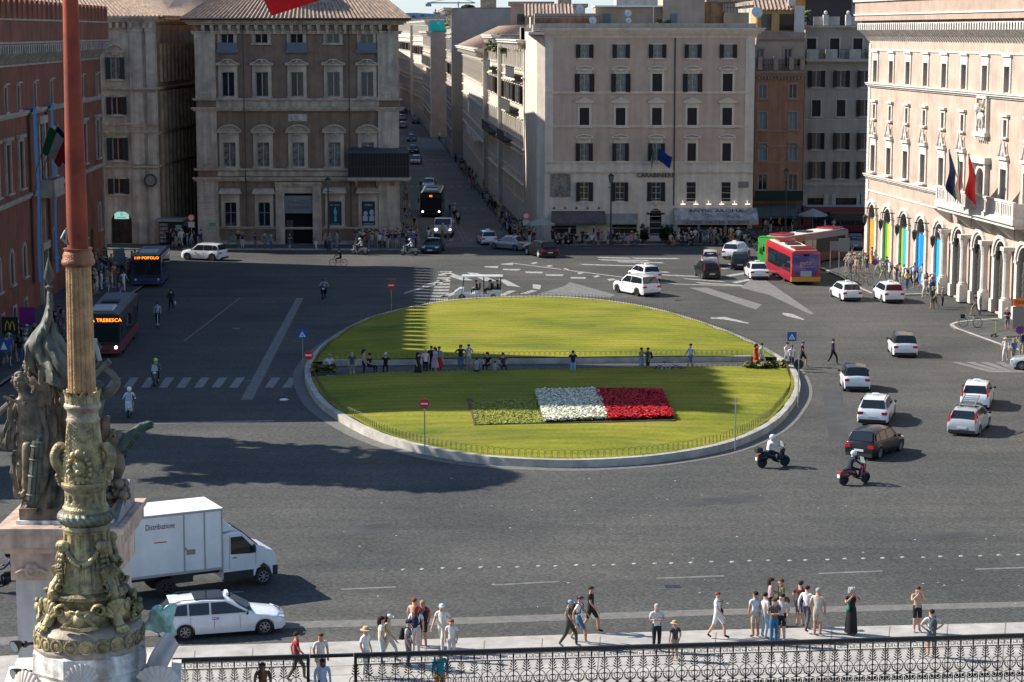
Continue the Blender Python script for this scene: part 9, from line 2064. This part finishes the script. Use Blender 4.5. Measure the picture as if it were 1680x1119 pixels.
fg(626,1090,'woman with long black hair and white top beside the white capped woman',100,'stand',top=(.66,.6,.5),bottom=(.35,.5,.52),hs='long',legs='long')
q=fg(637,1087,'woman in pale yellow top and white cap walking right',80,'walk',top=(.6,.52,.25),bottom=(.6,.55,.5),hat='cap',hatc=W_,hs='long')
q=fg(670,1096,'man in grey T-shirt and navy cap with black rucksack, nearest the railing',80,'stand',top=(.36,.39,.42),bottom=(.1,.1,.12),hat='cap',hatc=NV,skin=1); backpack('black rucksack of the man with the navy cap',0,K_,q)
q=fg(683,1072,'red haired woman in white T-shirt with dark rucksack in the tour group',170,'stand',top=W_,bottom=(.5,.45,.42),hair='red',hs='long'); backpack('dark blue rucksack of the red haired woman',0,NV,q)
fg(680,1058,'woman with dark red hair and pale dress at the back of the tour group',150,'stand',top=(.55,.35,.28),bottom=(.5,.4,.35),hair='red',hs='short')
q=fg(694,1062,'blond boy in red T-shirt and black shorts with big black rucksack',200,'stand',top=(.5,.02,.05),bottom=K_,legs='short',hair='blond',skin=1); backpack('large black rucksack on the blond boy in red',0,K_,q)
fg(726,1068,'man in white patterned shirt and white trousers with white cap walking left of the girl',-20,'walk',top=(.68,.66,.6),bottom=(.6,.57,.5),hat='cap',hatc=(.6,.66,.72),skin=0)
fg(741,1084,'girl with long reddish hair and white strap top laughing beside the man in white cap',-10,'stand',top=(.7,.66,.62),bottom=(.55,.5,.48),hair='red',hs='long',h=1.5)
fg(722,1150,'person in bright teal jacket low behind the railing',190,'stand',top=(.01,.25,.32),bottom=(.3,.18,.03),sleeve='long',hair='dark')
# --- people on the lawn path and crossings
def mg(px,py,lab,face,pose='stand',z=.16,**k): return person(lab,G(px,py,z),face,pose,**k)
mg(541,614,'elderly man in white shirt seated at the left end of the lawn path',10,'sit',top=(.6,.62,.63),bottom=NV,hair='grey',skin=2)
q=mg(578,622,'man in dark green top standing on the shaded left part of the path',0,top=(.03,.09,.08),bottom=(.2,.2,.2),hair='grey',legs='short')
mg(597,617,'woman in beige top leaning near a seated boy on the path',90,top=(.35,.32,.26),bottom=K_,hs='long')
mg(606,613,'boy in black sitting on the path kerb with legs stretched out',60,'sit',top=K_,bottom=K_)
mg(633,612,'man with white cap and dark shirt seated alone on the path kerb',0,'sit',top=K_,bottom=K_,hat='cap',hatc=(.5,.55,.6))
mg(686,622,'woman in black dress standing at the left of a group on the path',60,top=K_,bottom=K_,garment='skirt',hs='long')
mg(698,617,'tall man in white T-shirt and dark trousers in the group on the path',20,top=(.6,.58,.56),bottom=K_,hair='grey')
mg(708,611,'man in black T-shirt at the back of the path group',0,top=K_,bottom=K_)
mg(714,613,'young woman in light blue top and pink skirt on the path',-60,top=(.4,.5,.6),bottom=(.5,.3,.38),garment='skirt',hs='long')
mg(721,612,'woman in grey top and red skirt at the right of the path group',-30,top=(.3,.3,.3),bottom=(.4,.02,.02),garment='skirt')
mg(756,609,'woman in black top and blue jeans with hand on hip on the path',10,'hips',top=K_,bottom=(.05,.13,.2),hs='long')
mg(769,608,'man in white T-shirt and khaki shorts photographing with raised arms on the path',10,'phone',top=(.55,.6,.66),bottom=KH,legs='short')
mg(782,621,'person in grey shirt sitting low on the near path edge',180,'sit',top=(.2,.24,.26),bottom=K_)
mg(800,611,'dark haired person in black sitting on the kerb right of the phone taker',-20,'sit',top=K_,bottom=K_,hs='long')
mg(812,620,'child in grey sitting on the near edge of the path',170,'sit',top=(.25,.27,.28),bottom=K_,h=1.4)
mg(825,612,'woman with long hair and dark dress seated on the path kerb',10,'sit',top=(.05,.04,.04),bottom=K_,hs='long',hair='brown')
mg(940,619,'man in black top and light jeans photographing alone on the path',180,'phone',top=K_,bottom=(.2,.4,.48))
mg(1052,614,'man in grey T-shirt with arms raised beside the backpack man on the path',40,'phone',top=(.22,.23,.25),bottom=(.25,.3,.35),legs='short',skin=1)
q=mg(1063,614,'man in dark shirt and black shorts with backpack on the path',-70,'stand',top=(.12,.12,.12),bottom=K_,legs='short',skin=1); backpack('black backpack of the man in the middle of the path',0,K_,q)
mg(1133,607,'young man in pale blue T-shirt and denim shorts walking and reading his phone',-60,'walk',top=(.45,.55,.65),bottom=(.05,.15,.25),legs='short')
mg(1240,607,'woman in long red dress at the right end of the path',60,top=(.5,.03,.01),bottom=(.5,.03,.01),garment='dress',hair='dark',hs='long')
mg(1249,606,'man in white T-shirt and pale shorts beside the woman in red dress',50,'walk',top=(.62,.6,.58),bottom=(.55,.5,.45),legs='short')
mg(1291,604,'man in white shirt and light jeans by the blue crossing sign, left one',30,'walk',z=0,top=(.65,.62,.6),bottom=(.15,.3,.38))
mg(1298,609,'man in white T-shirt and navy shorts directly under the blue crossing sign',20,'stand',z=0,top=W_,bottom=(.03,.05,.1),legs='short')
mg(1316,602,'man in black T-shirt and blue cap stepping off the path into the road',70,'walk',z=0,top=K_,bottom=K_,legs='short',hat='cap',hatc=(.05,.1,.3),skin=1)
mg(1366,598,'person in dark blue clothes striding across the road right of the lawn',60,'walk',z=0,top=(.03,.04,.07),bottom=K_,sleeve='long')
def rider(lab,px,py,hd,pose='ride',z=0,**k):
 p=G(px,py,0); return person(lab,(p.x,p.y,z),hd+90,pose,h=1.72,**k)
def bike(kind,slab,rlab,px,py,hd,col,rk,**k):
 sc_o=scooter(slab,px,py,hd,col,**k) if kind=='s' else bicycle(slab,px,py,hd,col)
 p=G(px,py); d=Ve((cos(R(hd)),sin(R(hd)),0)); q=p-d*.25
 rk=dict(rk); hat=rk.pop('hat','helmet'); rk.setdefault('sleeve','long'); person(rlab,(q.x,q.y,0),hd+90,'ride',hat=hat,**rk)
bike('s','black scooter with top case and windshield near the lower right lawn kerb','rider in white shirt and white helmet on the scooter with the top case',1268,766,20,K_,dict(top=(.6,.58,.6),bottom=K_,hatc=(.75,.77,.8)),box=True)
bike('s','dark red scooter right behind the black hatchback, second from the bottom right','rider in navy shirt and white helmet on the dark red scooter',1401,794,28,(.12,.008,.012),dict(top=(.02,.025,.045),bottom=K_,hatc=(.75,.77,.8)))
bike('s','white scooter riding towards the camera at the shadow edge on the left','rider dressed in white with white helmet on the white scooter',213,682,-85,(.65,.66,.66),dict(top=(.6,.6,.6),bottom=(.4,.2,.2),hatc=(.75,.75,.75)))
bike('s','dark silver scooter on the left zebra crossing','rider in grey jacket with yellow green helmet on the zebra crossing',256,631,-88,(.1,.1,.11),dict(top=(.1,.14,.16),bottom=K_,hatc=(.45,.55,.02)))
bike('s','dark scooter alone in the shaded road below the brown palace','rider in light blue shirt alone on the shaded road',532,489,-92,K_,dict(top=(.3,.38,.45),bottom=K_,hatc=(.08,.08,.09)),screen=False)
bike('s','cream scooter left of the crowd before the brown palace','rider in beige jacket on the cream scooter near the palace crowd',590,418,170,(.4,.37,.33),dict(top=(.5,.45,.4),bottom=K_,hatc=(.5,.47,.43)))
bike('s','black and white scooter crossing the sunlit strip at the mouth of the long street','rider in white shirt on the scooter at the mouth of the long street',672,419,175,(.3,.3,.3),dict(top=(.66,.66,.62),bottom=(.03,.04,.05),hatc=(.5,.45,.4)))
bike('s','dark scooter right of the lit bus in the long street, nearer one','rider in dark clothes on the nearer scooter beside the bus',752,367,-93,K_,dict(top=(.1,.1,.12),bottom=K_,hatc=(.3,.3,.3)))
bike('s','dark scooter right of the lit bus in the long street, farther one','rider in grey on the farther scooter beside the bus',746,356,-93,K_,dict(top=(.2,.2,.22),bottom=K_,hatc=(.5,.5,.5)))
bike('s','dark motor scooter behind the statue pedestal at the left edge','rider in navy jacket and black helmet behind the statue pedestal',14,972,178,K_,dict(top=(.02,.035,.07),bottom=K_,hatc=K_))
bike('b','bicycle ridden left across the sunlit strip before the brown palace','cyclist in black with bare arms riding left before the brown palace',555,437,178,K_,dict(top=K_,bottom=K_,hat=None,sleeve='short',legs='short'))
p=G(259,537); kick('kick scooter ridden away by the man in pale blue on the shaded road',259,537,-80,(.5,.5,.5)); person('man in pale blue shirt riding a kick scooter on the shaded road',(p.x,p.y,.17),0,'stand',top=(.35,.42,.5),bottom=K_)
mg(281,510,'person in black walking in the road with a white carrier bag',200,'walk',z=0,top=K_,bottom=K_,sleeve='long'); bag('white carrier bag held by the person in black on the shaded road',bpy.data.objects[sorted([o.name for o in bpy.data.objects if o.name.startswith('person')])[-1]],(.5,.5,.48),-.3,0,.6,.2,False,'carrier bag')
gp=GC.location
for (dx,dy,c,l) in ((-.1,-.25,K_,'driver in dark shirt at the front of the golf cart'),(1.0,-.2,(.4,.4,.38),'passenger in light shirt in the middle row of the golf cart'),(1.1,.25,K_,'passenger in black in the middle row of the golf cart, far side'),(1.65,-.1,(.03,.02,.02),'passenger in dark clothes in the last row of the golf cart')):
 person(l,(gp.x+dx,gp.y+dy,.36),-90,'sit',top=c,bottom=K_,h=1.6)
# --- crowds
TOPS=dict(white=(.6,.6,.58),black=K_,navy=NV,grey=(.2,.2,.21),red=(.35,.02,.02),pink=(.5,.25,.27),blue=(.05,.14,.4),teal=(.02,.18,.2),beige=(.45,.38,.28),green=(.03,.12,.05),yellow=(.5,.4,.05),orange=(.45,.15,.02)); BOT=dict(black=K_,denim=(.05,.1,.18),khaki=KH,white=(.55,.54,.5),grey=(.15,.15,.15))
random.seed(21)
def crowd(where,group,spots,face=None,poses=('stand','stand','walk','fold','hips','walk2'),z=.13,stuff=False):
 combos=[(a,b_,c) for a in TOPS for b_ in BOT for c in ('short hair','long hair','cap','straw hat')]; random.shuffle(combos)
 combos.sort(key=lambda c:(c[0] not in('white','black','navy','grey','beige','blue'))*random.random()*1.3+random.random()*.9)
 for i,(px,py) in enumerate(spots):
  a,b_,c=combos[i]; po=random.choice(poses); hr=random.choice(['dark','dark','brown','blond','grey'])
  lg=random.choice(['long','short']); zz=z
  if stuff: far_person(G(px,py,zz),ru(0,6.28),po,TOPS[a],BOT[b_],lg,hr,ru(.9,1.05)); continue
  person('person, %s top, %s %s, %s, %s'%(a,b_,'shorts' if lg=='short' else 'trousers',c,where),G(px,py,zz),(ru(0,360) if face is None else face+ru(-40,40)),po,top=TOPS[a],bottom=BOT[b_],legs=lg,hair=hr,hs='long' if c=='long hair' else 'short',hat={'cap':'cap','straw hat':'sunhat'}.get(c),hatc=random.choice([(.6,.6,.6),NV,K_,(.4,.3,.16)]) if c!='straw hat' else (.45,.34,.2),skin=random.choice([0,0,1,1,2]),group=group,h=ru(1.58,1.84))
SB=MB(); SM=[]
def far_person(p,a,po,top,bot,lg,hr,s):
 me=pose_mesh(po,False); M_=Matrix.Translation(p)@Matrix.Rotation(a,4,'Z')@Matrix.Scale(s,4); sl=[SKINS[0],cloth(top),cloth(bot),cloth((.1,.1,.1)),SKINS[0],cloth(bot) if lg=='long' else SKINS[0],HAIRS[hr]]
 ix=[]
 for m in sl:
  if m not in SM: SM.append(m)
  ix.append(SM.index(m))
 b=len(SB.v); SB.v+=[M_@v.co for v in me.vertices]
 for f in me.polygons: SB.f.append([b+i for i in f.vertices]); SB.mi.append(ix[f.material_index])
 h=hair_mesh('short'); o=headpose(po); b=len(SB.v); SB.v+=[M_@(v.co+o) for v in h.vertices]
 for f in h.polygons: SB.f.append([b+i for i in f.vertices]); SB.mi.append(ix[6])
def scat(n,x0,x1,y0,y1,f=None):
 out=[]
 tries=0
 while len(out)<n and tries<4000:
  tries+=1; x=ru(x0,x1); y=ru(y0,y1)
  if f and not f(x,y): continue
  if all(abs(x-a)>2.8 or abs(y-b_)>1.9 for a,b_ in out): out.append((x,y))
 return out
crowd('at the bus stop by the red palace corner','crowd at the bus stop',scat(30,158,232,436,460),z=.13)
crowd('on the left pavement behind the gold column','crowd on the left pavement',scat(12,152,190,462,488)+[(196,497),(203,478),(178,486)],z=.13)
crowd('on the left pavement behind the bronze flag','crowd behind the bronze flag',scat(26,0,112,520,600,lambda x,y:y>600-.75*x and y<610-.2*x),z=.13)
crowd('behind the barriers before the brown palace','crowd before the brown palace',scat(42,585,686,402,409.5),face=0,z=.13)
crowd('under the wall of the brown palace','people under the brown palace wall',[(391,408),(398,407.5),(419,409),(434,411.5),(445,411.5),(475,411),(519,411),(534,409.5),(541,409),(553,405)],z=.13)
crowd('at the kiosk beside the side street','people by the kiosk',scat(12,272,330,399,410),z=.13)
crowd('on the narrow pavement left of the long street','people on the left pavement of the street',[(668,372),(664,360),(672,355),(676,388),(680,380),(668,392),(676,398),(664,342),(667,330),(664,318),(661,300),(684,395),(662,384)],z=.15,stuff=True)
crowd('on the pavement right of the long street','people on the right pavement of the street',[(G_[0],G_[1]) for G_ in scat(50,690,842,190,392,lambda x,y:abs(x-(690+(y-190)*.76))<9)],z=.12,stuff=True)
crowd('far down the long street','people far down the long street',scat(20,672,706,160,200),z=.0,stuff=True)
crowd('crossing before the lit van','people crossing the long street',[(703,399),(709,398),(726,394),(735,396),(738,357),(722,330),(694,330),(690,316)],z=0)
crowd('outside the corner cafe umbrella','people by the corner cafe',scat(28,842,880,378,401),z=.13,stuff=True)
crowd('on the cafe terrace beside the black door','people on the cafe terrace',scat(22,905,1056,399,403),z=.13,poses=('stand','sit','walk','sit','sit'))
crowd('under the gelateria awning','people under the gelateria awning',scat(28,1098,1236,398.8,402),z=.13,poses=('stand','sit','sit','fold'))
crowd('in shade behind the green bus','people in shade behind the green bus',scat(22,1240,1412,364,386),z=.13,stuff=True)
crowd('near the colourful arcade boards','people near the colourful arcade boards',[(1389,447),(1394,449),(1401,443),(1416,438),(1430,436),(1454,452),(1467,468),(1470,466),(1476,465),(1482,463),(1494,471),(1500,462),(1508,461),(1513,466),(1392,440),(1398,432),(1404,452),(1410,446),(1422,449),(1440,452),(1448,459),(1462,460),(1488,476),(1504,474),(1520,478)],z=.13)
crowd('standing in the driveway by the palace columns','people by the palace columns',[(1516,488),(1526,484),(1530,482),(1530,507),(1534,507),(1546,504),(1600,517),(1608,517)],z=0)
crowd('near the parked kick scooters at the right edge','people near the kick scooters',[(1652,544),(1678,546),(1649,593),(1662,594),(1676,586)],z=.0)
tag(SB.build('crowd',SM,None,smooth=True),'distant crowd on the long street pavements, at the corner cafe and behind the buses','crowd',kind='stuff')
